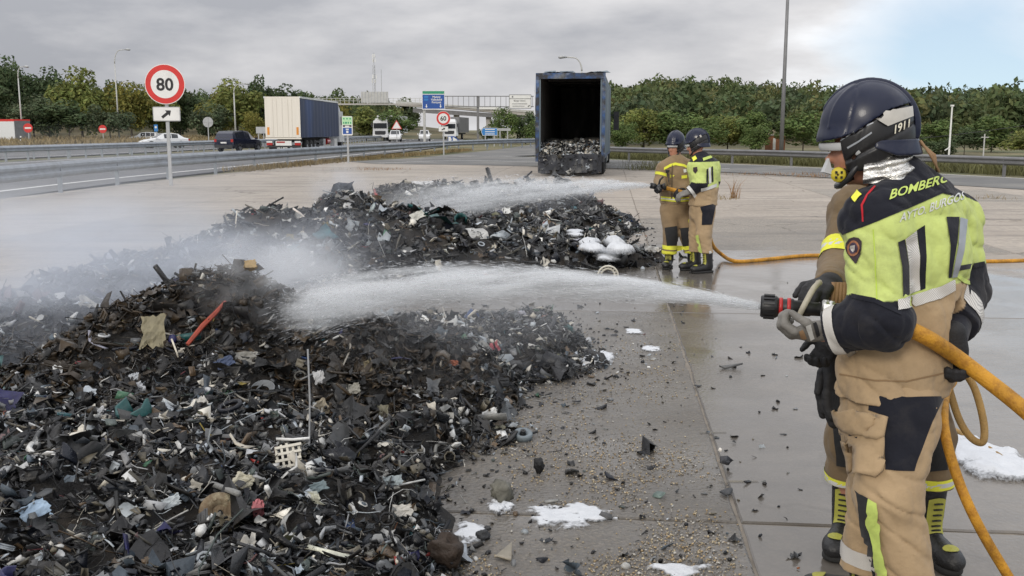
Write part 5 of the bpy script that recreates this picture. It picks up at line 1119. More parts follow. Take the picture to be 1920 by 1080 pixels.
# helmet, modelled once round the origin (y forward, z up) -----------------------------------------
HEL = {}
def helmet_meshes():
    I3 = np.eye(3)
    def go(nm, fn, lo, hi, h, m, rl=2):
        V, Q = nets(fn, A(lo), A(hi), h); V = relax(V, Q, rl); me = npmesh(nm, V, Q, True); me.materials.append(m); HEL[nm] = me; HEL[nm + '_vq'] = (V, Q)
    def el(P, c, r): q = (P - A(c)) / A(r); k = np.sqrt((q ** 2).sum(1)); return (k - 1) * min(r)
    def rim(P): return np.interp(P[:, 1], [-.18, -.14, -.07, -.01, .05, .10, .18], [.078, .074, .056, .022, -.018, -.034, -.050])     # lower edge of the shell, climbing to the back
    def shell(P):
        d = el(P, (0, -.005, 0), (.132, .172, .160)); br = el(P, (0, .088, -.042), (.108, .078, .034))        # dome and brim
        k = .035; hh = np.clip(.5 + .5 * (d - br) / k, 0, 1); d = d + (br - d) * hh - k * hh * (1 - hh)
        d = d - .0035 * np.clip(1 - np.abs(np.abs(P[:, 0]) - .03 - .35 * np.clip(P[:, 1], 0, .2)) / .012, 0, 1) * (P[:, 2] > .0) + .003 * np.exp(-((P[:, 1] - .035 - .25 * (.16 - P[:, 2])) / .004) ** 2)
        return np.maximum(np.maximum(d, -el(P, (0, -.01, -.02), (.118, .155, .145))), rim(P) - P[:, 2])
    go('shell', shell, (-.16, -.21, -.12), (.16, .22, .19), .0042, M_helm)
    def crest(P):
        d = el(P, (0, -.012, -.004), (.030, .186, .174)); return np.maximum(np.maximum(d, -el(P, (0, -.008, 0), (.2, .164, .150))), np.maximum(-.045 - P[:, 2], P[:, 1] - .155))
    go('crest', crest, (-.05, -.22, -.07), (.05, .2, .2), .0042, M_helm)
    def visor(P):
        d = el(P, (0, .014, -.06), (.112, .155, .06)); return np.maximum(np.maximum(np.maximum(d, -el(P, (0, .012, -.06), (.101, .142, .08))), .092 - P[:, 1]), np.maximum(P[:, 2] + .050, -.080 - P[:, 2]))
    go('visor', visor, (-.14, .06, -.13), (.14, .21, .0), .0035, M_strapg)
    for sx, nm in ((-1, 'side_cover'), (1, 'side_cover_b')):
        def side(P):
            d = el(P, (0, -.012, -.030), (.131, .166, .185)); d = np.maximum(d, -el(P, (0, -.012, -.03), (.116, .150, .172)))
            x, y, z = P[:, 0] * sx, P[:, 1], P[:, 2]; lowe = np.where(y > .02, -.150 + .25 * np.clip(y - .06, 0, 1), -.150 + np.clip(.02 - y, 0, .19) * .52)
            d = d + .005 * np.exp(-((z + .075 + y * .5) / .007) ** 2) + .004 * np.exp(-((y - .02 + z * .3) / .006) ** 2) - .004 * ((z < -.085 - y * .5) & (y > -.03))
            return np.maximum(np.maximum(np.maximum(d, lowe - z), z - rim(P) + .002), np.maximum(.012 - x, y - .098 + .3 * np.clip(-.06 - z, 0, 1)))
        go(nm, side, (-.16, -.20, -.2), (.16, .14, .10), .0042, M_hblack)
    def neckb(P):
        d = el(P, (0, -.02, -.06), (.128, .172, .2)); d = d - .012 * np.clip((-.055 - P[:, 2]) / .04, 0, 1); lo_ = -.10 + .35 * np.clip(P[:, 1] + .10, 0, 1)
        return np.maximum(np.maximum(np.maximum(d, -el(P, (0, -.02, -.06), (.116, .158, .3))), np.maximum(P[:, 2] + .045, lo_ - P[:, 2])), P[:, 1] + .02)
    go('rear_band', neckb, (-.16, -.23, -.13), (.16, .02, .0), .0042, M_helm)
    # silver neck curtain
    n1, n2 = 60, 16; vs = []
    for i in range(n1):
        a = radians(-100 + 200 * i / (n1 - 1)); 
        for j in range(n2):
            t = j / (n2 - 1); R = .124 + .046 * t - .02 * np.clip(t - .8, 0, 1); w = .010 * sin(a * 7 + t * 3) * t + .007 * sin(t * 15 + a * 2.2) + .010 * (vnoise(np.array([a * 5, t * 7, 1.])) - .5)
            vs.append((sin(a) * (R * .90 + w), -cos(a) * (R * 1.18 + w) - .012, -.085 - .105 * t - .035 * (1 - cos(a)) * (1 - t) * .6 + .012 * cos(a) * t))
    fs = [(i * n2 + j, i * n2 + j + 1, (i + 1) * n2 + j + 1, (i + 1) * n2 + j) for i in range(n1 - 1) for j in range(n2 - 1)]
    me = MB().add(vs, fs).mesh('neck_curtain', True); me.materials.append(M_hsilver); HEL['neck_curtain'] = me
    mb = MB(); mb.tube([(.10, .03, -.12), (.085, .065, -.175), (.05, .09, -.20), (0, .10, -.205), (-.05, .09, -.20), (-.085, .065, -.175), (-.10, .03, -.12)], .011, 6); me = mb.mesh('chin_strap', True); me.materials.append(M_hblack); HEL['chin_strap'] = me
helmet_meshes()
def put_helmet(root, c, fwd, up=(0, 0, 1), s=1., curtain=True):
    f = Vector(fwd).normalized(); u = Vector(up); r = f.cross(u).normalized(); u = r.cross(f); M = Matrix((r, f, u)).transposed().to_4x4(); M.translation = Vector(c) - Vector(root.location); M = M @ Matrix.Diagonal((s, s, s * 1.08, 1))
    hs = obj('helmet', HEL['shell'], None, root); hs.matrix_local = M
    for nm in ('crest', 'visor', 'side_cover', 'side_cover_b', 'rear_band', 'chin_strap') + (('neck_curtain',) if curtain else ()):
        obj(nm.replace('_b', '') if nm.endswith('_b') else nm, HEL[nm], None, hs)
    W = Matrix.Translation(root.location) @ M; Vw = []; Qw = []
    for nm in ('shell', 'side_cover', 'side_cover_b', 'crest', 'rear_band'):
        V, Q = HEL[nm + '_vq']; R = np.array(W.to_3x3()); Qw.append(Q + sum(len(v) for v in Vw)); Vw.append(V @ R.T + np.array(W.translation))
    return hs, bvh(np.concatenate(Vw), np.concatenate(Qw)), W
def head_prims(sd, c, fwd, s=1.):                   # skull, jaw, nose, brow, ears, lips round the helmet centre
    f = Vector(fwd).normalized(); r = f.cross(Vector((0, 0, 1))).normalized(); u = r.cross(f); R = np.array([r, f, u]).T
    def L(x, y, z): return A(c) + (R @ A((x, y, z))) * s
    sd.blob(L(0, -.01, -.03), R, A((.076, .096, .105)) * s, .02); sd.blob(L(0, .03, -.10), R, A((.062, .068, .085)) * s, .03); sd.blob(L(0, .062, -.165), R, A((.032, .028, .022)) * s, .03)
    sd.cone(L(0, .088, -.065), L(0, .116, -.105), .010 * s, .015 * s, .012); sd.blob(L(0, .10, -.105), R, A((.019, .014, .010)) * s, .008)
    sd.blob(L(0, .083, -.052), R, A((.052, .014, .012)) * s, .015); sd.blob(L(0, .088, -.137), R, A((.026, .012, .005)) * s, .006); sd.blob(L(0, .086, -.148), R, A((.023, .012, .006)) * s, .006)
    for q in (-1, 1): sd.blob(L(q * .076, -.012, -.085), R, A((.010, .022, .033)) * s, .008); sd.blob(L(q * .043, .062, -.10), R, A((.025, .025, .022)) * s, .02)
    return L, R
def hand(sd, W, d, n, curls=(1.2, 1.2, 1.2, 1.2), thumb=.6, s=1., side=1, fr=.0125, spread=.0):
    # W wrist, d finger direction, n the way the palm faces; side = +1 thumb on d x n side
    d = Vector(d).normalized(); n = Vector(n); n = (n - d * n.dot(d)).normalized(); t = d.cross(n) * side; W = Vector(W)
    pc = W + d * .055 * s; R = np.array([t, d, n]).T; sd.blob(pc, R, A((.047, .058, .021)) * s, .012); sd.cone(W - d * .02, W + d * .03, .034 * s, .034 * s, .02)
    tips = []
    for i, (o, l) in enumerate(((.033, .082), (.011, .092), (-.011, .086), (-.033, .068))):
        p = W + d * (.098 - abs(o) * .25) * s + t * o * s; a = 0.; cu = curls[i]
        for q, fl in enumerate((.46, .32, .22)):
            a += cu * (.75, 1., .7)[q]; v = (d * cos(a) + n * sin(a) + t * spread * o * 10).normalized(); e = p + v * l * fl * s; sd.cone(p, e, fr * s * (1 - .07 * q), fr * s * (.93 - .07 * q), .006); p = e
    p = W + d * .03 * s + t * .036 * s; v = (d * .55 + t * .75 + n * .35 * (.3 + thumb)).normalized(); e = p + v * .042 * s; sd.cone(p, e, .0155 * s, .0145 * s, .012); v2 = (d * .75 + t * (.35 - .6 * thumb) + n * .8 * thumb).normalized(); e2 = e + v2 * .034 * s; sd.cone(e, e2, .0145 * s, .0125 * s, .006); sd.cone(e2, e2 + (v2 + n * .25 * thumb).normalized() * .025 * s, .0125 * s, .011 * s, .006)
    return sd
def boot(root, ank, toe, h, m=None, lbl=None, laces=True):           # ankle joint, toe direction
    a = Vector(ank); g = Vector((a.x, a.y, 0)); f = Vector((toe[0], toe[1], 0)).normalized(); r = f.cross(Vector((0, 0, 1))); sd = Sdf(.03)
    sd.cone(g + Vector((0, 0, .30)) - f * .01, g + Vector((0, 0, .12)) - f * .02, .062, .056); sd.ell(g + Vector((0, 0, .075)) - f * .045, g + Vector((0, 0, .06)) + f * .13, r, (.043, .055), (.052, .042)); sd.blob(g + Vector((0, 0, .055)) + f * .17, np.array([r, f, (0, 0, 1)]).T, A((.050, .06, .042)))
    o, V, Q = cloth('boot', sd, h, root, M_bootb, cut=lambda P: np.maximum(.028 - P[:, 2], P[:, 2] - .30), amp=.003)
    s2 = Sdf(.02).ell(g + Vector((0, 0, .018)) - f * .055, g + Vector((0, 0, .018)) + f * .16, r, (.046, .046), (.052, .052)); cloth('sole', s2, h, root, M_sole, cut=lambda P: np.maximum(-P[:, 2] + .002, P[:, 2] - .030), amp=.0)
    bt = bvh(V, Q)
    if laces:
        q = g + f * .06; loc = Vector(root.location)
        def ondeck(p):
            h_, n_, _, _ = bt.ray_cast(p + (f * .5 + Vector((0, 0, .5))).normalized() * .3, -(f * .5 + Vector((0, 0, .5))).normalized()); return (h_ + n_ * .004 - loc) if h_ else None
        G_ = [[ondeck(g + f * (.035 + .0 * i) + Vector((0, 0, .10 + .022 * i)) + r * (.035 * (j / 4 - .5) * 2)) for j in range(5)] for i in range(8)]
        vs = []; fs = []
        if all(p is not None for row in G_ for p in row):
            for row in G_: vs += row
            fs = [(i * 5 + j, i * 5 + j + 1, i * 5 + j + 6, i * 5 + j + 5) for i in range(7) for j in range(4)]; obj('lace_panel', MB().add(vs, fs), M_booty, root, smooth=True)
            for i in range(1, 7): obj('lace', MB().tube([G_[i][1] + f * .004, G_[i][2] + f * .007, G_[i][3] + f * .004], .004, 5), M_bootb, root)
        T_ = [ondeck(g + f * .135 + Vector((0, 0, .07)) + r * .032 * cos(k) + (f * .028) * sin(k)) for k in np.linspace(0, 6.28, 13)[:-1]]
        c_ = ondeck(g + f * .135 + Vector((0, 0, .07)))
        if c_ is not None and all(p is not None for p in T_): obj('instep_patch', MB().add([c_] + T_, [(0, i + 1, (i + 1) % 12 + 1) for i in range(12)]), M_booty, root)
    return o
def band(root, name, tree_p, a, b, t0, t1, r, m, n=28):              # a ring of tape shrunk onto a limb
    a, b = Vector(a), Vector(b); ax = (b - a); R = ax.to_track_quat('Z', 'Y').to_matrix(); vs = []; loc = Vector(root.location); rows = 5; good = []
    for k in range(rows):
        c = a + ax * (t0 + (t1 - t0) * k / (rows - 1))
        for j in range(n):
            d = R @ Vector((cos(2 * pi * j / n), sin(2 * pi * j / n), 0)); h_, n_, _, ds = tree_p.ray_cast(c + d * r * 1.9, -d, r * 1.9); ok = h_ is not None; vs.append((h_ + d * .004 if ok else c + d * r) - loc); good.append(ok and ds < r * 1.75)
    fs = [f_ for k in range(rows - 1) for j in range(n) for f_ in [(k * n + j, k * n + (j + 1) % n, (k + 1) * n + (j + 1) % n, (k + 1) * n + j)] if all(good[i] for i in f_) and max((vs[p] - vs[q]).length for p in f_ for q in f_) < r * .9]
    return obj(name, MB().add(vs, fs), m, root, smooth=True)
def person(J, label, h, jcol, tcol, hem, seed, wrists=True, group=None, skin_hands=False, sleeve=None, scale=1.):
    # J: joints; builds body, jacket, trousers; returns dict with surfaces
    fl, fr = Vector(J['ankL']), Vector(J['ankR']); root = thing('person', label, 'person', ((fl.x + fr.x) / 2, (fl.y + fr.y) / 2, 0), 0, group); o = dict(root=root); u = A(J['u']); up_ = A(J.get('uh', J['u'])); W_ = J.get('w', 1.)
    b = Sdf(.03); head_prims(b, J['head'], J['look']); b.cone(A(J['head']) + A((0, 0, -.12)), J['neck'], .056, .062); tor = J['torso']
    for a_, c_ in zip(tor[:-1], tor[1:]): b.ell(a_[0], c_[0], u, (a_[1] - .035, a_[2] - .03), (c_[1] - .035, c_[2] - .03))
    for s in 'LR': b.cone(J['sh' + s], J['el' + s], .05, .042); b.cone(J['el' + s], J['wr' + s], .042, .03); b.cone(J['hip' + s], J['kn' + s], .085, .058); b.cone(J['kn' + s], J['ank' + s], .05, .03); b.cone(J['neck'], J['sh' + s], .05, .05); b.cone(J['wr' + s], A(J['wr' + s]) + (A(J['wr' + s]) - A(J['el' + s])) * .2, .028, .022); g = A(J['ank' + s]); g[2] = .07; b.cone(J['ank' + s], g, .03, .03)
    lo, hi = b.bounds(.03); V, Q = nets(lambda P: b.ev(P), lo, hi, max(h * 1.3, .012)); obj('body', npmesh('body', relax(V, Q, 1) - A(root.location), Q, True), M_skin, root)
    jk = Sdf(.045)
    for a_, c_ in zip(tor[:-1], tor[1:]): jk.ell(a_[0], c_[0], u, a_[1:3], c_[1:3])
    n0 = len(jk.pr); jk.cone(J['neck'], J['shL'], .075 * W_, .085 * W_, .06); jk.cone(J['neck'], J['shR'], .075 * W_, .085 * W_, .06); jk.cone(A(J['neck']) - A((0, 0, .03)), A(J['neck']) + A(J.get('collar', (0, 0, .035))), .085, .075, .03)
    n1 = len(jk.pr); ra = J.get('arm', (.092, .084, .078, .058))
    for s in 'LR': jk.cone(J['sh' + s], J['el' + s], ra[0] * W_, ra[1] * W_, .05); jk.cone(J['el' + s], J['wr' + s], ra[2] * W_, ra[3] * W_, .03)
    ids = dict(torso=range(n0), yoke=range(n0, n1), uaL=[n1], faL=[n1 + 1], uaR=[n1 + 2], faR=[n1 + 3])
    hp, hn = A(hem[0]), A(hem[1])
    wr = [(A(J['wr' + s]), A(J['wr' + s]) - A(J['el' + s])) for s in 'LR']
    def cut(P):
        c = (P - hp) @ hn
        for s_ in 'LR':
            a0, b0 = A(J['el' + s_]), A(J['wr' + s_]); ab = b0 - a0; t = np.clip((P - a0) @ ab / (ab @ ab), 0, 1); fa = np.linalg.norm(P - a0 - t[:, None] * ab, axis=1); c = np.where(fa < .11, np.minimum(c, fa - .11), c)
        for w0, ax in wr:
            ax = ax / np.linalg.norm(ax); q = P - w0; near_ = np.linalg.norm(q, axis=1) < .13; c = np.where(near_, np.maximum(np.minimum(c, -.01), q @ ax), c)
        return c
    o['jacket'], V, Q = cloth('jacket', jk, h, root, M_kit, cut, J.get('fold', .016), seed, lambda P, i: jcol(P, i, ids), 1, f=(4, 4, 12)); o['jt'] = bvh(V, Q)
    tr = Sdf(.05); tr.ell(J['pel'], A(J['hipL']) * .5 + A(J['hipR']) * .5, up_, J.get('pelr', (.185, .14)), (.18, .14)); lr = J.get('leg', (.122, .098, .098, .092)); m0 = len(tr.pr)
    for s in 'LR': tr.cone(J['hip' + s], J['kn' + s], lr[0], lr[1], .04); tr.cone(J['kn' + s], A(J['ank' + s]) + A((0, 0, .02)), lr[2], lr[3], .03)
    ank = [A(J['ankL']), A(J['ankR'])]
    def tcut(P):
        k = np.linalg.norm(P[:, :2] - ank[0][:2], axis=1) < np.linalg.norm(P[:, :2] - ank[1][:2], axis=1); return np.where(k, ank[0][2], ank[1][2]) + J.get('tcut', .04) - P[:, 2]
    o['trousers'], V, Q = cloth('trousers', tr, h, root, M_kit, tcut, J.get('fold', .016), seed + 3, lambda P, i: tcol(P, i, m0), 1, f=(4, 4, 10)); o['tt'] = bvh(V, Q)
    return o
def glove(root, name, build, h, m, col2=None, cuff=None):
    sd = Sdf(.01); build(sd); V, Q = nets(lambda P: sd.ev(P), *sd.bounds(.02), h); V = relax(V, Q, 1); o = obj(name, npmesh(name, V - A(root.location), Q, True), m, root); return o, bvh(V, Q)
NAVY, HV, TAN, BROWN, PAD = A((.012, .013, .02)), A((.54, .63, .20)), A((.41, .295, .175)), A((.19, .135, .078)), A((.024, .025, .028))
# ------------------------------------------------------------------ the firefighter with the nozzle
def fore():
    U = Vector((.77, .62, .03)); D = at
    J = dict(u=U, uh=(.8, .6, 0), head=D(1623, 238, 3.30), look=(-.965, .22, -.03), neck=D(1690, 352, 3.32), collar=(-.02, .0, .03), w=1.0,
        torso=[(D(1715, 408, 3.34), .205, .135), (D(1708, 480, 3.35), .222, .155), (D(1698, 590, 3.36), .205, .15), (D(1682, 670, 3.36), .205, .158), (D(1672, 760, 3.36), .212, .165)],
        shL=D(1636, 415, 3.20), elL=D(1652, 600, 3.10), wrL=D(1553, 622, 3.20), shR=D(1784, 418, 3.48), elR=D(1800, 545, 3.52), wrR=D(1790, 612, 3.34),
        pel=D(1672, 725, 3.36), hipL=D(1688, 775, 3.27), knL=D(1664, 925, 3.22), ankL=D(1708, 1128, 3.27), hipR=D(1648, 775, 3.44), knR=D(1645, 925, 3.55), ankR=D(1622, 1082, 3.62), arm=(.090, .086, .092, .062), fold=.022, pelr=(.185, .155), leg=(.124, .094, .094, .088))
    yoke = [(1540, 452), (1576, 436), (1646, 409), (1767, 357), (1800, 364), (1860, 390)]; waist = [(1560, 600), (1682, 572), (1763, 547), (1790, 533), (1860, 505)]
    slL = [(1540, 545), (1597, 553), (1640, 562), (1690, 586)]; slR = [(1780, 506), (1797, 501), (1850, 492)]
    def jcol(P, i, ids):
        pp = proj(P); C = np.tile(HV, (len(P), 1)); arm = np.isin(i, [ids['uaL'][0], ids['faL'][0], ids['uaR'][0], ids['faR'][0]])
        L_ = np.isin(i, [ids['uaL'][0], ids['faL'][0]]); R_ = np.isin(i, [ids['uaR'][0], ids['faR'][0]])
        C[~below(pp, yoke)] = NAVY
        C[~arm & below(pp, waist)] = TAN
        C[L_ & below(pp, slL)] = NAVY; C[R_ & below(pp, slR)] = NAVY; C[i == ids['faR'][0]] = NAVY; C[(i == ids['faL'][0]) & (pp[:, 1] > 560)] = NAVY
        return C
    def tcol(P, i, m0):
        C = np.tile(TAN, (len(P), 1)); return C
    hem = (D(1672, 733, 3.36), (0.02, 0, -1))
    o = person(J, 'firefighter in lime yellow and tan kit with helmet 1911, aiming the big hose nozzle', .0072, jcol, tcol, hem, 2.)
    r = o['root']; jt, tt = o['jt'], o['tt']
    # helmet with its number and side reflector
    hs, ht, W = put_helmet(r, J['head'], J['look'], s=.885)
    rp = decal('side_reflector', ht, r, M_hpanel, [(1638, 222), (1672, 208), (1706, 201), (1708, 219), (1680, 230), (1663, 237)], off_=.010, step=5)
    decal_text('helmet_number', ht, r, M_num, '1911', (1676, 250), (1703, 238), 15, .1, .03)
    decal('helmet_label', ht, r, M_strapg, [(1597, 293), (1611, 281), (1614, 285), (1600, 297)], off_=.003, step=3)
    for pl in ([(1574, 262), (1601, 246), (1637, 229), (1638, 231), (1602, 249), (1576, 265)], [(1588, 276), (1612, 262), (1634, 247), (1635, 250), (1613, 265), (1590, 279)]): decal('side_rib', ht, r, M_reflg, pl, off_=.002, step=5)
    c = Vector(J['head']); f = Vector(J['look']).normalized(); rr = f.cross(Vector((0, 0, 1))).normalized(); u = rr.cross(f); loc = Vector(r.location)
    def hl(x, y, z): return c + rr * x + f * y + u * z - loc
    obj('chin_buckle', MB().lathe([(.004, -.008), (.024, -.008), (.026, 0), (.024, .008), (.004, .008)], hl(-.05, .088, -.155), -rr + f * .3, 12), M_yell, r, smooth=True)
    for k in range(4): obj('buckle_slot', MB().box(hl(-.062, .088 + .012 * cos(k * 1.57 + .8), -.155 + .012 * sin(k * 1.57 + .8)), (.006, .008, .008)), M_hblack, r)
    obj('mask_tab', MB().add([hl(-.045, .118, -.10), hl(-.06, .135, -.145), hl(-.05, .105, -.155), hl(-.03, .125, -.10), hl(-.04, .145, -.145), hl(-.03, .115, -.155)], [(0, 1, 2), (3, 5, 4), (0, 3, 4, 1), (1, 4, 5, 2), (2, 5, 3, 0)]), M_strapg, r)
    obj('beard', MB().lathe([(.002, -.03), (.028, -.024), (.036, 0), (.028, .02), (.004, .028)], hl(-.02, .055, -.150), f * .6 - u * .5, 14), mat('beard_hair', (.03, .02, .014), .9, var=.3, scale=60, bump=.6, bscale=200), r, smooth=True)
    # curling strands of the neck curtain strap
    for k in range(3): obj('neck_cord', MB().tube([hl(-.02 + .03 * k, -.17, -.05), hl(-.01 + .02 * k, -.205 - .01 * k, -.10), hl(.0 + .02 * k, -.235, -.155)], .0045, 5), M_gtan, r, smooth=True)
    # sewn pieces of the jacket
    T = lambda nm, m, pl, off_=.004, step=7., **k: decal(nm, jt, r, m, pl, None, off_, step, **k)
    T('back_stripe', M_navyc, [(1682, 455), (1695, 448), (1702, 500), (1703, 553), (1692, 556), (1690, 500)]); T('back_stripe', M_navyc, [(1717, 432), (1733, 422), (1736, 480), (1734, 541), (1724, 545), (1724, 480)])
    T('reflective_stripe', M_refl, [(1696, 448), (1716, 433), (1723, 480), (1724, 544), (1703, 552), (1702, 500)], .005)
    T('back_stripe', M_navyc, [(1773, 407), (1797, 407), (1794, 450), (1782, 521), (1777, 521), (1781, 460)]); T('grey_stripe', M_reflg, [(1798, 408), (1812, 412), (1806, 470), (1793, 519), (1783, 521), (1795, 460)], .005)
    T('reflective_band', M_refl, [(1682, 563), (1722, 550), (1763, 536), (1788, 524), (1789, 544), (1762, 560), (1722, 572), (1683, 583)], .006, 6)
    T('piping', M_piping, [(1640, 349), (1625, 364), (1614, 385), (1617, 416), (1620, 416), (1618, 386), (1628, 366), (1643, 350)], .003, 4)
    T('collar_tab', M_hvy, [(1597, 372), (1608, 358), (1616, 366), (1604, 381)], .006, 4)
    T('yoke_edge', M_navyc, [(1646, 404), (1700, 380), (1767, 355), (1785, 359), (1785, 364), (1767, 360), (1700, 385), (1646, 411)], .004, 6)
    for nm, ln, m_ in (('sleeve_hem', slL[1:], M_navyc), ('sleeve_hem', slR[1:], M_navyc), ('yoke_hem', yoke[1:5], M_navyc)): T(nm, m_, [(x, y - 3) for x, y in ln] + [(x, y + 6) for x, y in ln[::-1]], .003, 5)
    decal_text('lettering_bomberos', jt, r, M_hv, 'BOMBEROS', (1667, 374), (1790, 337), 17, .28, .03, 0.)
    decal_text('lettering_town', jt, r, M_reflw, 'AYTO. BURGOS', (1685, 417), (1806, 374), 16, .2, .02, 0.)
    T('sleeve_piping', M_hv, [(1792, 518), (1800, 517), (1817, 527), (1818, 534), (1806, 531)], .004, 4)
    ec = (1602, 470)
    T('emblem', mat('emblem_dark', (.035, .02, .025), .7, var=.2), [(ec[0] + 15 * x, ec[1] + 25 * y) for x, y in ((-.95, -.55), (-.6, -.9), (0, -1.02), (.6, -.95), (.98, -.7), (.95, -.1), (.7, .5), (.35, .95), (.15, 1.03), (-.3, .7), (-.8, .2), (-1, -.2))], .004, 5)
    T('emblem_ring', mat('emblem_gold', (.32, .13, .06), .7, var=.4, scale=60), [(ec[0] + 11 * cos(a), ec[1] - 4 + 15 * sin(a)) for a in np.linspace(0, 2 * pi, 18)[:-1]], .0055, 4)
    T('emblem_field', mat('emblem_violet', (.06, .04, .07), .7, var=.3, scale=60), [(ec[0] + 8 * cos(a), ec[1] - 4 + 11 * sin(a)) for a in np.linspace(0, 2 * pi, 16)[:-1]], .007, 4)
    T('emblem_shield', mat('emblem_silver', (.5, .47, .44), .6, var=.3, scale=60), [(ec[0] - 4, ec[1] - 10), (ec[0] + 4, ec[1] - 10), (ec[0] + 4.5, ec[1] - 2), (ec[0], ec[1] + 5), (ec[0] - 4.5, ec[1] - 2)], .0085, 3)
    T('side_seam', mat('seam', (.42, .56, .07), .9, var=.1), [(1636, 430), (1638, 430), (1643, 500), (1645, 562), (1643, 562), (1641, 500)], .003, 6)
    T('jacket_seam', mat('seam_tan', (.24, .155, .08), .9, var=.1), [(1575, 700), (1640, 712), (1700, 713), (1772, 697), (1772, 700), (1700, 716), (1640, 715), (1575, 703)], .003, 7)
    band(r, 'cuff_tape', jt, J['elL'], J['wrL'], .74, .93, .075, M_refl); band(r, 'cuff_tape', jt, J['elR'], J['wrR'], .55, .86, .075, M_refl)
    # trousers
    T2 = lambda nm, m, pl, off_=.004, step=8., **k: decal(nm, tt, r, m, pl, None, off_, step, **k)
    T2('seat_panel', M_navyc, [(1632, 737), (1700, 745), (1769, 743), (1747, 790), (1717, 869), (1713, 883), (1660, 881), (1659, 821), (1666, 782), (1629, 769)], .004, 9)
    pk = T2('cargo_pocket', M_tan, [(1584, 800), (1622, 802), (1660, 818), (1659, 883), (1643, 896), (1600, 884)], .014, 8); fl = T2('pocket_flap', M_tan, [(1577, 772), (1620, 771), (1667, 783), (1661, 818), (1650, 824), (1620, 812), (1584, 798)], .022, 8)
    for q in (pk, fl):
        if q: sm_ = q.modifiers.new('s', 'SOLIDIFY'); sm_.thickness = .012; sm_.offset = -1
    T2('pocket_gap', M_navyc, [(1597, 807), (1620, 815), (1619, 820), (1598, 812)], .026, 4)
    T2('shin_stripe', M_hv, [(1631, 935), (1645, 943), (1651, 990), (1668, 1100), (1652, 1100), (1640, 1020), (1627, 980)], .014, 7); T2('shin_panel', M_padk, [(1608, 920), (1631, 935), (1626, 980), (1640, 1020), (1652, 1100), (1640, 1100), (1622, 1010)], .012, 7)
    band(r, 'ankle_tape', tt, J['knR'], J['ankR'], .60, .78, .12, M_refl)
    for s, td in (('L', (-.75, .66)), ('R', (-.85, .5))): boot(r, J['ank' + s], td, .009)
    # gloved hands
    glove(r, 'glove', lambda s: hand(s, D(1540, 620, 3.20), (-1, .1, -.12), (-.1, .45, 1), (1.0, 1.05, 1.1, 1.15), .8, 1.0, -1, .0155), .0055, M_ggrey)
    gl_t = bvh(*nets(lambda P: _g.ev(P), *_g.bounds(.02), .006)) if (_g := hand(Sdf(.01), D(1540, 620, 3.20), (-1, .1, -.12), (-.1, .45, 1), (1.0, 1.05, 1.1, 1.15), .8, 1.0, -1, .0155)) else None
    decal('glove_label', gl_t, r, M_reflw, [(1511, 611), (1519, 608), (1527, 634), (1520, 638)], None, .003, 4); decal('glove_print', gl_t, r, M_gblack, [(1523, 606), (1530, 605), (1537, 628), (1531, 632)], None, .003, 4); decal('glove_pad', gl_t, r, M_gtan, [(1497, 622), (1506, 618), (1513, 634), (1504, 638)], None, .003, 4)
    glove(r, 'glove', lambda s: hand(s, D(1789, 633, 3.25), (.03, .02, -1), (-.12, -1, 0), (1.12, 1.12, 1.12, 1.12), .6, 1.05, 1, .0145), .0055, M_gblack)
    o2, gt = glove(r, 'glove_cuff', lambda s: s.cone(D(1795, 600, 3.37), D(1789, 634, 3.26), .05, .042), .006, M_navyc)
    return o, J
FO, FJ = fore()
# ------------------------------------------------------------------ hose with nozzle held by the front crew
M_hose = mat('hose_jacket', (.56, .27, .02), .62, var=.35, scale=7, bump=.4, bscale=140, dirt=(.16, .075, .02, .85), col2=(.40, .18, .015), c2s=30); M_hose2 = mat('hose_faded', (.36, .22, .07), .7, var=.25, scale=9, bump=.4, bscale=140, dirt=(.12, .08, .04, .6))
M_nozb = mat('nozzle_black', (.012, .012, .013), .45, var=.2, scale=30); M_nozr = mat('nozzle_red', (.42, .02, .02), .4, var=.1); M_bail = mat('bail_bone', (.40, .37, .29), .55, var=.25, scale=30, dirt=(.12, .1, .08, .5)); M_chrome = mat('coupling_alloy', (.62, .62, .60), .28, .9, var=.12, scale=30)
def spline(pts, n=12):
    P = [Vector(p) for p in pts]; out = []
    for i in range(len(P) - 1):
        a, b, c, d = P[max(i - 1, 0)], P[i], P[i + 1], P[min(i + 2, len(P) - 1)]
        for k in range(n):
            t = k / n; out.append(.5 * ((2 * b) + (c - a) * t + (2 * a - 5 * b + 4 * c - d) * t * t + (3 * b - a - 3 * c + d) * t ** 3))
    return out + [P[-1]]
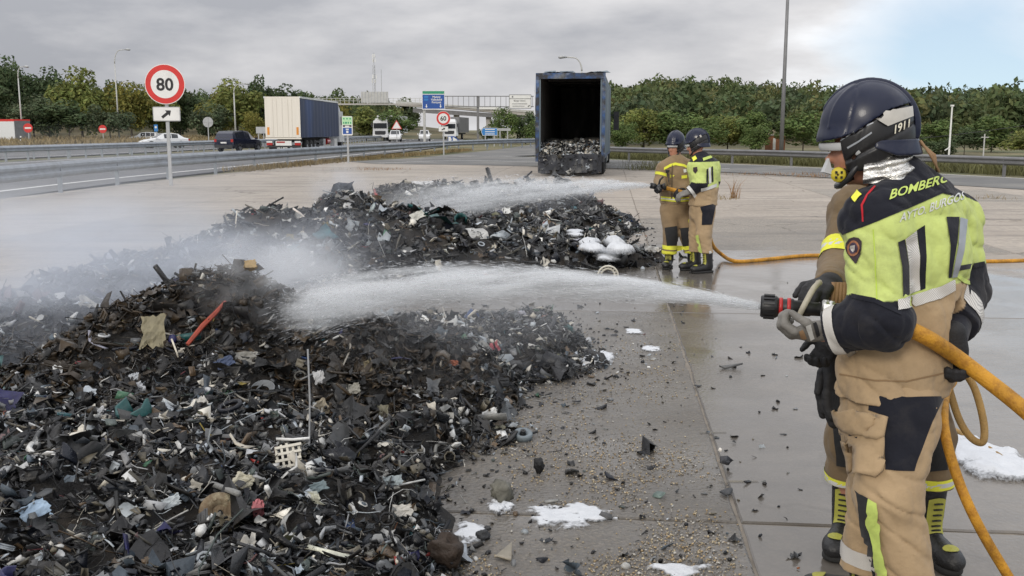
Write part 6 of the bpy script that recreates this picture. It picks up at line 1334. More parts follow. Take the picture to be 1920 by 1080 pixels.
def hose_front():
    n0, n1 = at(1426, 574, 3.34), at(1590, 583, 3.27); ax = (n1 - n0).normalized(); root = thing('fire_hose', 'thick orange yellow fire hose with black nozzle held by the front firefighter', 'fire hose', (n1.x, n1.y, 0)); loc = Vector(root.location); L = (n1 - n0).length; a0 = n0 - loc
    def P(t): return a0 + ax * (L * t)
    nz = obj('nozzle', MB().lathe([(.012, .02), (.030, .015), (.034, 0.), (.0375, .006), (.0375, .05), (.033, .056), (.029, .060), (.029, .085), (.031, .09), (.031, .105), (.026, .11), (.026, .16), (.023, .165), (.023, .195), (.0, .196)], a0, ax, 32), M_nozb, root, smooth=True)
    for k in range(14):
        b = 2 * pi * k / 14; R = ax.to_track_quat('Z', 'Y').to_matrix(); obj('grip_lug', MB().box(a0 + ax * .028 + R @ Vector((cos(b) * .0385, sin(b) * .0385, 0)), (.008, .007, .036), R @ Matrix.Rotation(b, 3, 'Z')), M_nozb, nz)
    for z0 in (.060, .086): obj('red_ring', MB().lathe([(.02, z0), (.0325, z0), (.0335, z0 + .005), (.0325, z0 + .012), (.02, z0 + .012)], a0, ax, 28), M_nozr, nz, smooth=True)
    obj('coupling', MB().lathe([(.02, .198), (.029, .198), (.033, .204), (.033, .216), (.028, .22), (.031, .224), (.031, .236), (.025, .24), (.02, .24)], a0, ax, 24), M_chrome, nz, smooth=True)
    for k in range(3):
        b = 2.1 * k + .6; R = ax.to_track_quat('Z', 'Y').to_matrix(); obj('coupling_lug', MB().box(a0 + ax * .212 + R @ Vector((cos(b) * .034, sin(b) * .034, 0)), (.012, .016, .02), R @ Matrix.Rotation(b, 3, 'Z')), M_chrome, nz)
    obj('hose_tail', MB().lathe([(.018, .24), (.024, .24), (.024, .262), (.022, .264), (.024, .266), (.024, .30), (.018, .302)], a0, ax, 20), M_nozb, nz, smooth=True)
    vw = (Vector((0, 0, CH)) - n0).normalized(); side = vw * .031
    bl = spline([at(1499, 590, 3.28) - loc + vw * .012, at(1508, 572, 3.27) - loc + vw * .012, at(1524, 543, 3.28) - loc + vw * .01, at(1536, 530, 3.30) - loc], 5)
    obj('bail_handle', MB().tube(bl, [.009 + .0015 * abs(sin(i * .2)) for i in range(len(bl))], 8), M_bail, nz, smooth=True)
    bl2 = [p - vw * .06 for p in bl]; obj('bail_handle', MB().tube(bl2, .008, 8), M_bail, nz, smooth=True); obj('bail_bar', MB().tube([bl[-1], bl2[-1]], .011, 8), M_bail, nz, smooth=True)
    # hose: under the arm, round the back, through the right hand, and away to the pump
    pts = [at(1583, 583, 3.275), at(1625, 588, 3.20), at(1680, 606, 3.13), at(1740, 634, 3.13), at(1792, 668, 3.20), at(1850, 712, 3.20), at(1920, 768, 3.12), at(2010, 850, 3.0), at(2110, 970, 2.95), at(2200, 1120, 2.95)]
    pts += [Vector((2.3, 2.3, .034)), Vector((2.9, 1.6, .034)), Vector((4, 1.2, .034))]
    pl = [p - loc for p in spline(pts, 12)]; obj('hose', MB().tube(pl, .0255, 16), M_hose, root, smooth=True)
    return root
hose_front()
def hose_line(label, pts, r, m, name='fire_hose'):
    o = thing(name, label, 'fire hose', (pts[0].x, pts[0].y, 0)); loc = Vector(o.location); obj('hose', MB().tube([p - loc for p in spline(pts, 10)], r, 14), m, o, smooth=True); return o
hose_line('yellow orange hose hanging to the ground close behind the front firefighter', [at(1786, 716, 3.9), at(1772, 740, 3.62), at(1770, 800, 3.42), at(1790, 880, 3.38), at(1822, 960, 3.36), at(1872, 1050, 3.38), at(1935, 1140, 3.42), G(2030, 1190, .03), G(2180, 1230, .03)], .0175, M_hose)
hose_line('faded brown hose hanging in a narrow loop behind the front firefighter', [at(1770, 690, 3.95), at(1783, 740, 3.95), at(1800, 790, 3.93), at(1822, 822, 3.9), at(1843, 828, 3.88), at(1844, 790, 3.9), at(1828, 730, 3.92), at(1805, 694, 3.95), at(1788, 680, 4.0)], .0145, M_hose2)
hose_line('thin brown hose lying on the wet ground beside the foam', [G(1740, 775, .016), G(1790, 806, .016), G(1830, 826, .016), G(1870, 852, .016), G(1925, 893, .016), G(2020, 960, .016)], .0145, M_hose2)

# ------------------------------------------------------------------ the crew member half hidden behind
def zcol(levels):                                   # colours by height, lowest first: [(z upper bound, colour)]
    def f(P, i, *_):
        C = np.zeros((len(P), 3)); done = np.zeros(len(P), bool)
        for z, c in levels: m = (P[:, 2] < z) & ~done; C[m] = c; done |= m
        C[~done] = levels[-1][1]; return C
    return f
YEL, GREYT = A((.72, .72, .07)), A((.55, .55, .50))
def hidden():
    D = at; J = dict(u=(-.93, .36, 0), head=D(1655, 262, 4.05), look=(-.45, -.88, -.1), neck=D(1660, 345, 4.07), torso=[(D(1660, 388, 4.08), .19, .125), (D(1662, 450, 4.08), .205, .14), (D(1663, 540, 4.08), .19, .14), (D(1664, 640, 4.08), .195, .15)],
        shR=D(1598, 395, 4.0), elR=D(1572, 500, 3.86), wrR=D(1555, 537, 3.60), shL=D(1725, 395, 4.12), elL=D(1745, 490, 4.12), wrL=D(1725, 580, 3.98), pel=D(1664, 640, 4.1), hipR=D(1622, 680, 4.08), knR=D(1592, 822, 4.05), ankR=D(1585, 950, 4.18), hipL=D(1705, 680, 4.12), knL=D(1745, 822, 4.02), ankL=D(1745, 962, 4.08), leg=(.105, .09, .088, .075), arm=(.078, .072, .068, .052), tcut=.12)
    wz = [(.26, BROWN)]
    o = person(J, 'firefighter in a brown suit half hidden behind the one in lime yellow', .010, lambda P, i, ids: np.tile(BROWN, (len(P), 1)), lambda P, i, m0: np.tile(BROWN, (len(P), 1)), (D(1664, 640, 4.08), (0, 0, -1)), 7.)
    r = o['root']; put_helmet(r, J['head'], J['look'], s=.88)
    band(r, 'sleeve_tape', o['jt'], J['shR'], J['elR'], .66, .92, .10, M_hvy); band(r, 'sleeve_stripe', o['jt'], J['shR'], J['elR'], .74, .84, .104, M_reflw)
    for s in 'RL':
        decal('knee_pad', o['tt'], r, M_padk, [(1560, 768), (1606, 766), (1612, 880), (1570, 872)] if s == 'R' else [(1715, 778), (1775, 772), (1775, 880), (1722, 886)], None, .006, 9)
        for a_, b_, m_ in ((.46, .60, M_hvy), (.50, .56, M_reflw), (.64, .78, M_hvy), (.68, .74, M_reflw)): band(r, 'leg_tape', o['tt'], J['kn' + s], J['ank' + s], a_, b_, .11 + (.004 if m_ is M_reflw else 0), m_)
        boot(r, J['ank' + s], (-.5, -.85) if s == 'R' else (.12, -1), .007)
    glove(r, 'glove', lambda s: hand(s, D(1556, 534, 3.58), (-.62, -.78, .06), (-.1, .0, -1), (.5, .55, .6, .7), .5, 1.08, -1, .0145), .005, M_gblack)
    glove(r, 'glove_cuff', lambda s: s.cone(D(1568, 527, 3.72), D(1553, 535, 3.56), .052, .044), .007, M_gblack)
    glove(r, 'glove', lambda s: hand(s, D(1722, 590, 3.96), (-.5, -.5, -.7), (-.3, -.6, -.5), (.6, .6, .6, .6), .4, 1.05, 1, .014), .006, M_gblack)
    fr = D(1574, 545, 3.5) - Vector(r.location)
    for k in range(5): obj('leather_fringe', MB().tube([fr + Vector((-.02 + .012 * k, 0, .03)), fr + Vector((-.026 + .013 * k, -.01, -.02)), fr + Vector((-.03 + .015 * k, -.012, -.058))], [.010, .008, .004], 6), M_gtan, r, smooth=True)
    # spare gloves hanging from the belt
    t = thing('spare_gloves', 'pair of black leather gloves hanging by the thigh of the hidden firefighter', 'gloves', G(1560, 1000)); t.location.y = 3.75
    for k, (px, py, dz, sp) in enumerate(((1566, 672, 3.62, .02), (1560, 655, 3.70, -.04))):
        q, _ = glove(t, 'glove', lambda s: hand(s, D(px, py + 8, dz), (-.10 - .08 * k, -.02, -1), (.8, -.6, 0), (.12 + .1 * k, .14, .18, .25), .1, 1.25, -1 if k == 0 else 1, .0165, .1), .006, M_gblack)
        glove(t, 'glove_cuff', lambda s: s.cone(D(px + 3, py - 15, dz), D(px, py + 20, dz), .042, .046), .007, M_gblack)
    obj('clip_strap', MB().bar(D(1572, 628, 3.66) - t.location, D(1568, 662, 3.66) - t.location, .02, .008), M_strapg, t)
    g3, _ = glove(r, 'work_glove', lambda s: hand(s, D(1562, 628, 3.52), (-.42, -.1, -.9), (-.6, -.7, .2), (.8, .85, .9, .95), .6, .92, 1, .0145), .005, M_gblack)
hidden()

# ------------------------------------------------------------------ the two at the small nozzle
def mid_brown():
    D = at; q = 12.62
    J = dict(u=(.93, -.34, 0), head=D(1267, 266, q), look=(-.66, -.75, .02), neck=D(1269, 302, q), collar=(0, 0, .0), torso=[(D(1267, 313, q), .185, .12), (D(1267, 330, q), .215, .145), (D(1268, 350, q), .205, .14), (D(1268, 384, q), .205, .15)],
        shR=D(1245, 316, q - .04), elR=D(1238, 341, q - .05), wrR=D(1241, 353, q - .26), shL=D(1290, 314, q + .05), elL=D(1296, 340, q), wrL=D(1280, 358, q - .22), pel=D(1268, 385, q), hipR=D(1256, 395, q), knR=D(1258, 438, q - .06), ankR=D(1254, 484, q), hipL=D(1282, 395, q + .02), knL=D(1287, 438, q - .03), ankL=D(1298, 482, q + .02), leg=(.122, .092, .09, .088), arm=(.085, .078, .074, .056), tcut=.05)
    o = person(J, 'firefighter in an all brown suit aiming the small nozzle at the far heap', .013, lambda P, i, ids: np.tile(BROWN * 1.4, (len(P), 1)), lambda P, i, m0: np.tile(BROWN * 1.4, (len(P), 1)), (D(1268, 383, q), (0, 0, -1)), 4.)
    r = o['root']; put_helmet(r, J['head'], J['look'], s=.83, curtain=False); jt, tt = o['jt'], o['tt']
    T = lambda nm, m, pl, off_=.008, step=3., tr=jt: decal(nm, tr, r, m, pl, None, off_, step)
    T('chest_tape', M_hvy, [(1245, 314), (1256, 308), (1266, 305), (1282, 308), (1297, 316), (1297, 321), (1282, 313), (1266, 310), (1256, 313), (1245, 319)]); T('hem_tape', M_hvy, [(1240, 368), (1268, 371), (1298, 369), (1298, 377), (1268, 379), (1240, 376)]); T('hem_stripe', M_reflw, [(1240, 371), (1268, 374), (1298, 372), (1298, 374), (1268, 376), (1240, 373)], .011)
    T('front_zip', fabric('zip_brown', (.13, .095, .055)), [(1259, 308), (1262, 308), (1261, 376), (1258, 376)]); T('radio_pouch', M_brown, [(1249, 320), (1257, 320), (1258, 344), (1250, 344)], .03); T('radio', M_hblack, [(1247, 319), (1254, 319), (1253, 323), (1248, 324)], .036); T('radio_cord', M_hblack, [(1250, 324), (1252, 324), (1257, 340), (1255, 341)], .036)
    T('name_patch', M_hvy, [(1278, 329), (1288, 328), (1288, 334), (1278, 335)]); T('badge', M_reflw, [(1281, 318), (1286, 317), (1287, 323), (1282, 324)]); T('thigh_patch', M_hvy, [(1290, 412), (1297, 411), (1298, 416), (1291, 418)], tr=tt)
    band(r, 'sleeve_tape', jt, J['shR'], J['elR'], .40, .60, .12, M_hvy)
    for s in 'RL':
        T('knee_pad', M_padk, [(1247, 427), (1269, 424), (1271, 459), (1251, 461)] if s == 'R' else [(1275, 428), (1300, 426), (1302, 459), (1281, 462)], .008, 4, tt)
        for a_, b_ in ((.46, .62), (.68, .84)): band(r, 'leg_tape', tt, J['kn' + s], J['ank' + s], a_, b_, .115, M_hvy)
        boot(r, J['ank' + s], (-.35, -.94) if s == 'R' else (.1, -1), .011, laces=True)
    L_, R_ = head_prims(Sdf(), J['head'], J['look'])
    for e in (-1, 1): obj('eye', MB().lathe([(.001, -.009), (.008, -.006), (.010, 0), (.008, .006), (.001, .009)], Vector(L_(e * .03, .080, -.067)) - Vector(r.location), (0, 0, 1), 10), M_eye, r, smooth=True)
    glove(r, 'glove', lambda s: hand(s, D(1241, 352, q - .27), (-.6, -.7, .1), (.5, -.2, -.6), (.9, .95, 1., 1.), .6, 1.15, 1, .015), .008, M_hblack); glove(r, 'glove', lambda s: hand(s, D(1280, 358, q - .24), (-.8, -.5, -.1), (.3, -.6, -.5), (.7, .7, .7, .7), .5, 1.1, -1, .015), .008, M_gblack)
    return J
MJ = mid_brown()
def mid_lime():
    D = at; q = 12.25
    J = dict(u=(.72, .69, 0), head=D(1306, 263, q), look=(-.95, .30, -.06), neck=D(1314, 298, q), collar=(0, 0, .01), torso=[(D(1319, 309, q), .18, .125), (D(1319, 325, q), .205, .15), (D(1320, 352, q), .19, .145), (D(1318, 385, q), .195, .155)],
        shL=D(1304, 314, q - .13), elL=D(1311, 345, q - .18), wrL=D(1292, 360, q - .16), shR=D(1336, 312, q + .15), elR=D(1338, 340, q + .2), wrR=D(1322, 358, q + .25), pel=D(1318, 386, q), hipL=D(1322, 397, q - .06), knL=D(1320, 440, q - .08), ankL=D(1325, 488, q - .06), hipR=D(1311, 397, q + .12), knR=D(1306, 440, q + .14), ankR=D(1303, 485, q + .18), leg=(.122, .09, .086, .078), arm=(.085, .08, .076, .056), tcut=.09)
    yo, wa = D(1318, 303, q).z, D(1318, 351, q).z; sl = D(1304, 341, q).z
    def jcol(P, i, ids):
        C = np.tile(HV, (len(P), 1)); arm = np.isin(i, [ids['uaL'][0], ids['faL'][0], ids['uaR'][0], ids['faR'][0]]); C[P[:, 2] > yo] = NAVY; C[~arm & (P[:, 2] < wa)] = TAN; C[arm & (P[:, 2] < sl)] = NAVY; C[np.isin(i, [ids['faL'][0], ids['faR'][0]])] = NAVY; return C
    o = person(J, 'firefighter in lime yellow and tan kit standing beside the small nozzle', .009, jcol, lambda P, i, m0: np.tile(TAN, (len(P), 1)), (D(1318, 385, q), (0, 0, -1)), 9.)
    r = o['root']; _, ht, _ = put_helmet(r, J['head'], J['look'], s=.84, curtain=False); jt, tt = o['jt'], o['tt']
    T = lambda nm, m, pl, off_=.008, step=3., tr=jt: decal(nm, tr, r, m, pl, None, off_, step)
    T('back_stripe', M_navyc, [(1324, 318), (1327, 316), (1328, 345), (1324, 346)]); T('reflective_stripe', M_reflw, [(1328, 315), (1332, 314), (1333, 343), (1329, 345)]); T('back_stripe', M_navyc, [(1333, 313), (1336, 312), (1337, 341), (1334, 342)]); T('reflective_band', M_reflw, [(1314, 353), (1328, 350), (1343, 344), (1343, 350), (1328, 356), (1314, 359)])
    T('emblem', mat('emblem_dark', (.035, .02, .025)), [(1300, 314), (1307, 313), (1308, 320), (1304, 326), (1300, 321)]); T('shoulder_tape', M_hv, [(1317, 297), (1332, 292), (1335, 296), (1318, 302)]); T('collar_tab', M_hvy, [(1298, 297), (1304, 293), (1307, 299), (1300, 304)], .012)
    decal('side_reflector', ht, r, M_hpanel, [(1302, 257), (1314, 253), (1316, 257), (1307, 260)], None, .006, 3.)
    T('seat_panel', M_navyc, [(1313, 388), (1336, 383), (1341, 386), (1334, 421), (1316, 422), (1317, 400)], .008, 4, tt); T('shin_stripe', M_hv, [(1305, 442), (1310, 440), (1318, 478), (1312, 479)], .008, 4, tt); T('ankle_tape', M_reflw, [(1312, 474), (1333, 470), (1334, 474), (1313, 479)], .008, 4, tt)
    band(r, 'cuff_tape', jt, J['elL'], J['wrL'], .7, .95, .085, M_reflw)
    for s in 'LR': boot(r, J['ank' + s], (-.85, -.35), .011)
    glove(r, 'glove', lambda s: hand(s, D(1292, 360, q - .16), (-.9, .1, -.3), (.2, .4, -.9), (.6, .6, .65, .7), .5, 1.15, -1, .0155), .008, M_ggrey); glove(r, 'glove', lambda s: hand(s, D(1321, 358, q + .26), (-.9, .2, -.2), (0, .5, -.8), (.7, .7, .7, .7), .5, 1.1, 1, .015), .009, M_gblack)
    return J
LJ = mid_lime()
def hose_mid():
    n0 = at(1220, 348, 12.28); n1 = at(1246, 352, 12.32); ax = (n1 - n0).normalized(); t = thing('fire_hose', 'orange hose with small black nozzle held by the two distant firefighters', 'fire hose', (n1.x, n1.y, 0)); loc = Vector(t.location)
    obj('nozzle', MB().lathe([(.02, .01), (.036, 0), (.036, .06), (.026, .07), (.024, .16), (.03, .165), (.03, .20), (.0, .20)], n0 - loc, ax, 16), M_nozb, t, smooth=True); obj('bail_handle', MB().tube([n0 + ax * .1 - loc, n0 + ax * .12 + Vector((0, -.02, .09)) - loc, n0 + ax * .16 + Vector((0, 0, .13)) - loc], .013, 6), M_nozb, t)
    pts = [n1, at(1262, 356, 12.33), at(1290, 364, 12.28), at(1318, 378, 12.52), at(1328, 420, 12.45), at(1334, 455, 12.3), G(1350, 483, .03) + Vector((0, 0, .06)), G(1380, 490, .025), G(1440, 486, .025), G(1500, 480, .025), G(1550, 479, .025), G(1650, 484, .025), G(1780, 489, .025), G(1860, 490, .025), G(1930, 488, .025), G(2050, 484, .025)]
    obj('hose', MB().tube([p - loc for p in spline(pts, 8)], .026, 10), M_hose, t, smooth=True)
hose_mid()
# ------------------------------------------------------------------ foam, gravel, litter, single finds
M_foam = mat('foam', (.62, .64, .67), .7, var=.05, scale=20, bump=.25, bscale=60, spec=.3)
def foam_edges():
    nt = M_foam.node_tree; N = nt.nodes; L = nt.links; b = N['Principled BSDF']; at_ = N.new('ShaderNodeAttribute'); at_.attribute_name = 'Col'; n = N.new('ShaderNodeTexNoise'); n.inputs['Scale'].default_value = 70; tc = N.new('ShaderNodeTexCoord'); L.new(tc.outputs['Object'], n.inputs[0])
    ad = N.new('ShaderNodeMath'); ad.operation = 'MULTIPLY_ADD'; L.new(n.outputs[0], ad.inputs[0]); ad.inputs[1].default_value = .45; L.new(at_.outputs['Fac'], ad.inputs[2]); mr = N.new('ShaderNodeMapRange'); L.new(ad.outputs[0], mr.inputs[0]); mr.inputs[1].default_value = .22; mr.inputs[2].default_value = .62; L.new(mr.outputs[0], b.inputs['Alpha'])
foam_edges()
def foam(label, px, py, wpx, hpx, hgt, seed, z=0.):
    c = G(px, py, z); rx = wpx / 2 * c.y / F * 1.25; ry = abs(G(px, py + hpx / 2, z).y - G(px, py - hpx / 2, z).y) / 2 * 1.25; n1 = 84; n2 = 64
    u, v = np.meshgrid(np.linspace(-1, 1, n1), np.linspace(-1, 1, n2), indexing='ij'); X, Y = u * rx, v * ry; q = np.stack([X, Y, X * 0], -1); s_ = max(rx, ry)
    m_ = (fbm(q * 2.6 / s_ + seed * 7.3, 4) - .5) * 1.7 + .66 - (u ** 2 + v ** 2) ** .75; m_ = m_ + (fbm(q * 60 + seed, 2) - .5) * .16
    h = np.clip(m_ * 2.2, 0, 1) ** .7 * hgt * .55 * (.25 + 1.1 * fbm(q * 5 / s_ + seed, 3) + .10 * fbm(q * 55 + 5, 2)) + .002 * (m_ > 0); h[m_ <= 0] = -.004
    i, j = np.meshgrid(np.arange(n1 - 1), np.arange(n2 - 1), indexing='ij'); a = (i * n2 + j).ravel(); Fq = np.stack([a, a + n2, a + n2 + 1, a + 1], 1); Fq = Fq[(m_.ravel()[Fq] > 0).sum(1) >= 2]; us = np.unique(Fq); mp = np.zeros(n1 * n2, int); mp[us] = np.arange(len(us))
    V = np.stack([X, Y, h], -1).reshape(-1, 3)[us]; o = obj('foam_patch', npmesh('foam_patch', V, mp[Fq], True, np.clip(m_.ravel()[us] * 1.6, 0, 1)[:, None]), M_foam, None, c + Vector((0, 0, .003))); tag(o, label, 'foam'); return o
foam('broad white foam patch on the gravelly concrete, beside the grey lump', 1058, 968, 165, 52, .022, 1); foam('small white foam blob under the grey ribbed lump', 935, 952, 60, 26, .03, 2)
foam('thin white foam smear around the dark stone at the heap foot', 885, 1003, 80, 40, .012, 3); foam('white foam patch at the bottom edge of the wet concrete', 1275, 1072, 130, 26, .02, 4)
foam('flat white foam spot on the wet concrete near the crew reflection', 1188, 622, 36, 10, .012, 5); foam('white foam scrap below the flat foam spot', 1222, 655, 40, 10, .02, 6); foam('white foam on the edge of the near heap', 1118, 672, 80, 24, .05, 7)
foam('large white foam mound beside the hoses', 1850, 862, 150, 84, .07, 8); foam('foam trail leading from the hose to the large foam mound', 1796, 826, 80, 36, .035, 9)
# gravel washed over the aggregate slab
def gravel():
    r = np.random.default_rng(31); n = 8500; q = np.c_[r.uniform(760, 1400, n * 3), 575 + r.random(n * 3) ** .8 * 530]; cl = fbm(np.c_[q * np.array([.006, .016]), np.zeros(len(q))] + 3, 3); q = q[r.random(len(q)) < np.clip((cl - .40) * 5, .05, 1)][:n]; edge = 1250 + (q[:, 1] - 600) * .26
    q = q[(q[:, 0] < edge + r.normal(size=len(q)) * 22)]; P = np.array([G(x, y)[:] for x, y in q]); n = len(P); oc = np.array([(1, 0, 0), (-1, 0, 0), (0, 1, 0), (0, -1, 0), (0, 0, .7), (0, 0, -.4)]); T = np.array([(0, 2, 4), (2, 1, 4), (1, 3, 4), (3, 0, 4), (2, 0, 5), (1, 2, 5), (3, 1, 5), (0, 3, 5)])
    s = (.0035 + .005 * r.random(n) ** 2.2)[:, None, None] * (1 + .3 * r.normal(size=(n, 6, 1))); V = np.einsum('nij,vj->nvi', rotmats(r, n, .2), oc) * s + P[:, None, :] + np.array([0, 0, .003]); C = np.array([(.42, .31, .17), (.34, .27, .18), (.50, .42, .28), (.25, .23, .20), (.16, .15, .14), (.46, .44, .40)])[r.integers(0, 6, n)] * r.uniform(.6, 1.15, (n, 1))
    o = obj('gravel', npmesh('gravel', V.reshape(-1, 3), (T[None] + np.arange(n)[:, None, None] * 6).reshape(-1, 3), True, np.repeat(C, 6, 0)), mat('pebbles', rough=.45, var=.1, attr='Col')); struct(o, 'golden gravel washed over the concrete', 'stuff')
    # crumbs of soot and scrap round the heap feet
    Ps = []
    for H, n in ((HEAPS['near'], 1500), (HEAPS['far'], 900)):
        P = np.c_[r.uniform(-5, 2.8, 60000), r.uniform(2.6, 19.5, 60000)]; d = poly_dist(P, H['toe']); k = (d < 0.05) & (r.random(len(P)) < np.exp(d / .28) * .5); Ps.append(P[k][:n])
    P = np.concatenate(Ps + [np.array([G(x, y)[:2] for x, y in np.c_[r.uniform(800, 1500, 260), r.uniform(520, 1075, 260)]])]); n = len(P); P3 = np.c_[P, np.full(n, .006)]
    V, T, C = place(P3, pick(r, n, dict(shard=5, chunk=4, strip=2, film=2, wire=1)), .032 * np.exp(r.normal(size=n) * .5), rotmats(r, n, .35), palette(r, n, .1, .2, .02)); o = obj('scattered_litter', npmesh('scattered_litter', V, T, False, C), M_scrap); struct(o, 'small burnt scraps scattered over the concrete around the heaps', 'stuff')
gravel()
# finds one can point at ---------------------------------------------------
hb = {}
def on_heap(px, py, key='near', lift=.03):
    if key not in hb:
        c = [o for o in bpy.data.objects if o.name.startswith('charred_core')][0 if key == 'near' else 1].data; hb[key] = BVHTree.FromPolygons([v.co for v in c.vertices], [tuple(p.vertices) for p in c.polygons])
    h_, n_, _, _ = hb[key].ray_cast(Vector((0, 0, CH)), ray(px, py).normalized()); p = h_ if h_ is not None else G(px, py); n_ = n_ if n_ is not None else Vector((0, 0, 1)); return p + n_ * lift, n_
for k, (px, py, w, h, z, hh, l) in enumerate(((1108, 462, 46, 20, .12, .10, 'foam lump on the far heap beside the plastic sheets'), (1152, 462, 44, 22, .05, .14, 'tall foam lump at the right end of the far heap'), (1135, 478, 50, 16, .05, .08, 'foam lump at the foot of the far heap'), (1080, 440, 34, 14, .15, .06, 'small foam dab high on the far heap end'))): p_, _ = on_heap(px, py, 'far', 0.); foam(l, px, py, w * 1.1, h * 1.5, hh * 1.3, 20 + k, max(p_.z, 0.) + .05)
foam('flat foam streak beside the far heap', 1190, 480, 40, 9, .03, 29)
def sheet_obj(name, label, cat, px, py, w, h, col, key='near', seed=0, amp=.12, tilt=0., face=.6, n=9, rough=.6, th=.004, lift=.06):
    p, nn = on_heap(px, py, key, lift); s = p.y / F; r = np.random.default_rng(seed); cam_n = (Vector((0, 0, CH)) - p).normalized(); z = (nn * (1 - face) + cam_n * face).normalized(); x = Vector((0, 0, 1)).cross(z).normalized(); y = z.cross(x); R = Matrix((x, y, z)).transposed() @ Matrix.Rotation(tilt, 3, 'Z')
    vs = []; W, H_ = w * s * .86, h * s * .86
    for i in range(n):
        for j in range(n): u, v = i / (n - 1) - .5, j / (n - 1) - .5; ed = (1 + .10 * r.normal() * (abs(u) > .4 or abs(v) > .4)); vs.append(R @ Vector((u * W * ed, v * H_ * ed, amp * min(W, H_) * (vnoise(np.array([u * 5 + seed, v * 5, seed * 1.7])) - .5) * 2 + amp * .4 * min(W, H_) * r.normal() * .5)))
    o = obj(name, MB().add(vs, [(i * n + j, (i + 1) * n + j, (i + 1) * n + j + 1, i * n + j + 1) for i in range(n - 1) for j in range(n - 1)]), mat('find_%.2f_%.2f_%.2f' % col, tuple(q * .72 + .02 for q in col), rough, var=.3, scale=22, dirt=(.02, .019, .017, .85)), None, p); sd = o.modifiers.new('s', 'SOLIDIFY'); sd.thickness = th; tag(o, label, cat); return o
sheet_obj('crumpled_carton', 'crumpled olive beige carton on the dark peak of the near heap', 'carton', 288, 642, 50, 68, (.30, .26, .15), seed=3, amp=.06, tilt=-.06, face=.7, lift=.10)
p, nn = on_heap(352, 660, lift=.06); q, _ = on_heap(425, 575, lift=.06); tag(obj('red_bar', MB().tube([p, p.lerp(q, .35) + Vector((.01, 0, .02)), p.lerp(q, .7), q], [.012, .016, .015, .010], 6), mat('rusty_red', (.30, .05, .025), .6, var=.3, scale=20)), 'rusty red bar leaning on the near heap peak', 'bar')
sheet_obj('foam_block', 'orange tan block of foam rubber at the foot of the far heap', 'block', 472, 546, 24, 18, (.50, .34, .14), 'near', 5, .05, .1, .5, lift=.25, th=.05)
sheet_obj('plastic_corner', 'folded white plastic corner panel at the edge of the near heap', 'panel', 915, 788, 36, 26, (.70, .70, .68), seed=7, amp=.10, tilt=.3, face=.3); sheet_obj('red_bag', 'crumpled red plastic bag on the right flank of the near heap', 'bag', 918, 665, 26, 34, (.45, .05, .07), seed=8, amp=.22, tilt=.3); sheet_obj('orange_rag', 'small orange rag near the red bag', 'rag', 846, 694, 24, 14, (.52, .14, .05), seed=9, amp=.2)
sheet_obj('white_strip', 'pale grey flat strip lying across the heap under the water jet', 'strip', 836, 608, 12, 40, (.55, .58, .60), seed=10, amp=.06, tilt=.5, lift=.05); sheet_obj('grey_sheet', 'large dull grey plastic sheet on the near heap', 'sheet', 462, 690, 44, 30, (.28, .27, .24), seed=11, amp=.14); sheet_obj('blue_sheet', 'pale blue plastic sheet low on the near heap', 'sheet', 55, 985, 66, 44, (.38, .52, .68), seed=12, amp=.08, tilt=.3); sheet_obj('white_card', 'curled cream card beside the brown disc', 'card', 455, 918, 42, 32, (.62, .58, .44), seed=13, amp=.14, tilt=-.5); sheet_obj('pink_cloth', 'pink and red cloth scrap right of the brown disc', 'cloth', 487, 978, 24, 44, (.55, .16, .18), seed=14, amp=.2); sheet_obj('white_cup', 'bundle of white ribbed plastic low on the near heap', 'plastic', 735, 972, 46, 26, (.66, .63, .56), seed=15, amp=.1, tilt=-.2); sheet_obj('grey_cover', 'oval grey plastic cover on the near heap', 'cover', 730, 918, 42, 22, (.36, .42, .44), seed=16, amp=.1); sheet_obj('teal_rag', 'teal rag on the far heap', 'rag', 548, 470, 26, 16, (.07, .20, .24), 'far', 17, .2, .4); sheet_obj('white_shell', 'white rounded plastic shell on top of the far heap', 'shell', 783, 410, 30, 16, (.70, .69, .62), 'far', 18, .1, .4); sheet_obj('white_film', 'torn white film along the back of the far heap', 'film', 785, 347, 70, 10, (.72, .73, .74), 'far', 19, .2, .05, .5)
for k, (px, py, w, h, c, t_) in enumerate(((250, 745, 30, 24, (.5, .52, .55), .3), (380, 775, 20, 30, (.62, .60, .55), .5), (600, 720, 24, 30, (.6, .6, .6), .2), (655, 740, 30, 24, (.4, .38, .32), .1), (190, 790, 30, 16, (.55, .56, .58), .7), (310, 955, 40, 24, (.55, .60, .62), .2), (690, 700, 16, 34, (.20, .16, .08), .1), (720, 790, 24, 40, (.22, .20, .13), 0.), (590, 780, 36, 34, (.36, .30, .2), .4), (250, 720, 20, 16, (.5, .53, .56), .2), (600, 925, 40, 22, (.16, .22, .24), .3), (420, 690, 40, 22, (.04, .07, .16), .4))): sheet_obj('plastic_scrap', ['pale grey', 'cream', 'white', 'dull tan', 'light grey', 'sea grey', 'brown', 'olive', 'tan paper', 'bluish grey', 'slate', 'dark blue'][k] + ' plastic scrap ' + ['just below the carton', 'under the red bar', 'at the foot of the heap peak', 'on the sooty flank of the near heap', 'far down the left flank of the near heap', 'lying near the bottom of the near heap', 'caught in the sooty flank', 'hanging on the sooty flank', 'curled on the sooty flank', 'left of the carton', 'in the lower middle of the near heap', 'between the carton and the grey sheet'][k], 'scrap', px, py, w, h, c, seed=40 + k, amp=.14, tilt=t_)
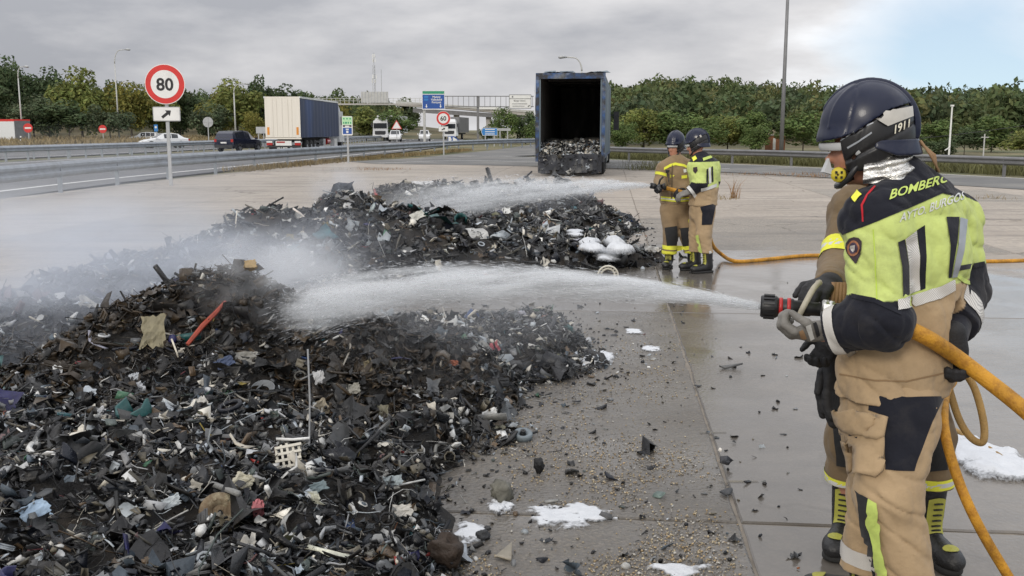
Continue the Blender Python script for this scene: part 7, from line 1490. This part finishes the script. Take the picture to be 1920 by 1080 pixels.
# brown perforated disc
p, nn = on_heap(413, 978, lift=.05); s = p.y / F; cn = (Vector((0, 0, CH)) - p).normalized(); ax = (nn * .4 + cn * .6 + Vector((.25, 0, 0))).normalized(); t = thing('brake_disc', 'round rusty brown disc with a hole, half buried low in the near heap', 'disc', p); Mr = mat('rust_brown', (.16, .11, .06), .7, var=.4, scale=16, bump=.4, bscale=60, col2=(.30, .26, .17), c2s=14); obj('disc', MB().lathe([(17 * s, -.008), (40 * s, -.008), (42 * s, 0), (40 * s, .008), (17 * s, .008), (17 * s, -.008)], (0, 0, 0), ax, 36), Mr, t, smooth=True); obj('hub_plate', MB().lathe([(6 * s, .004), (20 * s, .004), (20 * s, -.004), (6 * s, -.004)], (0, 0, 0), ax, 24), Mr, t)
for k in range(7): R = ax.to_track_quat('Z', 'Y').to_matrix(); obj('bolt', MB().lathe([(.001, .014), (.006, .014), (.007, .004)], R @ Vector((28 * s * cos(k * .9), 28 * s * sin(k * .9), 0)), ax, 8), Mr, t)
# white perforated bracket
p, nn = on_heap(548, 872, lift=.07); s = p.y / F; cn = (Vector((0, 0, CH)) - p).normalized(); z = (nn * .3 + cn * .7).normalized(); x = Vector((0, 0, 1)).cross(z).normalized(); y = z.cross(x); R4 = Matrix((x, y, z)).transposed(); t = thing('perforated_bracket', 'white perforated plastic bracket in the middle of the near heap', 'bracket', p); Mw = mat('dirty_white_plastic', (.60, .57, .49), .5, var=.2, scale=20, dirt=(.05, .045, .04, .6))
for i in range(5): obj('lattice_bar', MB().box(R4 @ Vector(((-22 + 11 * i) * s, 0, .01 * sin(i))), (4.5 * s, 50 * s - abs(i - 2) * 6 * s, .012), R4 @ Matrix.Rotation(.15, 3, 'Z')), Mw, t)
for j in range(4): obj('lattice_rib', MB().box(R4 @ Vector((0, (-20 + 13 * j) * s, .012)), (50 * s, 5 * s, .010), R4 @ Matrix.Rotation(.15, 3, 'Z')), Mw, t)
# coil, wires
p, nn = on_heap(490, 752, lift=.05); s = p.y / F; t = thing('cable_coil', 'grey coil of cable on the near heap', 'cable', p)
for k in range(5): obj('cable_turn', MB().tube([Vector((cos(a) * (14 + 2 * k) * s, sin(a) * (13 + 1.5 * k) * s, .006 * k + .03 * sin(a))) for a in np.linspace(0, 2 * pi, 22)], .0045, 6, False), mat('cable_grey', (.17, .18, .19), .5, var=.2), t, smooth=True)
a, _ = on_heap(579, 850, lift=.02); top = atY(577, 655, a.y); tag(obj('upright_wire', MB().tube([a, a.lerp(top, .5) + Vector((.006, 0, 0)), top], .0045, 5), M_alu), 'straight thin wire standing upright in the near heap', 'wire')
for k, pts in enumerate((((425, 735), (450, 760), (500, 765), (520, 785), (560, 850)), ((640, 640), (655, 660), (640, 700)), ((830, 585), (838, 620), (825, 650)), ((600, 880), (600, 800), (606, 760)))): tag(obj('loose_wire', MB().tube(spline([on_heap(x, y, lift=.05)[0] for x, y in pts], 5), .0055, 5), mat('wire_pale', (.32, .30, .26), .6, var=.3)), ['long pale wire beside the cable coil', 'curled wire near the top of the sooty flank', 'pale wire under the water jet', 'thin pale wire next to the upright wire'][k], 'wire')
# single pieces on the concrete
def pulley(label, px, py, R, col):
    c = G(px, py); s = c.y / F; t = thing('pulley', label, 'wheel', c + Vector((0, 0, .01))); m = mat('wheel_%.2f' % col[0], col, .5, var=.2, scale=20); obj('rim', MB().lathe([(R * s * .35, .0), (R * s, 0), (R * s, .03), (R * s * .85, .04), (R * s * .35, .025), (R * s * .35, 0)], (0, 0, 0), (.05, -.25, 1), 28), m, t, smooth=True); obj('hub', MB().lathe([(.004, .05), (R * s * .28, .05), (R * s * .3, 0)], (0, 0, 0), (.05, -.25, 1), 16), M_black, t)
pulley('grey plastic wheel lying flat beside the near heap', 980, 824, 19, (.16, .19, .21))
def lump(name, label, px, py, wpx, hpx, col, seed, ribs=0, rough=.6):
    c = G(px, py); s = c.y / F; r = np.random.default_rng(seed); bm = bmesh.new(); bmesh.ops.create_icosphere(bm, subdivisions=3, radius=1); V = np.array([v.co[:] for v in bm.verts]); T = np.array([[v.index for v in f_.verts] for f_ in bm.faces]); bm.free()
    d = 1 + (fbm(V * 1.7 + seed * 3.1, 3) - .5) * 1.1 + (fbm(V * 5 + seed, 2) - .5) * .7; V = V * d[:, None]
    if ribs: V[:, :2] *= (1 + .08 * np.sign(np.sin(V[:, 2:3] * ribs)))
    V = V * np.array([wpx / 2 * s, wpx / 2 * s * .8, hpx / 2 * s]); V[:, 2] -= V[:, 2].min() + .004
    o = obj(name, npmesh(name, V, T, False), mat('lump_%s_%d' % (name, seed), col, rough, var=.3, scale=25, bump=.4, bscale=80), None, c); tag(o, label, 'lump'); return o
lump('ribbed_lump', 'grey ribbed lump standing on the concrete above the foam', 940, 942, 42, 44, (.14, .135, .11), 1, 14); lump('dark_stone', 'dark stone lying in the foam smear', 906, 1012, 26, 22, (.03, .032, .036), 2); lump('charred_clump', 'rust and black charred clump at the foot of the near heap', 835, 1066, 62, 66, (.035, .022, .014), 3, 9); lump('burnt_clinker', 'small burnt clinker above the charred clump', 826, 998, 28, 28, (.012, .012, .012), 4); lump('black_lump', 'black lump in a small puddle right of the near heap', 1010, 888, 20, 28, (.012, .012, .013), 5)
def shard_on(label, px, py, wpx, col, seed, name='plastic_shard', upright=False):
    c = G(px, py); s = c.y / F; r = np.random.default_rng(seed); V, T = shape_shard(r, 7, .04, .5); o = obj(name, npmesh(name, V * wpx * s, np.array(T)), mat('gs_%.2f_%.2f_%.2f' % col, col, .5, var=.25, scale=20), None, c + Vector((0, 0, .012 + (.3 * wpx * s if upright else 0))), (1.2 if upright else r.normal() * .15, r.normal() * .15, r.random() * 6)); tag(o, label, 'shard')
shard_on('black and white shard standing on the wet concrete', 1357, 880, 42, (.03, .03, .035), 1, upright=True); shard_on('white tip resting on the standing black shard', 1350, 851, 13, (.75, .72, .66), 2, upright=True); shard_on('dark flat shard on the smooth wet slab', 1362, 928, 34, (.04, .042, .045), 3); shard_on('green grey shard on the gravel', 1238, 932, 28, (.14, .19, .17), 4); shard_on('grey shard touching the broad foam patch', 1134, 972, 34, (.06, .06, .06), 5); shard_on('pale triangular shard with dark underside near the heap foot', 948, 1045, 54, (.36, .32, .25), 6); shard_on('dark shard half way across the gravel', 1070, 888, 44, (.03, .03, .03), 7); shard_on('flat black shard right of the near heap', 1080, 756, 22, (.02, .022, .03), 8); shard_on('small ringed shard on the gravel', 1126, 764, 18, (.3, .3, .28), 9); shard_on('small dark chip on the wet slab', 1376, 832, 9, (.02, .02, .02), 10); shard_on('flat grey stain-like sheet on the wet slab', 1372, 692, 44, (.10, .10, .10), 11)
# white arched bracket at the end of the far heap
c = G(1140, 518); s = c.y / F; t = thing('arched_bracket', 'white arched lattice bracket at the right foot of the far heap', 'bracket', c)
for q, rr in ((0, 19), (1, 13)): obj('arch', MB().tube([Vector((cos(a) * rr * s, .02 * q, sin(a) * rr * s * .95 + .01)) for a in np.linspace(-.5, pi * .95, 16)], .013, 6), Mw, t, smooth=True)
for a in np.linspace(-.3, pi * .85, 9): obj('arch_rib', MB().bar(Vector((cos(a) * 13 * s, .01, sin(a) * 13 * s * .95 + .01)), Vector((cos(a) * 19 * s, .01, sin(a) * 19 * s * .95 + .01)), .012), Mw, t)
# worn yellow paint and weeds in the joints
M_yp = mat('worn_yellow_paint', (.30, .25, .13), .7, var=.3, scale=8, space='World', col2=(.17, .155, .13), c2s=9, c2lo=.3, c2hi=.5, alpha=.4)
for (x0, x1, y) in ((1352, 1422, 904), (1312, 1362, 812)): a, b = G(x0, y), G(x1, y); struct(sheet('paint_mark', [(a.x, a.y - .018), (b.x, b.y - .014), (b.x, b.y + .014), (a.x, a.y + .018)], .0045, M_yp))
def weed(label, px, py, n, h, spread, m, lean=.55):
    c = G(px, py); r = np.random.default_rng(px); pts = np.c_[r.normal(size=(n, 2)) * np.array(spread), np.zeros(n)]; o = blades('dry_weed', '', pts, h * r.uniform(.35, 1.2, n), m, .007, lean); o.location = c; struct(o, label, 'stuff')
M_rweed = mat('reddish_weed', (.26, .15, .07), .9, var=.3, space='World'); weed('tall dry weed growing in a slab joint beyond the crew', 1376, 372, 34, .5, (.06, .05), M_rweed, .3); weed('dry tuft left of the tall weed', 1362, 374, 40, .16, (.14, .1), M_straw); weed('grey green bush of weeds by the ramp behind the crew', 1232, 318, 600, .55, (.7, .5), M_weed); weed('low reddish weeds on the lot near the guard rail', 705, 318, 240, .12, (.9, .5), M_rweed); weed('low reddish weeds in the joint left of the front firefighter', 1462, 328, 260, .14, (1.1, .4), M_rweed); weed('second patch of reddish weeds in the far joint', 1530, 332, 120, .15, (.5, .3), M_rweed); weed('straw weeds in the joint right of the front firefighter', 1800, 372, 150, .13, (.8, .3), M_straw)
# ------------------------------------------------------------------ water, steam and smoke
def vol_material(name, color, aniso, build):
    m = bpy.data.materials.new(name); m.use_nodes = True; nt = m.node_tree; N = nt.nodes; L = nt.links
    for n in list(N): N.remove(n)
    out = N.new('ShaderNodeOutputMaterial'); v = N.new('ShaderNodeVolumePrincipled'); v.inputs['Color'].default_value = (*color, 1); v.inputs['Anisotropy'].default_value = aniso; L.new(v.outputs[0], out.inputs['Volume'])
    tc = N.new('ShaderNodeTexCoord').outputs['Object']
    def mt(op, a, b=None, c=None, clamp=False):
        n = N.new('ShaderNodeMath'); n.operation = op; n.use_clamp = clamp
        for i, q in enumerate((a, b, c)):
            if q is None: continue
            if hasattr(q, 'node'): L.new(q, n.inputs[i])
            else: n.inputs[i].default_value = q
        return n.outputs[0]
    def noise(scale, sc, det=4, rough=.6):
        mp = N.new('ShaderNodeMapping'); mp.inputs['Scale'].default_value = scale; L.new(tc, mp.inputs[0]); n = N.new('ShaderNodeTexNoise'); n.inputs['Scale'].default_value = sc; n.inputs['Detail'].default_value = det; n.inputs['Roughness'].default_value = rough; L.new(mp.outputs[0], n.inputs[0]); return n.outputs[0]
    def ss(v_, a, b, lo=0., hi=1.):
        n = N.new('ShaderNodeMapRange'); n.interpolation_type = 'SMOOTHSTEP'; L.new(v_, n.inputs[0])
        for i, q in enumerate((a, b, lo, hi)): n.inputs[i + 1].default_value = q
        return n.outputs[0]
    sep = N.new('ShaderNodeSeparateXYZ'); L.new(tc, sep.inputs[0]); L.new(build(mt, noise, ss, sep.outputs), v.inputs['Density']); return m
def jet(label, a, b, bow, r0, r1, d0, d1, k0, seed, nd, step):
    a, b = Vector(a), Vector(b); L = (b - a).length; x = (b - a).normalized(); y = Vector((0, 0, 1)).cross(x).normalized(); z = x.cross(y); R = Matrix((x, y, z)).transposed(); root = thing('water_jet', label, 'water jet', a); root.rotation_euler = R.to_euler()
    zc = lambda t: 4 * bow * t * (1 - t); rr = lambda t: r0 + r1 * t ** .85
    pts = [(L * t, 0, zc(t)) for t in np.linspace(0, 1.06, 26)]; mb = MB().tube(pts, [rr(max(t, 0)) * 1.04 for t in np.linspace(0, 1.06, 26)], 20)
    def build(mt, noise, ss, o):
        t = mt('MAXIMUM', mt('DIVIDE', o[0], L), 0.); c = mt('MULTIPLY', mt('MULTIPLY', t, mt('SUBTRACT', 1., t)), 4 * bow); r = mt('ADD', mt('MULTIPLY', mt('POWER', t, .85), r1), r0); dz = mt('SUBTRACT', o[2], c)
        rho = mt('DIVIDE', mt('SQRT', mt('ADD', mt('MULTIPLY', o[1], o[1]), mt('MULTIPLY', dz, dz))), r)
        fall = ss(rho, .15, 1., 1., 0.); n = noise((.55, 9, 9), 2.2, 5, .65); n = ss(n, .42, .62, .05, 1.75); n2 = noise((1.6, 1.6, 3), 1.1, 3); n = mt('MULTIPLY', n, ss(n2, .3, .7, .6, 1.25))
        D = mt('ADD', d1, mt('MULTIPLY', d0, mt('EXPONENT', mt('MULTIPLY', t, -k0)))); return mt('MULTIPLY', mt('MULTIPLY', mt('MULTIPLY', fall, n), D), ss(t, .72, 1.05, 1., .12))
    m = vol_material('water_spray', (.97, .985, 1.), .25, build); m.cycles.volume_step_rate = step; me = mb.mesh('spray', True); bm = bmesh.new(); bm.from_mesh(me); bmesh.ops.recalc_face_normals(bm, faces=bm.faces[:]); bm.to_mesh(me); bm.free(); s = obj('spray', me, m, root); s['kind'] = 'stuff'
    r = np.random.default_rng(seed); t = r.random(nd) ** .8 * .9; ang = r.random(nd) * 6.28; q = r.random(nd) ** .6; rad = np.array([rr(v) for v in t]) * q * 1.08; P = np.stack([L * t, np.cos(ang) * rad, zc(t) + np.sin(ang) * rad], 1); sl = np.array([4 * bow * (1 - 2 * v) / L for v in t])
    d = np.stack([np.ones(nd), np.cos(ang) * rad / (L * t + .3), sl + np.sin(ang) * rad / (L * t + .3)], 1); d /= np.linalg.norm(d, axis=1)[:, None]; ln = (.012 + .06 * r.random(nd) ** 2)[:, None]; w = (.0008 + .0011 * r.random(nd))[:, None]; w = w * (a.y + (b.y - a.y) * t)[:, None] / 4.5
    u = np.cross(d, [0, 0, 1.]); u /= np.linalg.norm(u, axis=1)[:, None]; v = np.cross(d, u); V = np.stack([P - d * ln, P + u * w, P - u * w * .5 + v * w * .87, P - u * w * .5 - v * w * .87, P + d * ln], 1).reshape(-1, 3); T = np.array([(0, 2, 1), (0, 3, 2), (0, 1, 3), (4, 1, 2), (4, 2, 3), (4, 3, 1)])
    dm = mat('water_drops', (.85, .88, .92), .25, var=0, alpha=.3, spec=.6); o = obj('droplets', npmesh('droplets', V, (T[None] + np.arange(nd)[:, None, None] * 5).reshape(-1, 3)), dm, root); o['kind'] = 'stuff'
    return root
J0, J1 = at(1424, 574, 3.34), atY(500, 612, 6.35)
jet('wide white water jet from the big nozzle onto the near heap', J0, J1, .17, .016, .185, 330., 7.5, 6.5, 3, 5200, .25)
K0, K1 = at(1219, 347, 12.28), atY(735, 398, 15.6)
jet('white fan of spray from the small nozzle onto the far heap', K0, K1, .10, .02, .44, 70., 3.2, 6.5, 4, 2200, .3)
def plume(name, label, c, rad, dens, color, nscale, lo, hi, seed, rz=0., step=.6):
    bm = bmesh.new(); bmesh.ops.create_icosphere(bm, subdivisions=3, radius=1); me = bpy.data.meshes.new(name); bm.to_mesh(me); bm.free()
    def build(mt, noise, ss, o):
        r2 = mt('SQRT', mt('ADD', mt('ADD', mt('MULTIPLY', o[0], o[0]), mt('MULTIPLY', o[1], o[1])), mt('MULTIPLY', o[2], o[2]))); f = ss(r2, .25, .98, 1., 0.)
        n = ss(noise(tuple(nscale), 1., 6, .6), lo, hi, .05, 1.); return mt('MULTIPLY', mt('MULTIPLY', f, n), dens)
    m = vol_material(name, color, .2, build); m.cycles.volume_step_rate = step; o = obj(name, me, m, None, c, (0, 0, rz)); o.scale = rad; struct(o, label, 'stuff'); return o
SM = (.86, .91, 1.)
plume('smoke', 'pale blue smoke drifting over the left flank of the heaps', (-4.0, 8.2, .55), (3.7, 3.0, 1.0), .75, SM, (2.6, 2.6, 1.8), .40, .64, 1, .3)
plume('steam', 'white steam rising where the jet strikes the near heap', (-1.55, 6.45, .78), (.75, .8, .40), 2.6, (.95, .97, 1.), (2.6, 2.6, 2.2), .38, .64, 2)
plume('smoke', 'thin smoke lying over the lot beside the guard rail', (-8.0, 17, .7), (5.5, 8.5, 1.3), .045, SM, (1.5, 1.5, 1.), .3, .7, 3, .1)
plume('mist', 'fine mist hanging over the back of the far heap', (-.9, 17.0, .55), (3.2, 1.8, .75), .34, (.92, .95, 1.), (2.5, 2.5, 2), .34, .66, 4)
plume('mist', 'fine mist falling below the water jet onto the near heap', (-.35, 6.4, .55), (1.5, 1.2, .5), .28, (.92, .95, 1.), (3, 3, 2), .34, .66, 5)
plume('smoke', 'wisp of smoke on the crest of the far heap', (-2.5, 14.2, .95), (.7, .6, .5), 1.1, SM, (2.4, 2.4, 1.6), .38, .66, 6)
